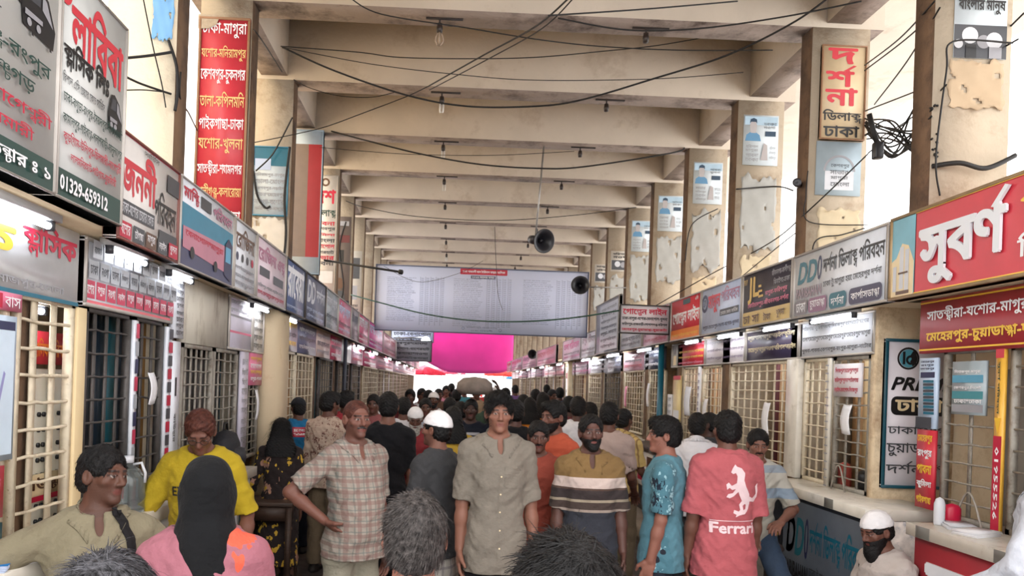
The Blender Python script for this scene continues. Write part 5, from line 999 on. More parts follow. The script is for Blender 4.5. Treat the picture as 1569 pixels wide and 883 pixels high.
# ------------------------------------------------------------------ figures: a signed-distance body, polygonised as one continuous surface
def nv(*a): return np.array(a, dtype=np.float64)
def rotx(a): c, s = math.cos(a), math.sin(a); return np.array(((1, 0, 0), (0, c, -s), (0, s, c)))
def roty(a): c, s = math.cos(a), math.sin(a); return np.array(((c, 0, s), (0, 1, 0), (-s, 0, c)))
def rotz(a): c, s = math.cos(a), math.sin(a); return np.array(((c, -s, 0), (s, c, 0), (0, 0, 1)))
def unit(v): v = np.asarray(v, float); return v / (np.linalg.norm(v) or 1)
class Field:
    """distance grid; prims are blended into it inside their own boxes only"""
    def __init__(s, lo, hi, h):
        s.h = h; s.lo = np.asarray(lo, float); n = np.ceil((np.asarray(hi) - s.lo) / h).astype(int) + 1
        s.d = np.full(n, 0.3, np.float32); s.ax = [(s.lo[i] + h * np.arange(n[i])).astype(np.float32) for i in range(3)]
    def sub(s, lo, hi):
        i0 = np.clip(np.floor((lo - s.lo) / s.h).astype(int), 0, None); i1 = np.minimum(np.ceil((hi - s.lo) / s.h).astype(int) + 1, s.d.shape)
        if (i1 <= i0).any(): return None
        sl = tuple(slice(a, b) for a, b in zip(i0, i1))
        return sl, s.ax[0][sl[0]][:, None, None], s.ax[1][sl[1]][None, :, None], s.ax[2][sl[2]][None, None, :]
    def mix(s, sl, p, k, op):
        a = s.d[sl]
        if op == 'u':
            if k > 0: hh = np.maximum(k - np.abs(a - p), 0) / k; s.d[sl] = np.minimum(a, p) - hh * hh * k * 0.25
            else: s.d[sl] = np.minimum(a, p)
        else:
            p = -p
            if k > 0: hh = np.maximum(k - np.abs(a - p), 0) / k; s.d[sl] = np.maximum(a, p) + hh * hh * k * 0.25
            else: s.d[sl] = np.maximum(a, p)
    def cone(s, a, b, r1, r2, k=0.02, op='u', cut=False):
        a = np.asarray(a, float); b = np.asarray(b, float); m = max(r1, r2) + k + 2.5 * s.h
        q = s.sub(np.minimum(a, b) - m, np.maximum(a, b) + m)
        if q is None: return
        sl, X, Y, Z = q; ab = b - a; L2 = float(ab @ ab) or 1e-9
        px, py, pz = X - a[0], Y - a[1], Z - a[2]
        t0 = (px * ab[0] + py * ab[1] + pz * ab[2]) / L2; t = np.clip(t0, 0, 1)
        d = np.sqrt((px - t * ab[0]) ** 2 + (py - t * ab[1]) ** 2 + (pz - t * ab[2]) ** 2) - (r1 + (r2 - r1) * t)
        if cut: d = np.maximum(d, (t0 - 1) * math.sqrt(L2))
        s.mix(sl, d.astype(np.float32), k, op)
    def ell(s, c, r, M=None, k=0.02, op='u'):
        c = np.asarray(c, float); r = np.asarray(r, float); m = float(r.max()) + k + 2.5 * s.h
        q = s.sub(c - m, c + m)
        if q is None: return
        sl, X, Y, Z = q; px, py, pz = X - c[0], Y - c[1], Z - c[2]
        if M is not None: px, py, pz = (M[0, i] * px + M[1, i] * py + M[2, i] * pz for i in range(3))
        k0 = np.sqrt((px / r[0]) ** 2 + (py / r[1]) ** 2 + (pz / r[2]) ** 2); k1 = np.sqrt((px / r[0] ** 2) ** 2 + (py / r[1] ** 2) ** 2 + (pz / r[2] ** 2) ** 2) + 1e-6
        s.mix(sl, (k0 * (k0 - 1) / k1).astype(np.float32), k, op)
    def loft(s, org, M, zs, a, b, yc, k=0.02, op='u', e=2.4, fold=0.0, nf=9, xc=None):
        """elliptical tube whose half-widths a (x) and b (y) run along zs in the frame M at org"""
        zs = np.asarray(zs, float); m = max(max(a), max(b)) + 0.05 + k; rr = max(abs(zs[0]), abs(zs[-1]), m) + m
        c0 = org + M @ nv(0, 0, zs[0]); c1 = org + M @ nv(0, 0, zs[-1]); q = s.sub(np.minimum(c0, c1) - m, np.maximum(c0, c1) + m)
        if q is None: return
        sl, X, Y, Z = q; X = X - org[0]; Y = Y - org[1]; Z = Z - org[2]
        px, py, pz = (M[0, i] * X + M[1, i] * Y + M[2, i] * Z for i in range(3))
        A = np.interp(pz, zs, a); B = np.interp(pz, zs, b); py = py - np.interp(pz, zs, yc)
        if xc is not None: px = px - np.interp(pz, zs, xc)
        rad = (np.abs(px / A) ** e + np.abs(py / B) ** e) ** (1 / e)
        d = (rad - 1) * np.minimum(A, B)
        if fold: d = d + fold * np.sin(np.arctan2(py / B, px / A) * nf + 2 * np.sin(5 * pz)) * np.clip((zs[-1] - pz) / (zs[-1] - zs[0]), 0, 1)
        d = np.maximum(d, np.maximum(zs[0] - pz, pz - zs[-1]))
        s.mix(sl, d.astype(np.float32), k, op)
    def half(s, p, n, k=0.0):
        """keeps the side of the plane that n points away from"""
        n = unit(n); d = (s.ax[0][:, None, None] - p[0]) * n[0] + (s.ax[1][None, :, None] - p[1]) * n[1] + (s.ax[2][None, None, :] - p[2]) * n[2]
        s.d = np.maximum(s.d, d.astype(np.float32))
    def rough(s, amp, f, seed=0):
        x, y, z = s.ax[0][:, None, None], s.ax[1][None, :, None], s.ax[2][None, None, :]; o = seed * 1.7
        w = np.sin(f * (0.35 * x + 0.4 * y + z) + 2.2 * np.sin(0.4 * f * (x - y) + o)) + 0.7 * np.sin(f * 1.7 * (0.6 * x - 0.5 * y + 0.5 * z) + 1.5 * np.sin(0.5 * f * z + o))
        s.d += (amp * w).astype(np.float32)
    def mesh(s):
        d = s.d; sg = d < 0; h = s.h
        c = np.zeros(tuple(n - 1 for n in d.shape), np.int8)
        for i in (0, 1):
            for j in (0, 1):
                for k in (0, 1): c += sg[i:i + c.shape[0], j:j + c.shape[1], k:k + c.shape[2]]
        act = np.argwhere((c > 0) & (c < 8)); n = len(act)
        if n == 0: return np.zeros((0, 3)), np.zeros((0, 4), int)
        cor = [(i, j, k) for i in (0, 1) for j in (0, 1) for k in (0, 1)]
        val = {q: d[act[:, 0] + q[0], act[:, 1] + q[1], act[:, 2] + q[2]] for q in cor}
        acc = np.zeros((n, 3)); cnt = np.zeros(n)
        for p in cor:
            for axn in range(3):
                if p[axn]: continue
                q = list(p); q[axn] = 1; q = tuple(q); a, b = val[p], val[q]; m = (a < 0) != (b < 0)
                t = np.where(m, a / np.where(m, a - b, 1), 0)
                pos = np.tile(np.array(p, float), (n, 1)); pos[:, axn] = t; acc += pos * m[:, None]; cnt += m
        V = (act + acc / cnt[:, None]) * h + s.lo
        idx = np.full(c.shape, -1, np.int32); idx[act[:, 0], act[:, 1], act[:, 2]] = np.arange(n)
        F = []
        for axn in range(3):
            u, v = [(1, 2), (2, 0), (0, 1)][axn]
            a = np.moveaxis(sg, axn, 0)
            e = np.argwhere(np.moveaxis(a[:-1] != a[1:], 0, axn))
            e = e[(e[:, u] > 0) & (e[:, v] > 0) & (e[:, u] < c.shape[u]) & (e[:, v] < c.shape[v])]
            if not len(e): continue
            o = [e.copy() for _ in range(4)]; o[0][:, u] -= 1; o[0][:, v] -= 1; o[1][:, v] -= 1; o[3][:, u] -= 1
            I = np.stack([idx[q[:, 0], q[:, 1], q[:, 2]] for q in o], 1)
            fl = sg[e[:, 0], e[:, 1], e[:, 2]]; I[~fl] = I[~fl][:, ::-1]; F.append(I)
        F = np.concatenate(F); return V, F[(F >= 0).all(1)]
def np_mesh(name, V, F, mats, parent=None, cols=None, fm=None, smooth=True):
    me = bpy.data.meshes.new(name); me.vertices.add(len(V)); me.vertices.foreach_set('co', np.asarray(V, np.float32).ravel())
    k = F.shape[1]; me.loops.add(F.size); me.loops.foreach_set('vertex_index', F.astype(np.int32).ravel())
    me.polygons.add(len(F)); me.polygons.foreach_set('loop_start', np.arange(0, F.size, k, dtype=np.int32))
    if smooth: me.polygons.foreach_set('use_smooth', np.ones(len(F), bool))
    for m in (mats if isinstance(mats, (list, tuple)) else [mats]): me.materials.append(m)
    if fm is not None: me.polygons.foreach_set('material_index', fm.astype(np.int32))
    if cols is not None:
        at_ = me.color_attributes.new('Col', 'FLOAT_COLOR', 'POINT'); at_.data.foreach_set('color', np.asarray(cols, np.float32).ravel())
    me.update(calc_edges=True); me.validate()
    o = bpy.data.objects.new(name, me); COL.objects.link(o)
    if parent: o.parent = parent
    return o
# ---- materials for people
def skin_mat():
    m = mat('skin', (120, 80, 64), 0.5, 0.05, 30, 0.12, 120); nt = m.node_tree; b = nt.nodes['Principled BSDF']
    a = nt.nodes.new('ShaderNodeAttribute'); a.attribute_name = 'Col'; nt.links.new(a.outputs['Color'], b.inputs['Base Color'])
    b.inputs['Subsurface Weight'].default_value = 0.08; b.inputs['Subsurface Radius'].default_value = (0.01, 0.004, 0.002); b.inputs['Specular IOR Level'].default_value = 0.35
    return m
SKIN = skin_mat()
def hair_mat(name, c1, c2, scale=40):
    m = mat(name, c1, 0.55, 0.3, scale, 0.4, 160); m.node_tree.nodes['Principled BSDF'].inputs['Specular IOR Level'].default_value = 0.3; m.node_tree.nodes['Color Ramp'].color_ramp.elements[1].color = rgb(c2); return m
HAIR = hair_mat('hair_black', (9, 8, 9), (22, 20, 21)); HAIRG = hair_mat('hair_greying', (22, 22, 25), (88, 87, 92), 90); HAIRR = hair_mat('hair_henna', (64, 30, 24), (96, 52, 40)); HAIRW = hair_mat('hair_white', (150, 146, 140), (200, 196, 190), 60)
def cloth(name, col, kind='plain', c2=None, c3=None, f=30.0, w=0.2, rough=0.85, bands=None):
    """fabric: plain, check, stripes (bands by height), floral"""
    key = 'cloth_' + name
    if key in MATS: return MATS[key]
    m = mat(key, col, rough, 0.06, 14, 0.5, 28); nt = m.node_tree; N, L = nt.nodes, nt.links; b = N['Principled BSDF']
    b.inputs['Sheen Weight'].default_value = 0.04; b.inputs['Specular IOR Level'].default_value = 0.25
    base = b.inputs['Base Color'].links[0].from_socket
    tc = N.new('ShaderNodeTexCoord'); sp = N.new('ShaderNodeSeparateXYZ'); L.new(tc.outputs['Object'], sp.inputs[0])
    def mx(fac, a, bcol):
        q = N.new('ShaderNodeMix'); q.data_type = 'RGBA'; L.new(fac, q.inputs[0]); L.new(a, q.inputs[6])
        if isinstance(bcol, tuple): q.inputs[7].default_value = rgb(bcol)
        else: L.new(bcol, q.inputs[7])
        return q.outputs[2]
    def line(axis, freq, width, off=0.0, amt=1.0):
        a = N.new('ShaderNodeMath'); a.operation = 'MULTIPLY_ADD'; L.new(sp.outputs[axis], a.inputs[0]); a.inputs[1].default_value = freq; a.inputs[2].default_value = 50 + off
        q = N.new('ShaderNodeMath'); q.operation = 'FRACT'; L.new(a.outputs[0], q.inputs[0])
        r = N.new('ShaderNodeMath'); r.operation = 'LESS_THAN'; L.new(q.outputs[0], r.inputs[0]); r.inputs[1].default_value = width
        t = N.new('ShaderNodeMath'); t.operation = 'MULTIPLY'; L.new(r.outputs[0], t.inputs[0]); t.inputs[1].default_value = amt
        return t.outputs[0]
    out = base
    if kind == 'check':
        for axis in (0, 2):
            out = mx(line(axis, f, w, 0, 0.55), out, c2)
            if c3: out = mx(line(axis, f, w * 0.35, 0.5, 0.55), out, c3)
    elif kind == 'stripes': out = mx(line(0 if w < 0 else 2, f, abs(w)), out, c2)
    elif kind == 'bands':
        cr = N.new('ShaderNodeValToRGB'); cr.color_ramp.interpolation = 'CONSTANT'; mr = N.new('ShaderNodeMapRange'); mr.inputs[1].default_value = f; mr.inputs[2].default_value = w; L.new(sp.outputs[2], mr.inputs[0]); L.new(mr.outputs[0], cr.inputs[0])
        el = cr.color_ramp.elements
        for i, (p, c) in enumerate(bands):
            e = el[0] if i == 0 else (el[1] if i == 1 else el.new(p)); e.position = p; e.color = rgb(c)
        out = cr.outputs[0]
    elif kind == 'floral':
        for sc, thr, c in ((f, 0.36, c2), (f * 1.6, 0.30, c3 or c2)):
            v = N.new('ShaderNodeTexVoronoi'); v.inputs['Scale'].default_value = sc; nz = N.new('ShaderNodeTexNoise'); nz.inputs['Scale'].default_value = f * 1.5
            ad = N.new('ShaderNodeMix'); ad.data_type = 'RGBA'; ad.inputs[0].default_value = 0.12; L.new(tc.outputs['Object'], ad.inputs[6]); L.new(nz.outputs['Color'], ad.inputs[7]); L.new(ad.outputs[2], v.inputs['Vector'])
            r = N.new('ShaderNodeMath'); r.operation = 'LESS_THAN'; L.new(v.outputs['Distance'], r.inputs[0]); r.inputs[1].default_value = thr
            s2 = N.new('ShaderNodeSeparateColor'); L.new(v.outputs['Color'], s2.inputs[0]); g = N.new('ShaderNodeMath'); g.operation = 'GREATER_THAN'; L.new(s2.outputs[0], g.inputs[0]); g.inputs[1].default_value = w
            z = N.new('ShaderNodeMath'); z.operation = 'MULTIPLY'; L.new(r.outputs[0], z.inputs[0]); L.new(g.outputs[0], z.inputs[1]); out = mx(z.outputs[0], out, c)
    L.new(out, b.inputs['Base Color']); return m
# ---- skeleton
class Rig:
    def __init__(s, pose):
        g = pose.get; s.pose = pose
        s.hip = nv(0, 0, g('hipz', 0.93)) + nv(*g('shift', (0, 0, 0)))
        s.T = rotz(math.radians(g('twist', 0))) @ rotx(math.radians(-g('lean', 0))) @ roty(math.radians(g('tilt', 0)))
        up = lambda *v: s.hip + s.T @ nv(*v)
        s.up = up; s.neck = up(0, -0.012, 0.50)
        hy, hp, hr = g('head', (0, 0, 0)); s.Hm = s.T @ rotz(math.radians(hy)) @ rotx(math.radians(-hp)) @ roty(math.radians(hr))
        s.hc = s.neck + s.T @ nv(0, 0.006, 0.025) + s.Hm @ nv(0, 0.014, 0.128)
        wsh = g('shoulder', 0.148); s.arm = {}
        for sd, sx in (('R', 1), ('L', -1)):
            u, f = g('arm' + sd, ((0.13, 0.02, -1), (0.05, 0.18, -1)))
            sh = up(sx * wsh, -0.012, 0.428 + g('shrug', 0)); U = unit(s.T @ (nv(*u) * nv(sx, 1, 1))) if not g('armworld') else unit(nv(*u) * nv(sx, 1, 1)); Fv = unit(nv(*f) * nv(sx, 1, 1))
            el = sh + U * 0.285; wr = el + Fv * 0.245
            s.arm[sd] = (sh, el, wr, U, Fv)
        s.leg = {}
        for sd, sx in (('R', 1), ('L', -1)):
            th, shn = g('leg' + sd, ((0.03, 0.02, -1), (0.0, -0.03, -1)))
            hp_ = s.hip + nv(sx * 0.078, 0, -0.03); kn = hp_ + unit(nv(*th) * nv(sx, 1, 1)) * 0.42; an = kn + unit(nv(*shn) * nv(sx, 1, 1)) * 0.41
            s.leg[sd] = (hp_, kn, an)
    def shr(s, V):
        """head brought to life size about the chin"""
        V = np.array(V, float); q = (V - s.hc) @ s.Hm; w = np.clip((q[:, 2] + .15) / .08, 0, 1); w = w * w * (3 - 2 * w) * (np.linalg.norm(q, axis=1) < .30)
        return V + (s.hc + s.Hm @ nv(0, -.012, -.10) - V) * (0.10 * w)[:, None]
TZ = [-.14, -.06, 0, .12, .25, .36, .43, .475, .505]
def torso(F, r, inf, belly, slim, k=0.03, z0=None, hem=0.0):
    a = np.array([.132, .143, .139, .122, .130, .139, .132, .092, .064]) * slim + inf; b = np.array([.105, .118, .116, .100, .108, .114, .100, .078, .062]) + inf
    b2 = b + belly * np.array([.1, .5, .8, 1, .6, .2, 0, 0, 0]); yc = belly * np.array([.1, .5, .8, 1, .6, .2, 0, 0, 0]) * 0.9 + np.array([0, 0, 0, 0, 0, -.004, -.008, -.012, -.012])
    z = list(TZ)
    if z0 is not None: z[0] = min(z0, -.10) - .03; a[0] = a[1] + hem; b2[0] = b2[1] + hem * .6; yc[0] = yc[1] * .8; a[1] += hem * .5; a[2] += hem * .3; b2[1] += hem * .4
    F.loft(r.hip, r.T, z, a, b2, yc, k)
    for sd, sx in (('R', 1), ('L', -1)):
        sh = r.arm[sd][0]; F.cone(r.up(sx * 0.05, -0.014, 0.475), sh, 0.040 + inf * .8, 0.045 + inf * .7, 0.06)
def head_shape(F, r, inf=0.0, jaw=1.0):
    c, M = r.hc, r.Hm; p = lambda *v: c + M @ nv(*v)
    F.ell(p(0, -.014, .032), nv(.074, .094, .086) + inf, M, 0.02); F.ell(p(0, .022, -.035), nv(.058 * jaw, .070, .078) + inf, M, 0.03)
    return p
def hand(F, wr, fd, lat, nrm, curl, hs, fine):
    """palm, four unequal jointed fingers, thumb from the side of the palm"""
    fd, lat, nrm = unit(fd), unit(lat), unit(nrm); M = np.stack([lat, fd, nrm], 1)
    F.ell(wr + fd * 0.048, nv(.040, .056, .016) * hs, M, 0.015)
    fr = 0.0095 if fine else 0.011
    for i, (o, L) in enumerate(((-.030, .074), (-.010, .084), (.010, .078), (.029, .062))):
        p = wr + (fd * 0.088 + lat * o) * hs; dirn = unit(fd + lat * o * 1.6)
        for j, sl in enumerate((0.46, 0.31, 0.23)):
            an = math.radians(curl * (0.35 + 0.75 * j) + 4 * i); dv = unit(dirn * math.cos(an) + nrm * math.sin(an)); q = p + dv * L * sl * hs
            F.cone(p, q, fr * (1.05 - 0.1 * j), fr * (0.95 - 0.12 * j), 0.004); p = q
    p = wr + (fd * 0.028 + lat * -0.03) * hs; d1 = unit(fd * 0.8 - lat * 0.75 + nrm * 0.25)
    q = p + d1 * 0.045 * hs; F.cone(p, q, 0.015, 0.0115, 0.012); d2 = unit(fd - lat * 0.15 + nrm * (0.3 + curl / 120)); F.cone(q, q + d2 * 0.036 * hs, 0.011, 0.0085, 0.005)
def body_mesh(r, h, o):
    pts = [r.hc + r.Hm @ nv(*v) for v in ((.1, .13, .14), (-.1, -.12, -.12))] + [p for a in r.arm.values() for p in (a[0], a[1], a[2], a[2] + a[4] * 0.19)] + [p for l in r.leg.values() for p in l] + [r.hip + nv(0.2, 0.16, 0), r.hip - nv(.2, .16, 0), r.hc + nv(0, 0, 0.16), r.hc + nv(0.05, 0.14, 0)]
    pts = np.array(pts); lo, hi = pts.min(0) - 0.10, pts.max(0) + 0.10; lo[2] = min(lo[2], -0.03)
    F = Field(lo, hi, h); belly, slim = o.get('belly', 0), o.get('slim', 1.0)
    torso(F, r, 0, belly, slim)
    for sd, sx in (('R', 1), ('L', -1)):
        sh, el, wr, U, fv = r.arm[sd]; th = o.get('armw', 1.0) * .92
        F.cone(sh, el, .047 * th, .037 * th, 0.03); F.cone(el, el + (wr - el) * 0.35, .037 * th, .039 * th, 0.02); F.cone(el + (wr - el) * 0.3, wr, .038 * th, .026, 0.02)
        lat = r.pose.get('lat' + sd); lat = nv(*lat) * nv(sx, 1, 1) if lat else (nv(0, -1, 0) if abs(fv[1]) < 0.75 else nv(sx * 1.0, 0, 0.2))
        lat = unit(lat - fv * (lat @ fv)); nrm = np.cross(lat, fv); inward = nv(-sx, 0, 0) if abs(fv[1]) < 0.75 else nv(0, 0, -1)
        if nrm @ inward < 0: nrm = -nrm
        hand(F, wr, fv, lat, nrm, r.pose.get('curl' + sd, 28), 1.0, h < 0.008)
    for sd in 'RL':
        hp, kn, an = r.leg[sd]; F.cone(hp, kn, .078, .056, 0.03); F.cone(kn, kn + (an - kn) * .35, .056, .055, 0.02); F.cone(kn + (an - kn) * .3, an, .055, .036, 0.02)
        F.ell(an + nv(0, 0.06, -0.045), (.040, .118, .032), None, 0.03)
    p = head_shape(F, r, 0, o.get('jaw', 1.0)); M = r.Hm
    F.cone(r.neck + r.T @ nv(0, -0.005, -0.05), p(0, -.018, -.05), .058 * o.get('neckw', 1), .054, 0.03)
    F.ell(p(0, .072, -.094), (.024, .020, .018), M, 0.03); F.cone(p(-.034, .078, .026), p(.034, .078, .026), .011, .011, 0.015)
    for sx in (-1, 1):
        F.ell(p(sx * .033, .100, .004), (.017, .018, .011), M, 0.012, 's'); F.ell(p(sx * .031, .0765, .004), (.0145, .0125, .0105), M, 0.003)
        F.cone(p(sx * .018, .089, .0125), p(sx * .046, .080, .011), .0035, .0035, 0.003)
        F.ell(p(sx * .044, .058, -.018), (.022, .022, .020), M, 0.02); F.ell(p(sx * .078, -.006, -.006), (.010, .023, .034), M @ rotz(sx * 0.35), 0.006); F.ell(p(sx * .087, -.002, -.004), (.006, .011, .018), M, 0.003, 's')
    nl = o.get('nose', 1.0)
    F.cone(p(0, .086, .016), p(0, .108 * (0.98 + 0.02 * nl), -.026), .0075, .0125 * nl, 0.010); F.ell(p(-.013, .096, -.031), (.009, .010, .008), M, 0.006); F.ell(p(.013, .096, -.031), (.009, .010, .008), M, 0.006)
    F.cone(p(-.019, .083, -.055), p(.019, .083, -.055), .0062, .0062, 0.006); F.cone(p(0, .090, -.054), p(0, .090, -.0545), .0062, .006, 0.008)
    F.cone(p(-.016, .083, -.067), p(.016, .083, -.067), .007, .007, 0.006); F.cone(p(-.022, .094, -.0605), p(.022, .094, -.0605), .0026, .0026, 0.002, 's')
    V, Q = F.mesh()
    sk = np.array(rgb(o.get('skin', (122, 82, 66)))); C = np.tile(sk, (len(V), 1)); q = (V - r.hc) @ r.Hm
    x, y, z = q[:, 0], q[:, 1], q[:, 2]; hd = (np.abs(z) < 0.16) & (np.linalg.norm(q, axis=1) < 0.17)
    def tint(mask, col, amt=1.0): C[mask, :3] = C[mask, :3] * (1 - amt) + np.array(rgb(col))[:3] * amt
    ax_ = np.abs(x)
    tint(hd & (y > .05) & ((x / .026) ** 2 + ((z + .061) / .012) ** 2 < 1), (118, 62, 60), 0.6)
    tint(hd & (y > .058) & (ax_ > .009) & (ax_ < .053) & (np.abs(z - .0265 - .08 * (ax_ - .03) * (ax_ < .03)) < .0052), (26, 20, 20), 0.85)
    tint(hd & (y > .066) & (((ax_ - .031) / .0135) ** 2 + ((z - .0035) / .0052) ** 2 < 1), (168, 154, 148), 0.85); tint(hd & (y > .07) & ((ax_ - .031) ** 2 + (z - .004) ** 2 < .0066 ** 2), (22, 16, 14), 0.95)
    tint(hd & (y > .066) & (np.abs(((ax_ - .031) / .0165) ** 2 + ((z - .005) / .0088) ** 2 - 1.1) < 0.28) & (z > .004), (30, 20, 20), 0.7)
    if o.get('stubble'): tint(hd & (y > -.01) & (z < -.028) & ~((x / .028) ** 2 + ((z + .061) / .012) ** 2 < 1), (40, 32, 32), o['stubble'])
    return V, Q, C
def hair_mesh(r, h, o):
    kind = o['hair']; c, M = r.hc, r.Hm; p = lambda *v: c + M @ nv(*v)
    F = Field(c - 0.24, c + 0.24, h)
    t = {'crop': .005, 'short': .014, 'full': .022, 'ring': .010, 'bun': .016, 'long': .020}[kind]
    F.ell(p(0, -.014, .032), nv(.074 + t * .8, .094 + t * .8, .086 + t), M, 0.02); F.ell(p(0, -.045, -.03), nv(.062 + t * .7, .052 + t, .06), M, 0.03)
    if kind == 'full': F.ell(p(0.012, .055, .098), (.055, .040, .030), M, 0.03)
    if kind == 'long':
        F.loft(p(0, -.07, 0) - nv(0, 0.02, 0), r.T, [-.50, -.38, -.2, 0, .08], [.07, .13, .14, .095, .06], [.03, .045, .05, .05, .04], [-.03, -.03, -.02, 0, .02], 0.04)
    if kind == 'bun': F.ell(p(0, -.12, .02), (.045, .04, .045), M, 0.02)
    hl = o.get('hairline', 0.0)
    F.ell(p(0, .105, -.042 - hl), (.075, .085, .108), M, 0.012, 's'); F.ell(p(.078, .03, -.05), (.03, .05, .055), M, 0.01, 's'); F.ell(p(-.078, .03, -.05), (.03, .05, .055), M, 0.01, 's')
    for sx in (-1, 1): F.ell(p(sx * .092, -.002, -.02), (.022, .030, .046), M, 0.006, 's')
    if kind != 'long': F.half(p(0, 0, -.085), M @ nv(0, .25, -1))
    if kind == 'ring': F.ell(p(0, .03, .12), (.075, .105, .075), M, 0.02, 's')
    F.rough(0.0022 if kind != 'crop' else 0.0008, 210, o.get('seed', 1))
    V, Q = F.mesh(); return V, Q
def strands(V, Q, r, n, L, seed, lift=0.25, w=0.0011, thin=None):
    """fine ribbons lying along the hair, swept away from the crown"""
    rs = np.random.RandomState(seed); cen = V[Q].mean(1); nr = np.cross(V[Q[:, 1]] - V[Q[:, 0]], V[Q[:, 2]] - V[Q[:, 0]]); nr /= np.linalg.norm(nr, axis=1)[:, None] + 1e-9
    loc = (cen - r.hc) @ r.Hm; ln = (nr @ r.Hm); ok = (np.einsum('ij,ij->i', loc, ln) > 0.02) & (loc[:, 2] > -.055)
    pick = np.nonzero(ok)[0]; pick = pick[rs.randint(0, len(pick), n)]; P0 = cen[pick]; N0 = nr[pick]; l0 = loc[pick]
    flow = l0 - np.array((0.012, -.075, .12)); flow[:, 2] -= 0.05; fl = flow @ r.Hm.T
    sw = np.cross(fl, N0) * 0.35; fl = fl + sw + rs.normal(0, 0.02, fl.shape); fl -= N0 * np.einsum('ij,ij->i', fl, N0)[:, None]; fl /= np.linalg.norm(fl, axis=1)[:, None] + 1e-9
    sd = np.cross(fl, N0); LL = L * rs.uniform(.6, 1.2, (n, 1)); vs = []; ww = w * rs.uniform(.6, 1.3, (n, 1))
    for t, lf in ((0, -0.002), (.35, lift * .9), (.7, lift * 1.0), (1, lift * .6)):
        pc = P0 + fl * LL * t + N0 * (lf * LL * 0.5 if t else -0.002) - N0 * (LL * t) ** 2 * 5.0
        vs += [pc - sd * ww * (1 - .7 * t), pc + sd * ww * (1 - .7 * t)]
    Vs = np.stack(vs, 1).reshape(-1, 3); b = (np.arange(n) * 8)[:, None]
    Fs = np.concatenate([b + np.array([[0, 1, 3, 2]]), b + np.array([[2, 3, 5, 4]]), b + np.array([[4, 5, 7, 6]])])
    return np.concatenate([V, Vs]), np.concatenate([Q, Fs + len(V)])
def beard_mesh(r, h, kind, seed=1):
    c, M = r.hc, r.Hm; p = lambda *v: c + M @ nv(*v); F = Field(c - 0.22, c + 0.2, h)
    if kind in ('beard', 'long'):
        t = .008 if kind == 'beard' else .012
        F.ell(p(0, .022, -.038), nv(.058 + t, .070 + t, .080 + t), M, 0.02); F.ell(p(0, .074, -.098), nv(.026 + t, .022 + t, .022 + t), M, 0.03)
        if kind == 'long': F.ell(p(0, .070, -.14), (.048, .035, .065), M, 0.04)
        F.half(p(0, 0, -.032), M @ nv(0, .12, 1)); F.half(p(0, -.012, -.05), M @ nv(0, -1, .35))
        F.ell(p(0, .105, -.015), (.040, .06, .042), M, 0.01, 's'); F.ell(p(0, .1, -.0615), (.024, .03, .010), M, 0.006, 's')
    F.cone(p(-.027, .082, -.051), p(0, .096, -.044), .0065, .0068, 0.006); F.cone(p(.027, .082, -.051), p(0, .096, -.044), .0065, .0068, 0.006)
    F.rough(0.0012, 260, seed); return F.mesh()
def shirt_mesh(r, h, o):
    s = o['shirt']; inf = s.get('inf', .018); hem = s.get('hem', -.13); pts = np.array([r.up(.25, .22, .56), r.up(-.25, -.22, .56), r.up(.32, .28, hem - .03), r.up(-.32, -.28, hem - .03)] + [q for a in r.arm.values() for q in (a[0], a[1], a[2])])
    F = Field(pts.min(0) - .1, pts.max(0) + .1, h); torso(F, r, inf, o.get('belly', 0), o.get('slim', 1), 0.03, hem, s.get('flare', .014))
    fr = s.get('sleeve', .62)
    ends = []
    for sd in 'RL':
        sh, el, wr, U, fv = r.arm[sd]; th = o.get('armw', 1)
        if fr <= 1: e = sh + U * .285 * fr; F.cone(sh, e, .050 + inf * .5, (.047 + .012 * s.get('loose', 1)) * (th * .5 + .5), 0.035, 'u', True); ends.append((e, U))
        else:
            F.cone(sh, el, .050 + inf * .5, .050, 0.03); e = el + fv * .245 * (fr - 1); F.cone(el, e, .051, .042, 0.02, 'u', True); ends.append((e, fv))
    F.rough(s.get('wr', .0028), 42, o.get('seed', 1)); F.rough(s.get('wr', .0028) * .5, 95, o.get('seed', 1) + 3)
    for e, U in ends: F.cone(e - U * 0.035, e + U * 0.03, (.046 if fr <= 1 else .034), (.050 if fr <= 1 else .036), 0.004, 's')
    F.half(r.up(0, 0, hem), r.T @ nv(0, 0, -1))
    nk = r.up(0, -0.012, .44); F.cone(nk, r.up(0, 0.02, .60), .054, .080, 0.006, 's')
    if s.get('vneck'): F.ell(r.up(0, .105, .480), (.018, .07, .055), r.T @ rotx(0.35), 0.006, 's')
    V, Q = F.mesh(); return V, Q
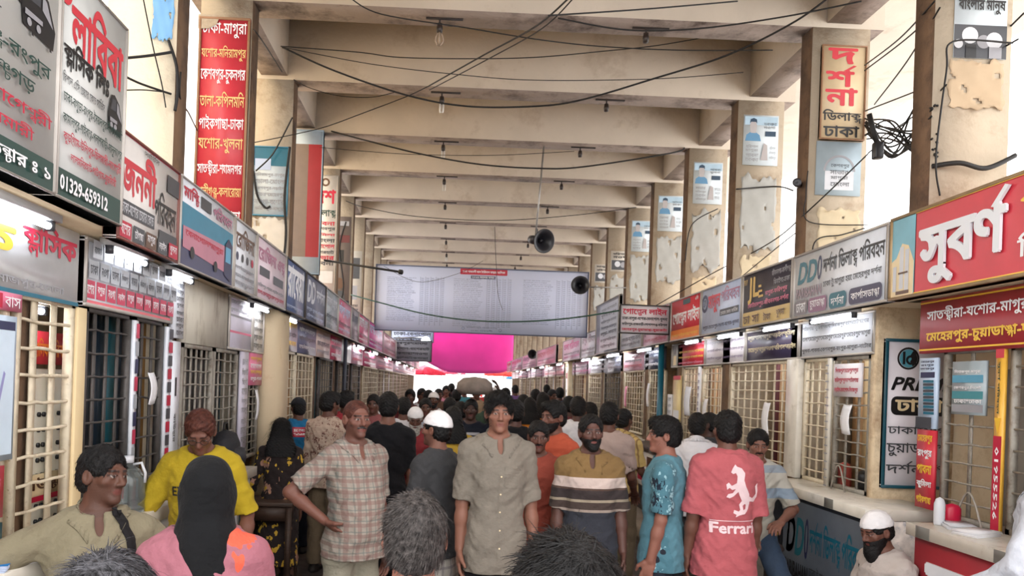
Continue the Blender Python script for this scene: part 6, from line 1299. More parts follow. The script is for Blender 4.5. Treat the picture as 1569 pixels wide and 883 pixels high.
def collar(parts, r, k, m):
    """a folded collar: stand round the neck, leaf lying on the shirt, two points in front"""
    ob = parts['shirt']; bvh = BVHTree.FromPolygons([v.co for v in ob.data.vertices], [tuple(q.vertices) for q in ob.data.polygons]); mb = MB(); n = 28; rows = []
    for i in range(n + 1):
        a = .30 + (2 * PI - .60) * i / n; ca, sa = math.cos(a), math.sin(a); tip = max(0, (abs(a - PI) - 2.15) / .70)
        st = r.up(.062 * sa, -.004 + .068 * ca, .500 - .028 * ca); top = r.up(.063 * sa, -.002 + .070 * ca, .532 - .034 * ca); mid = r.up(.072 * sa, -.004 + .079 * ca, .516 - .036 * ca)
        lo = r.up(.098 * sa * (1 - .25 * tip) + .02 * tip * (1 if sa > 0 else -1), -.006 + .100 * ca, .482 - .046 * ca - .042 * tip)
        hit = bvh.find_nearest(Vector(lo) * k); lo = hit[0] + hit[1] * .007
        rows.append([tuple(np.asarray(st) * k), tuple(np.asarray(top) * k), tuple(np.asarray(mid) * k), tuple(lo)])
    for a, b in zip(rows[:-1], rows[1:]):
        for j in range(3): mb.face([a[j], b[j], b[j + 1], a[j + 1]])
    o = mb.build('collar', m, parts['shirt'], False); o.modifiers.new('thick', 'SOLIDIFY').thickness = .005; return o
def legs_mesh(r, h, o):
    g = o['legs']; kind = g.get('kind', 'trousers'); pts = np.array([q for l in r.leg.values() for q in l] + [r.hip + nv(.26, .22, .14), r.hip - nv(.26, .22, 0)])
    F = Field(pts.min(0) - .13, pts.max(0) + .12, h); inf = g.get('inf', .014); i2 = g.get('waist', .004); be = o.get('belly', 0) * .85; sl = o.get('slim', 1)
    z = [-.13, -.06, .02, .09]; F.loft(r.hip, r.T if abs(o.get('pose', {}).get('lean', 0)) < 15 else np.eye(3), z, [.130 * sl + i2, .143 * sl + i2, .137 * sl + i2, .124 * sl + i2], [.104 + i2, .116 + i2 + .4 * be, .112 + i2 + .7 * be, .100 + i2 + .9 * be], [0, .3 * o.get('belly', 0), .6 * o.get('belly', 0), .8 * o.get('belly', 0)], 0.03)
    if kind == 'trousers':
        for sd in 'RL':
            hp, kn, an = r.leg[sd]; F.cone(hp + (kn - hp) * .12, kn, .074 + inf * .6, .062 + inf, 0.05); F.cone(kn, an + (an - kn) * -.02, .064 + inf, .050 + inf, 0.03, 'u', True)
        F.rough(.0028, 36, o.get('seed', 1) + 5)
    else:
        L = g.get('len', .80); F.loft(r.hip, np.eye(3), [-L, -.5, -.15, 0], [.20 + g.get('flare', .02), .20 + g.get('flare', .02) * .5, .19, .17], [.16 + g.get('flare', .02), .15, .135, .12], [.01, .01, 0, 0], 0.02, 'u', 2.1, .012, 8); F.rough(.003, 30, o.get('seed', 1) + 5)
    return F.mesh()
SUPPORT = {}
def person(label, x, y, heading, S, o, z=0.0, h=0.0075, group=None):
    """heading: 0 faces away down the aisle, 180 faces the viewer, 90 faces left, -90 faces right"""
    r = Rig(o.get('pose', {})); k = S / 1.70; t = thing('person', label, 'person', (x, y, z), group, math.radians(heading))
    V, Q, C = body_mesh(r, h, o); V = r.shr(V); b = np_mesh('body', V * k, Q, SKIN, t, C)
    parts = {'root': t, 'rig': r, 'k': k}
    if o.get('hair'):
        V, Q = hair_mesh(r, min(h, .006), o); n = o.get('strands', 0)
        if n: V, Q = strands(V, Q, r, n, o.get('hlen', .035), o.get('seed', 1), o.get('lift', .25), o.get('hw', .0011))
        parts['hair'] = np_mesh('hair', r.shr(V) * k, Q, o.get('hairm', HAIR), t)
    if o.get('beard'):
        V, Q = beard_mesh(r, min(h, .006), o['beard']); np_mesh('moustache' if o['beard'] == 'moustache' else 'beard', r.shr(V) * k, Q, o.get('beardm', HAIR), t)
    p = lambda *v: r.hc + r.Hm @ nv(*v)
    if o.get('cap'):
        F = Field(r.hc - .2, r.hc + .22, min(h, .006))
        if o['cap'] == 'skull':
            F.ell(p(0, -.014, .030), (.090, .111, .108), r.Hm, 0.01); F.half(p(0, 0, .034), r.Hm @ nv(0, .14, -1)); F.rough(.0008, 160, 2); V, Q = F.mesh(); np_mesh('skull_cap', r.shr(V) * k, Q, o.get('capm', cloth('cap_white', (232, 230, 232))), t)
        else:
            F.ell(p(0, -.012, .030), (.092, .112, .105), r.Hm, 0.01); F.half(p(0, 0, .045), r.Hm @ nv(0, 0, -1)); F.ell(p(0, .115, .047), (.072, .075, .010), r.Hm, 0.01); V, Q = F.mesh(); np_mesh('peaked_cap', r.shr(V) * k, Q, o.get('capm', cloth('cap_black', (30, 30, 36))), t)
    if o.get('shirt'):
        V, Q = shirt_mesh(r, h, o); m2 = o['shirt'].get('m2'); parts['shirt'] = np_mesh(o['shirt'].get('name', 'shirt'), V * k, Q, [o['shirt']['m'], m2] if m2 else o['shirt']['m'], t, None, (V[Q].mean(1)[:, 0] < -.150).astype(int) if m2 else None)
    if o.get('shirt') and o['shirt'].get('collar'): collar(parts, r, k, o['shirt']['m'])
    if o.get('legs'):
        V, Q = legs_mesh(r, max(h, .008), o); parts['legs'] = np_mesh(o['legs'].get('name', 'trousers'), V * k, Q, o['legs']['m'], t)
    if o.get('shoes', True):
        for sd in 'RL':
            an = r.leg[sd][2]; F = Field(an - .16, an + nv(.12, .24, .1), .010); F.ell(an + nv(0, .062, -.050), (.050, .135, .034), None, 0.02); F.ell(an + nv(0, .0, -.03), (.046, .058, .05), None, 0.03); F.half(an + nv(0, 0, -.078), (0, 0, -1)); V, Q = F.mesh(); np_mesh('shoe', V * k, Q, o.get('shoem', cloth('shoe', (44, 38, 36), rough=0.5)), t)
    return parts
def tube_part(parts, name, pts, rad, m, n=8):
    """pts in the figure's own frame at 1.70 m"""
    mb = MB(); mb.tube([tuple(np.asarray(q, float) * parts['k']) for q in pts], rad, 0, n); return mb.build(name, m, parts['root'], True)
def wrap_strap(parts, name, pts, w, m):
    """a flat band laid on the shirt along the points"""
    ob = parts['shirt']; bvh = BVHTree.FromPolygons([v.co for v in ob.data.vertices], [tuple(q.vertices) for q in ob.data.polygons]); k = parts['k']; mb = MB(); L = []
    P_ = [Vector(q) * k for q in pts]; R_ = []
    for a, b in zip(P_[:-1], P_[1:]): R_ += [a.lerp(b, i / 8) for i in range(8)]
    R_.append(P_[-1])
    for q in R_:
        hit = bvh.find_nearest(q); L.append((hit[0] + hit[1] * 0.006, hit[1]))
    for i in range(len(L)):
        tg = (L[min(i + 1, len(L) - 1)][0] - L[max(i - 1, 0)][0]).normalized(); sd = tg.cross(L[i][1]).normalized() * w / 2; mb.v += [tuple(L[i][0] - sd), tuple(L[i][0] + sd)]
    for i in range(len(L) - 1): mb.f.append((2 * i, 2 * i + 1, 2 * i + 3, 2 * i + 2)); mb.m.append(0)
    o = mb.build(name, m, parts['root'], True); o.modifiers.new('thick', 'SOLIDIFY').thickness = 0.004; return o
def decal(parts, name, sheet, side):
    """printed motif pressed onto the shirt: side +1 front, -1 back (figure's own y)"""
    ob = parts['shirt']; bvh = BVHTree.FromPolygons([v.co for v in ob.data.vertices], [tuple(q.vertices) for q in ob.data.polygons])
    import bmesh
    bm = bmesh.new()
    for f, mi in zip(sheet.mb.f, sheet.mb.m):
        try: bf = bm.faces.new([bm.verts.new(sheet.mb.v[i]) for i in f]); bf.material_index = mi
        except ValueError: pass
    bmesh.ops.remove_doubles(bm, verts=bm.verts, dist=0.0001); bmesh.ops.triangulate(bm, faces=bm.faces)
    for _ in range(3):
        es = [e for e in bm.edges if e.calc_length() > 0.02]
        if not es: break
        bmesh.ops.subdivide_edges(bm, edges=es, cuts=1); bmesh.ops.triangulate(bm, faces=bm.faces)
    for v in bm.verts:
        hit = bvh.ray_cast(Vector((v.co.x, side * 1.0, v.co.z)), Vector((0, -side, 0)))
        if hit[0] is not None: v.co.y = hit[0].y + side * 0.0035
    me = bpy.data.meshes.new(name); bm.to_mesh(me); bm.free()
    for m in sheet.mats: me.materials.append(m)
    o = bpy.data.objects.new(name, me); COL.objects.link(o); o.parent = parts['shirt']; return o
# ------------------------------------------------------------------ the people
def who(label, px, py, Y, heading, o, z=0.0, S=None, h=0.0075, hs=1.0):
    """puts the top of the head where the photograph has it: S fixed = seated or leaning (hip height follows), else S follows"""
    w = at(px, py, Y); pose = o.setdefault('pose', {}); r = Rig(pose); top = r.shr([r.hc + r.Hm @ nv(0, -.014, .118 + (.014 if o.get('hair') in ('short', 'full', 'long') or o.get('cap') else .004))])[0]
    if S is None: S = 1.70 * (w.z - z) / top[2]
    else: pose['hipz'] = 0.93 + (w.z - z) * 1.70 / S - top[2]
    off = rotz(math.radians(heading)) @ nv(top[0], top[1], 0) * S / 1.7
    if not 1.5 < S < 1.86: print('HEIGHT', round(S, 2), label)
    return person(label, w.x - off[0], w.y - off[1], heading, S, o, z, h)
def T(m, **k): d = dict(m=m); d.update(k); return d
JEANS = cloth('jeans_dark', (34, 38, 48)); BLK = cloth('black', (16, 16, 20)); CHAR = cloth('charcoal', (58, 58, 62)); PALE = cloth('pale_trousers', (158, 152, 136)); WHT = cloth('white', (216, 214, 218)); KHA = cloth('khaki', (120, 104, 84))
D1, D2, D3, D4 = (82, 54, 46), (100, 66, 54), (116, 78, 64), (70, 48, 42)
# nearest row
who('grey streaked head of a person cut off by the lower left edge', 165, 846, 1.13, 8, dict(skin=D2, hair='short', hairm=HAIRG, strands=7000, hlen=.05, lift=.15, seed=3, shirt=T(CHAR), legs=T(BLK)), S=1.58, h=.009)
who('dark haired person at the bottom centre, back of the head toward the viewer', 872, 823, 1.05, 5, dict(skin=D2, hair='full', strands=8000, hlen=.05, lift=.12, seed=4, shirt=T(CHAR), legs=T(BLK)), S=1.62, h=.009)
g = who('man with thinning greying hair in white checked shirt, seen from behind', 638, 753, 1.66, 4, dict(skin=(150, 100, 84), hair='short', hairm=hair_mat('hair_pepper', (30, 26, 26), (84, 78, 76), 80), strands=7000, hlen=.034, lift=.10, seed=5, shirt=T(cloth('white_check', (222, 218, 222), 'check', (150, 146, 160), f=70, w=.3), collar=1), legs=T(KHA)), h=.007)
# woman with the black headscarf
FLP = cloth('pink_floral', (156, 98, 110), 'floral', (214, 92, 70), (52, 44, 46), f=5.5, w=.72)
g = who('woman in long black headscarf and pink patterned dress, seen from behind', 320, 706, 2.4, 6, dict(skin=D3, slim=1.04, hair=None, shirt=T(FLP, name='dress', sleeve=1.9, hem=-.55, flare=.05, loose=1.6, inf=.03), legs=T(cloth('pink_trousers', (190, 126, 140))), pose=dict(armL=((.30, .15, -1), (.05, .5, -.8)), armR=((.30, .1, -1), (.0, .4, -.9)))), S=1.60)
r = g['rig']; F = Field(r.hc - nv(.3, .35, 1.0), r.hc + nv(.3, .25, .22), .008)
F.ell(r.hc + nv(0, -.014, .03), (.097, .118, .112), None, 0.02); F.ell(r.hc + nv(0, -.01, -.05), (.093, .10, .10), None, 0.04)
F.loft(r.hc, np.eye(3), [-.92, -.6, -.35, -.18, -.06, .03], [.095, .095, .100, .102, .098, .09], [.035, .045, .07, .10, .105, .10], [-.15, -.15, -.10, -.045, -.015, -.01], 0.03, 'u', 2.2, .010, 7, [.19, .11, .04, .005, 0, 0])
F.ell(r.hc + nv(0, .13, -.01), (.062, .06, .085), None, 0.01, 's'); F.rough(.002, 45, 2); V, Q = F.mesh(); np_mesh('headscarf', r.shr(V) * g['k'], Q, cloth('scarf_black', (13, 14, 17)), g['root'])
# man in olive polo leaning on the left counter
g = who('man in olive polo shirt looking right with arm on the left counter', 160, 681, 2.85, -148, dict(skin=(96, 64, 52), hair='short', strands=2500, hlen=.018, seed=6, stubble=.2, armw=1.15, slim=1.1, shirt=T(cloth('olive_polo', (134, 126, 104)), collar=1, vneck=1, sleeve=.85, loose=1.3), legs=T(JEANS),
    pose=dict(head=(38, 4, -3), lean=-4, armR=((.95, .10, -.42), (.70, .55, -.25)), armL=((.80, -.25, -.55), (.1, -.3, -.9)), legR=((.1, .35, -1), (0, -.25, -1)), legL=((.1, .35, -1), (0, -.25, -1)), curlR=20)), S=1.70, h=.006)
wrap_strap(g, 'bag_strap', [(-.08, .15, 1.36), (-.105, .12, 1.30), (-.13, .13, 1.18), (-.14, .13, 1.05)], .035, cloth('strap_black', (30, 28, 30)))
# man in yellow writing at the counter
g = who('man in yellow T-shirt and glasses bent over the left counter', 305, 632, 3.75, 186, dict(skin=(112, 74, 62), hair='short', hairm=HAIRR, hairline=-.01, strands=1500, hlen=.02, seed=7, stubble=.12, slim=1.12, belly=.02, shirt=T(cloth('yellow_tee', (172, 148, 34)), sleeve=.95, loose=1.5), legs=T(JEANS), pose=dict(head=(6, 26, 0), lean=10, armR=((.55, .25, -.95), (.10, .75, -.45)), armL=((.35, .1, -1), (.1, .7, -.6)))), h=.0065)
r = g['rig']; q = lambda *v: r.shr([r.hc + r.Hm @ nv(*v)])[0]
mb = MB()
for sx in (-1, 1): mb.tube([tuple((q(sx * .033 + .021 * math.cos(a), .104 - .004 * abs(math.cos(a)), .002 + .017 * math.sin(a))) * g['k']) for a in np.linspace(0, 2 * PI, 15)], .0016, 0, 5, False); mb.tube([tuple(q(sx * .054, .100, .006) * g['k']), tuple(q(sx * .082, .03, .010) * g['k']), tuple(q(sx * .083, -.01, .004) * g['k'])], .0015, 0, 5)
mb.tube([tuple(q(-.012, .105, .006) * g['k']), tuple(q(.012, .105, .006) * g['k'])], .0016, 0, 5); mb.build('spectacles', WIRE, g['root'])
s = Sheet(.22 * g['k'], .05 * g['k'], (.12 * g['k'], 0, 1.20 * g['k']), (-1, 0, 0), (0, 0, 1), (0, 1, 0)); s.text('EX', 0, 0, .3, 1, BLACK, .06); decal(g, 'shirt_print', s, 1)
# man at the right edge in white
who('person in white long-sleeved shirt half out of view at the right edge', 1626, 646, 3.0, 30, dict(skin=D2, hair='short', shirt=T(cloth('white_crisp', (186, 190, 200)), sleeve=1.9, collar=1, inf=.022), legs=T(JEANS), pose=dict(armL=((.62, .05, -.85), (-.15, .75, -.6)))), h=.0075)
# seated man with the white cap
g = who('bearded man in white cap and grey kurta sitting low before the counter', 1338, 784, 4.3, 96, dict(skin=(110, 74, 62), hair='short', beard='long', cap='skull', shirt=T(cloth('kurta_grey', (186, 176, 170)), name='kurta', sleeve=1.9, hem=-.22, inf=.024, loose=1.3), legs=T(cloth('pale_loose', (170, 164, 156)), inf=.03), pose=dict(lean=12, head=(6, 6, 0), armR=((.2, .4, -.8), (-.1, .9, -.2)), armL=((.25, .35, -.85), (-.1, .9, -.1)), legR=((.28, 1, .05), (.05, .12, -1)), legL=((.28, 1, .05), (.05, .12, -1)))), S=1.68, h=.006)
wrap_strap(g, 'bag_strap', [(.10, .12, .80), (.10, 0, .87), (.08, -.12, .80), (0, -.14, .62), (-.10, -.12, .45)], .045, cloth('strap_black', (30, 28, 30)))
# plaid shirt man
g = who('man in checked shirt with hand on hip looking right', 546, 613, 4.2, -142, dict(skin=(118, 78, 66), hair='crop', hairm=HAIRR, hairline=-.015, beard='moustache', beardm=hair_mat('hair_pepper', (30, 26, 26), (84, 78, 76), 80), stubble=.3, belly=.045, slim=1.05, seed=8, shirt=T(cloth('plaid', (156, 147, 137), 'check', (128, 98, 92), (104, 112, 108), f=17, w=.34), collar=1, vneck=1, sleeve=.82, loose=1.3, hem=-.12), legs=T(cloth('grey_green', (146, 142, 126)), inf=.022),
    pose=dict(head=(-6, 0, 0), armR=((.85, -.35, -.80), (-.62, .55, -.62)), armL=((.10, .06, -1), (.05, .15, -1)), curlR=50)), h=.0055)
# young man in the centre
g = who('young man in beige short-sleeved shirt walking toward the viewer, black trousers', 766, 600, 4.2, 186, dict(skin=(134, 92, 76), hair='full', strands=3500, hlen=.035, lift=.3, seed=9, jaw=.95, shirt=T(cloth('beige_shirt', (124, 117, 107)), collar=1, vneck=1, sleeve=.92, loose=1.5, hem=-.21, inf=.024), legs=T(BLK), pose=dict(head=(-4, 3, 0), armR=((.13, -.02, -1), (.04, .12, -1)), armL=((.16, 0, -1), (.08, .20, -1)), legR=((.03, .12, -1), (0, -.1, -1)))), h=.0055)
r = g['rig']; el, wr = r.arm['L'][1], r.arm['L'][2]; a = unit(wr - el); mb = MB(); c = (el + (wr - el) * .93) * g['k']
mb.lathe([(.033, -.011), (.036, -.009), (.036, .009), (.033, .011)], tuple(c), tuple(a), 18); mb.lathe([(.001, .0), (.02, .0), (.02, .012), (.001, .014)], tuple(c + nv(-.034, .004, 0)), (-1, .15, 0), 16); mb.build('wristwatch', mat('watch_steel', (206, 206, 210), 0.25, 0.05, metal=0.8), g['root'])
s = Sheet(.11 * g['k'], .12 * g['k'], (-.02 * g['k'], 0, 1.18 * g['k']), (-1, 0, 0), (0, 0, 1), (0, 1, 0)); s.rect(0, 0, 1, 1, MATS['cloth_beige_shirt']); s.rect(0, .84, 1, .86, P('seam', (120, 112, 98))); decal(g, 'chest_pocket', s, 1)
s = Sheet(.02 * g['k'], .5 * g['k'], (.01 * g['k'], 0, .80 * g['k']), (-1, 0, 0), (0, 0, 1), (0, 1, 0)); s.rect(0, 0, .12, 1, P('seam', (120, 112, 98))); [s.disc(.55, .12 + .19 * k, .009, CREAM, 10) for k in range(5)]; decal(g, 'button_placket', s, 1)
# bearded man in striped polo
z0, z1 = .70, 1.50; bd = lambda z: (z - z0) / (z1 - z0)
PB = cloth('polo_bands', (120, 96, 62), 'bands', f=z0, w=z1, bands=[(0, (50, 52, 60)), (bd(1.055), (150, 136, 126)), (bd(1.07), (70, 58, 54)), (bd(1.115), (150, 138, 120)), (bd(1.13), (58, 50, 50)), (bd(1.185), (84, 66, 58)), (bd(1.20), (196, 178, 170)), (bd(1.262), (124, 98, 62))])
who('bearded man in brown, white and navy banded polo facing the viewer', 905, 634, 4.5, 178, dict(skin=(92, 62, 54), hair='short', hairline=-.012, strands=1500, hlen=.015, beard='beard', seed=10, slim=1.1, armw=1.1, shirt=T(PB, collar=1, vneck=1, sleeve=.95, loose=1.5, hem=-.18, inf=.024), legs=T(BLK), pose=dict(head=(4, 0, 2), armR=((.16, .0, -1), (.06, .2, -1)), armL=((.18, .0, -1), (.06, .25, -1)))), h=.0055)
# teal T-shirt
g = who('young man in teal T-shirt with dark floral sleeve, face turned left', 1020, 638, 4.4, 68, dict(skin=(138, 92, 78), hair='full', strands=2500, hlen=.03, lift=.3, seed=11, shirt=T(cloth('teal_tee', (82, 124, 138)), m2=cloth('teal_floral', (74, 116, 130), 'floral', (28, 38, 52), (150, 190, 200), f=11, w=.3), sleeve=.85, loose=1.2, hem=-.17), legs=T(JEANS), pose=dict(head=(16, 2, 0), armL=((.06, .02, -1), (.02, .22, -1)), armR=((.1, .0, -1), (.04, .2, -1)))), h=.0055)
# coral T-shirt with the horse
g = who('man in coral pink T-shirt with white rearing horse on the back', 1116, 628, 4.3, 4, dict(skin=D2, hair='short', strands=2500, hlen=.02, seed=12, shirt=T(cloth('coral_tee', (172, 88, 94)), sleeve=.98, loose=2.2, hem=-.20, inf=.030, flare=.02), legs=T(BLK), pose=dict(armR=((.14, .0, -1), (.04, .14, -1)), armL=((.16, .0, -1), (.06, .16, -1)))), h=.0055)
k = g['k']; s = Sheet(.26 * k, .30 * k, (-.10 * k, 0, 1.085 * k), (1, 0, 0), (0, 0, 1), (0, -1, 0)); HW = P('print_white', (226, 200, 204), 0.7)
for pts in ([(.30, .93), (.36, 1.0), (.39, .96), (.50, .93), (.58, .84), (.56, .70), (.60, .58), (.70, .44), (.74, .30), (.66, .22), (.54, .30), (.46, .42), (.40, .54), (.38, .66), (.40, .78), (.37, .84), (.30, .82), (.25, .85)],
            [(.40, .66), (.26, .60), (.20, .66), (.15, .62), (.17, .52), (.22, .56), (.28, .52), (.42, .56)], [(.40, .60), (.30, .46), (.20, .44), (.17, .38), (.24, .36), (.33, .40), (.44, .50)],
            [(.54, .32), (.46, .24), (.50, .14), (.42, .06), (.40, .0), (.50, .04), (.57, .14), (.55, .22), (.62, .26)], [(.64, .26), (.62, .16), (.50, .10), (.36, .14), (.34, .08), (.46, .03), (.62, .06), (.70, .16), (.73, .28)],
            [(.70, .40), (.80, .36), (.90, .44), (.88, .58), (.94, .64), (.96, .52), (.94, .38), (.86, .28), (.74, .30)]): s.poly(pts, HW)
decal(g, 'horse_print', s, -1)
s = Sheet(.26 * k, .075 * k, (-.13 * k, 0, .99 * k), (1, 0, 0), (0, 0, 1), (0, -1, 0)); s.text('Ferrari', 0.0, 0.0, 1, .86, HW, .08); s.rect(.0, .93, 1, .98, HW); decal(g, 'shirt_print', s, -1)
# man leaning at the counter
who('man with moustache in pale striped shirt perched on a stool at the counter', 1163, 657, 5.3, 172, dict(skin=(128, 88, 74), hair='short', beard='moustache', strands=1000, hlen=.018, seed=13, shirt=T(cloth('pale_stripe', (186, 182, 172), 'bands', f=.6, w=1.5, bands=[(0, (172, 168, 156)), (.50, (140, 156, 172)), (.58, (186, 182, 172)), (.70, (150, 160, 170)), (.76, (190, 186, 176))]), collar=1, vneck=1, sleeve=.9, loose=1.3), legs=T(cloth('jeans_blue', (58, 74, 96))), pose=dict(head=(-4, 6, 0), lean=6, armL=((.42, .30, -.9), (-.55, .75, -.25)), armR=((.15, .35, -.9), (-.3, .8, -.5)), legR=((.10, .75, -.65), (0, -.25, -1)), legL=((.16, .70, -.72), (0, -.2, -1)))), S=1.68, h=.006)
# second row
g = who('woman with long loose black hair in dark floral dress at left', 432, 641, 6.5, 12, dict(skin=D3, hair='long', strands=1500, hlen=.10, seed=14, shirt=T(cloth('dark_floral', (44, 36, 36), 'floral', (170, 128, 110), (206, 166, 60), f=9, w=.35), name='dress', sleeve=1.5, hem=-.62, flare=.03), legs=T(cloth('floral_trousers', (50, 40, 40), 'floral', (120, 90, 80), f=9, w=.4)), pose=dict(lean=14, armL=((.35, .1, -1), (.1, .6, -.7)))), S=1.56)
g = who('man in bright blue T-shirt and dark peaked cap behind the floral dress', 458, 609, 7.6, 14, dict(skin=D2, hair='short', cap='peak', shirt=T(cloth('blue_tee', (36, 112, 160)), sleeve=.8), legs=T(JEANS), pose=dict(head=(20, 0, 0))))
s = Sheet(.14, .10, (-.06, 0, 1.2), (1, 0, 0), (0, 0, 1), (0, -1, 0)); s.rect(0, 0, 1, 1, CRIM); s.rect(.1, .55, .9, .8, WHITE); s.rect(.1, .2, .9, .4, WHITE); decal(g, 'back_print', s, -1)
who('man in cream and brown leaf print shirt with back to the viewer', 507, 600, 6.9, -14, dict(skin=D2, hair='full', seed=15, shirt=T(cloth('leaf_print', (190, 168, 150), 'floral', (110, 74, 66), (150, 116, 104), f=16, w=.2), sleeve=1.5), legs=T(KHA), pose=dict(head=(-30, 6, 0), armR=((.1, .2, -1), (0, .9, -.4)))))
who('dark haired man in red shirt beside the leaf print shirt', 531, 599, 8.2, -30, dict(skin=D1, hair='full', seed=16, shirt=T(cloth('red_shirt', (170, 56, 66))), legs=T(BLK)))
who('tall man in plain black T-shirt and trousers walking away', 596, 600, 5.7, 3, dict(skin=D3, hair='short', strands=1500, hlen=.018, seed=17, shirt=T(BLK, sleeve=.85), legs=T(BLK), pose=dict(armR=((.14, .02, -1), (.06, .14, -1)), legR=((.03, .15, -1), (0, -.12, -1)))), h=.006)
who('old man with white beard, white cap and maroon tunic looking down', 637, 625, 7.0, 184, dict(skin=D2, hair='short', hairm=HAIRW, beard='long', beardm=HAIRW, cap='skull', seed=18, shirt=T(cloth('maroon_tunic', (142, 52, 58)), name='tunic', sleeve=1.5, hem=-.40, flare=.03), legs=T(PALE), pose=dict(head=(0, 22, 0), armR=((.15, .15, -1), (-.4, .8, -.1)), armL=((.15, .15, -1), (-.5, .8, -.15)))), S=1.62)
who('man in white knitted cap, dark grey shirt and checked lungi turned left', 672, 630, 4.5, 52, dict(skin=(124, 84, 70), hair='short', cap='skull', stubble=.3, seed=19, belly=.02, shirt=T(cloth('slate_tee', (60, 60, 62)), sleeve=.95, loose=1.4, hem=-.15), legs=T(cloth('lungi_check', (176, 170, 162), 'check', (110, 104, 110), f=16, w=.25), kind='skirt', name='lungi', len=.80), pose=dict(head=(8, 0, 0), armL=((.15, .15, -1), (-.1, .8, -.4)), armR=((.14, .0, -1), (.05, .15, -1)))), h=.0055)
g = who('man in dark navy vest carrying a sack on his head', 722, 611, 7.5, 178, dict(skin=D4, hair='short', seed=20, shirt=T(cloth('navy_vest', (20, 25, 38)), sleeve=.8), legs=T(BLK), pose=dict(armL=((.75, .05, .55), (-.35, 0, 1)), armR=((.3, .1, -1), (.1, .2, -1)))))
s = Sheet(.24, .08, (.12, 0, 1.24), (-1, 0, 0), (0, 0, 1), (0, 1, 0)); s.rect(0, 0.1, 1, .4, GREY); s.rect(.1, .55, .9, .9, GREY); decal(g, 'vest_print', s, 1)
w = at(727, 600, 7.5); mb = MB(); mb.lathe([(.001, -.05), (.14, -.045), (.19, 0.0), (.18, .07), (.12, .12), (.001, .135)], n=20); o_ = mb.build('cloth_sack', mat('sack', (128, 116, 108), 0.9, 0.2, 10, 0.4, 25), None, True); o_.location = (w.x, w.y + .02, w.z - .035 + .05); tag(o_, 'bulging grey brown sack carried on the head of the man in navy', 'sack')
who('bearded man in orange T-shirt turned left behind the banded polo', 849, 614, 5.3, 128, dict(skin=(116, 78, 66), hair='full', beard='beard', strands=1000, hlen=.025, seed=21, shirt=T(cloth('orange_tee', (182, 84, 60)), sleeve=.85), legs=T(JEANS), pose=dict(head=(0, 4, 0))), h=.006)
who('man with moustache in rust red tunic between beige shirt and banded polo', 826, 644, 4.9, 172, dict(skin=(104, 70, 60), hair='short', beard='moustache', seed=22, strands=800, hlen=.015, shirt=T(cloth('rust_tunic', (158, 76, 62)), name='tunic', sleeve=1.4, hem=-.42, flare=.03), legs=T(cloth('rust_trousers', (140, 74, 60))), pose=dict(head=(6, 8, 0))), h=.006)
who('man in black shirt with back turned, just right of the young man', 791, 612, 6.4, 2, dict(skin=D1, hair='short', seed=23, shirt=T(BLK), legs=T(BLK)))
g = who('man in beige pink T-shirt with back to the viewer near right counters', 934, 615, 6.0, -22, dict(skin=D2, hair='short', strands=900, hlen=.015, seed=24, shirt=T(cloth('dusk_tee', (172, 152, 144)), sleeve=.8), legs=T(cloth('camo', (110, 100, 76), 'floral', (70, 66, 50), f=12, w=.3)), pose=dict(armR=((.15, .2, -1), (0, .8, -.6)))))
who('man in yellow striped shirt at the dark edged counter', 956, 626, 6.9, -48, dict(skin=D2, hair='short', seed=25, shirt=T(cloth('yellow_stripe', (200, 172, 110), 'stripes', (150, 120, 80), f=22, w=-.25), sleeve=.8, collar=1), legs=T(KHA), pose=dict(armR=((.1, .3, -1), (0, .8, -.5)))))
who('man in white shirt with back turned at the right counter', 1069, 632, 6.1, -20, dict(skin=D1, hair='short', strands=800, hlen=.015, seed=26, shirt=T(WHT, collar=1, sleeve=1.5, inf=.022), legs=T(CHAR)))
who('dark man facing left just behind the white shirted one at the counter', 1087, 632, 6.6, 70, dict(skin=D4, hair='short', seed=27, shirt=T(CHAR), legs=T(BLK)))
who('person with bushy dark hair and white sleeve past the orange T-shirt', 886, 608, 7.4, 5, dict(skin=D1, hair='full', seed=28, shirt=T(WHT), legs=T(JEANS)))
# ------------------------------------------------------------------ the crowd farther down the aisle: four builds, copied with clothes of their own
PROTO = []
for nm, o in (('man', dict(skin=D1, hair='full', shirt=T(CHAR, sleeve=.8), legs=T(BLK))), ('man2', dict(skin=D2, hair='short', shirt=T(CHAR, sleeve=.8), legs=T(BLK), pose=dict(head=(25, 5, 0), legR=((.03, .2, -1), (0, -.2, -1)), armL=((.15, .25, -1), (0, .6, -.8))))),
              ('scarf', dict(skin=D3, hair='long', shirt=T(CHAR, name='dress', sleeve=1.8, hem=-.65, flare=.04), legs=T(BLK))), ('capman', dict(skin=D2, hair='short', cap='skull', beard='beard', shirt=T(CHAR, name='tunic', sleeve=1.6, hem=-.4), legs=T(PALE)))):
    PROTO.append(person('crowd build ' + nm + ' standing far away', 0, 60, 0, 1.70, o, 0, .014))
def crowd(label, px, py, Y, head, kind, col, ck, hairc=None):
    w = at(px, py, Y); src = PROTO[kind]['root']; S = min(max(w.z / 1.72, .88), 1.06)
    c = src.copy(); COL.objects.link(c); c.location = (w.x, w.y, 0); c.rotation_euler = (0, 0, math.radians(head)); c.scale = (S, S, w.z / 1.72 if .85 < w.z / 1.72 < 1.1 else S); c['label'] = label; LABELS.add(label); c['group'] = 'crowd down the aisle'
    for ch in [q for q in src.children]:
        d = ch.copy(); COL.objects.link(d); d.parent = c
        m = None; n = ch.name.split('.')[0]
        if n in ('shirt', 'dress', 'tunic'): m = cloth('crowd_' + ck, col)
        if n == 'hair' and hairc: m = cloth('crowd_scarf_' + ck, hairc)
        if m: d.material_slots[0].link = 'OBJECT'; d.material_slots[0].material = m
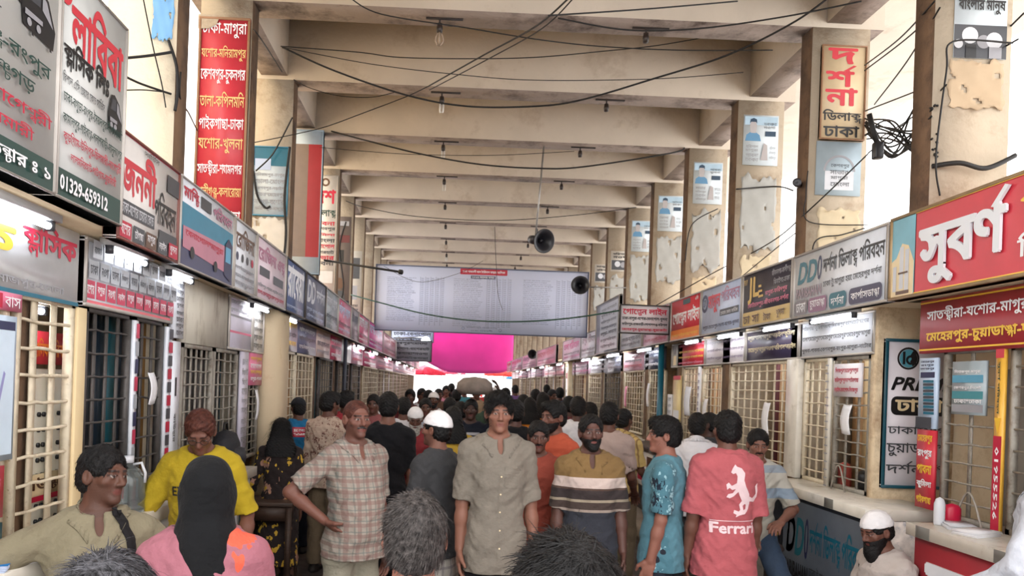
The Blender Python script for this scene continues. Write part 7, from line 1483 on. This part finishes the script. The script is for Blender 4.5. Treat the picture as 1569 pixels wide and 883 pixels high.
CR = [('person in grey shirt first in the crowd right of the maroon tunic', 707, 611, 7.9, 0, 1, (150, 140, 140), 'grey'), ('dark clothed person right behind the white knitted cap', 690, 606, 8.6, 0, 0, (50, 48, 52), 'dark'),
      ('person in white shirt behind the black T-shirt', 620, 604, 7.6, -10, 1, (206, 204, 208), 'white'), ('person at the left counters with pinkish face half hidden by the checked shirt', 573, 600, 8.3, 150, 1, (150, 90, 90), 'rosewood'),
      ('person in pale blue shirt leaning in left of the old man', 652, 606, 8.4, 160, 1, (170, 180, 196), 'paleblue'), ('person in dark red far behind the old man', 629, 594, 11.0, 180, 0, (120, 50, 56), 'darkred'),
      ('person in white farther off by the left signs', 646, 592, 12.2, 180, 1, (214, 210, 214), 'white2'), ('person in charcoal farther off left of centre', 657, 595, 11.2, 0, 0, (64, 62, 66), 'char2'),
      ('woman in yellow floral dress behind the white knitted cap', 695, 618, 6.6, 0, 2, (196, 160, 60), 'mustard'), ('person in navy far off just left of the sack', 700, 594, 12.4, 0, 0, (44, 50, 76), 'navy2'),
      ('person in brown far off beneath the pale far light', 672, 593, 13.5, 180, 1, (110, 84, 70), 'brown2'), ('person in pink far off near the parasols', 684, 589, 15.5, 180, 2, (214, 140, 160), 'pink2'),
      ('person in white with cap far off left of centre', 665, 598, 10.4, 180, 3, (220, 218, 222), 'white3'), ('person in black farthest left of centre', 692, 586, 18.0, 0, 0, (36, 34, 38), 'black2'),
      ('person in teal far off under the magenta cloth', 712, 589, 16.0, 0, 1, (70, 130, 140), 'teal2'), ('person in dark green just right of the sack', 752, 598, 9.2, 0, 0, (52, 70, 58), 'green2'),
      ('person in red far off right of the sack', 747, 588, 15.0, 180, 1, (190, 60, 60), 'red2'), ('person in black far off right of centre', 775, 592, 12.0, 0, 0, (40, 38, 42), 'black3'),
      ('person in orange dress far off right of centre', 812, 606, 9.4, 0, 2, (232, 140, 50), 'orange2'), ('person in red top beside the orange dress', 803, 601, 10.2, 0, 1, (190, 70, 70), 'red3'),
      ('person in grey far off behind the orange dress', 821, 594, 12.6, 0, 0, (150, 146, 150), 'grey3'), ('woman in black veil far off near the right grilles', 832, 598, 9.8, 0, 2, (34, 34, 40), 'black4'),
      ('person in white far off past the black veil', 846, 594, 13.0, 180, 1, (214, 212, 216), 'white4'), ('person in blue far off near the cream pier', 858, 592, 14.5, 0, 0, (80, 110, 160), 'blue2'),
      ('person in maroon by the far right grilles', 872, 604, 9.0, 0, 0, (110, 56, 60), 'maroon2'), ('person in dark shirt peering from behind the beige pink T-shirt', 905, 612, 8.0, 20, 1, (60, 56, 60), 'dark3'),
      ('person in tan far off at the middle of the aisle', 730, 590, 13.8, 180, 1, (170, 146, 120), 'tan2'), ('person in white tunic and cap far off right of the middle', 760, 590, 14.2, 180, 3, (216, 214, 214), 'white5'),
      ('person in violet farthest right of the middle', 790, 588, 17.5, 0, 1, (120, 90, 140), 'violet2'), ('person in light grey farthest right near the shops', 838, 588, 18.5, 0, 0, (180, 178, 182), 'lgrey2')]
for a in CR: crowd(*a)
for q in PROTO:
    for ch in list(q['root'].children): bpy.data.objects.remove(ch)
    bpy.data.objects.remove(q['root'])
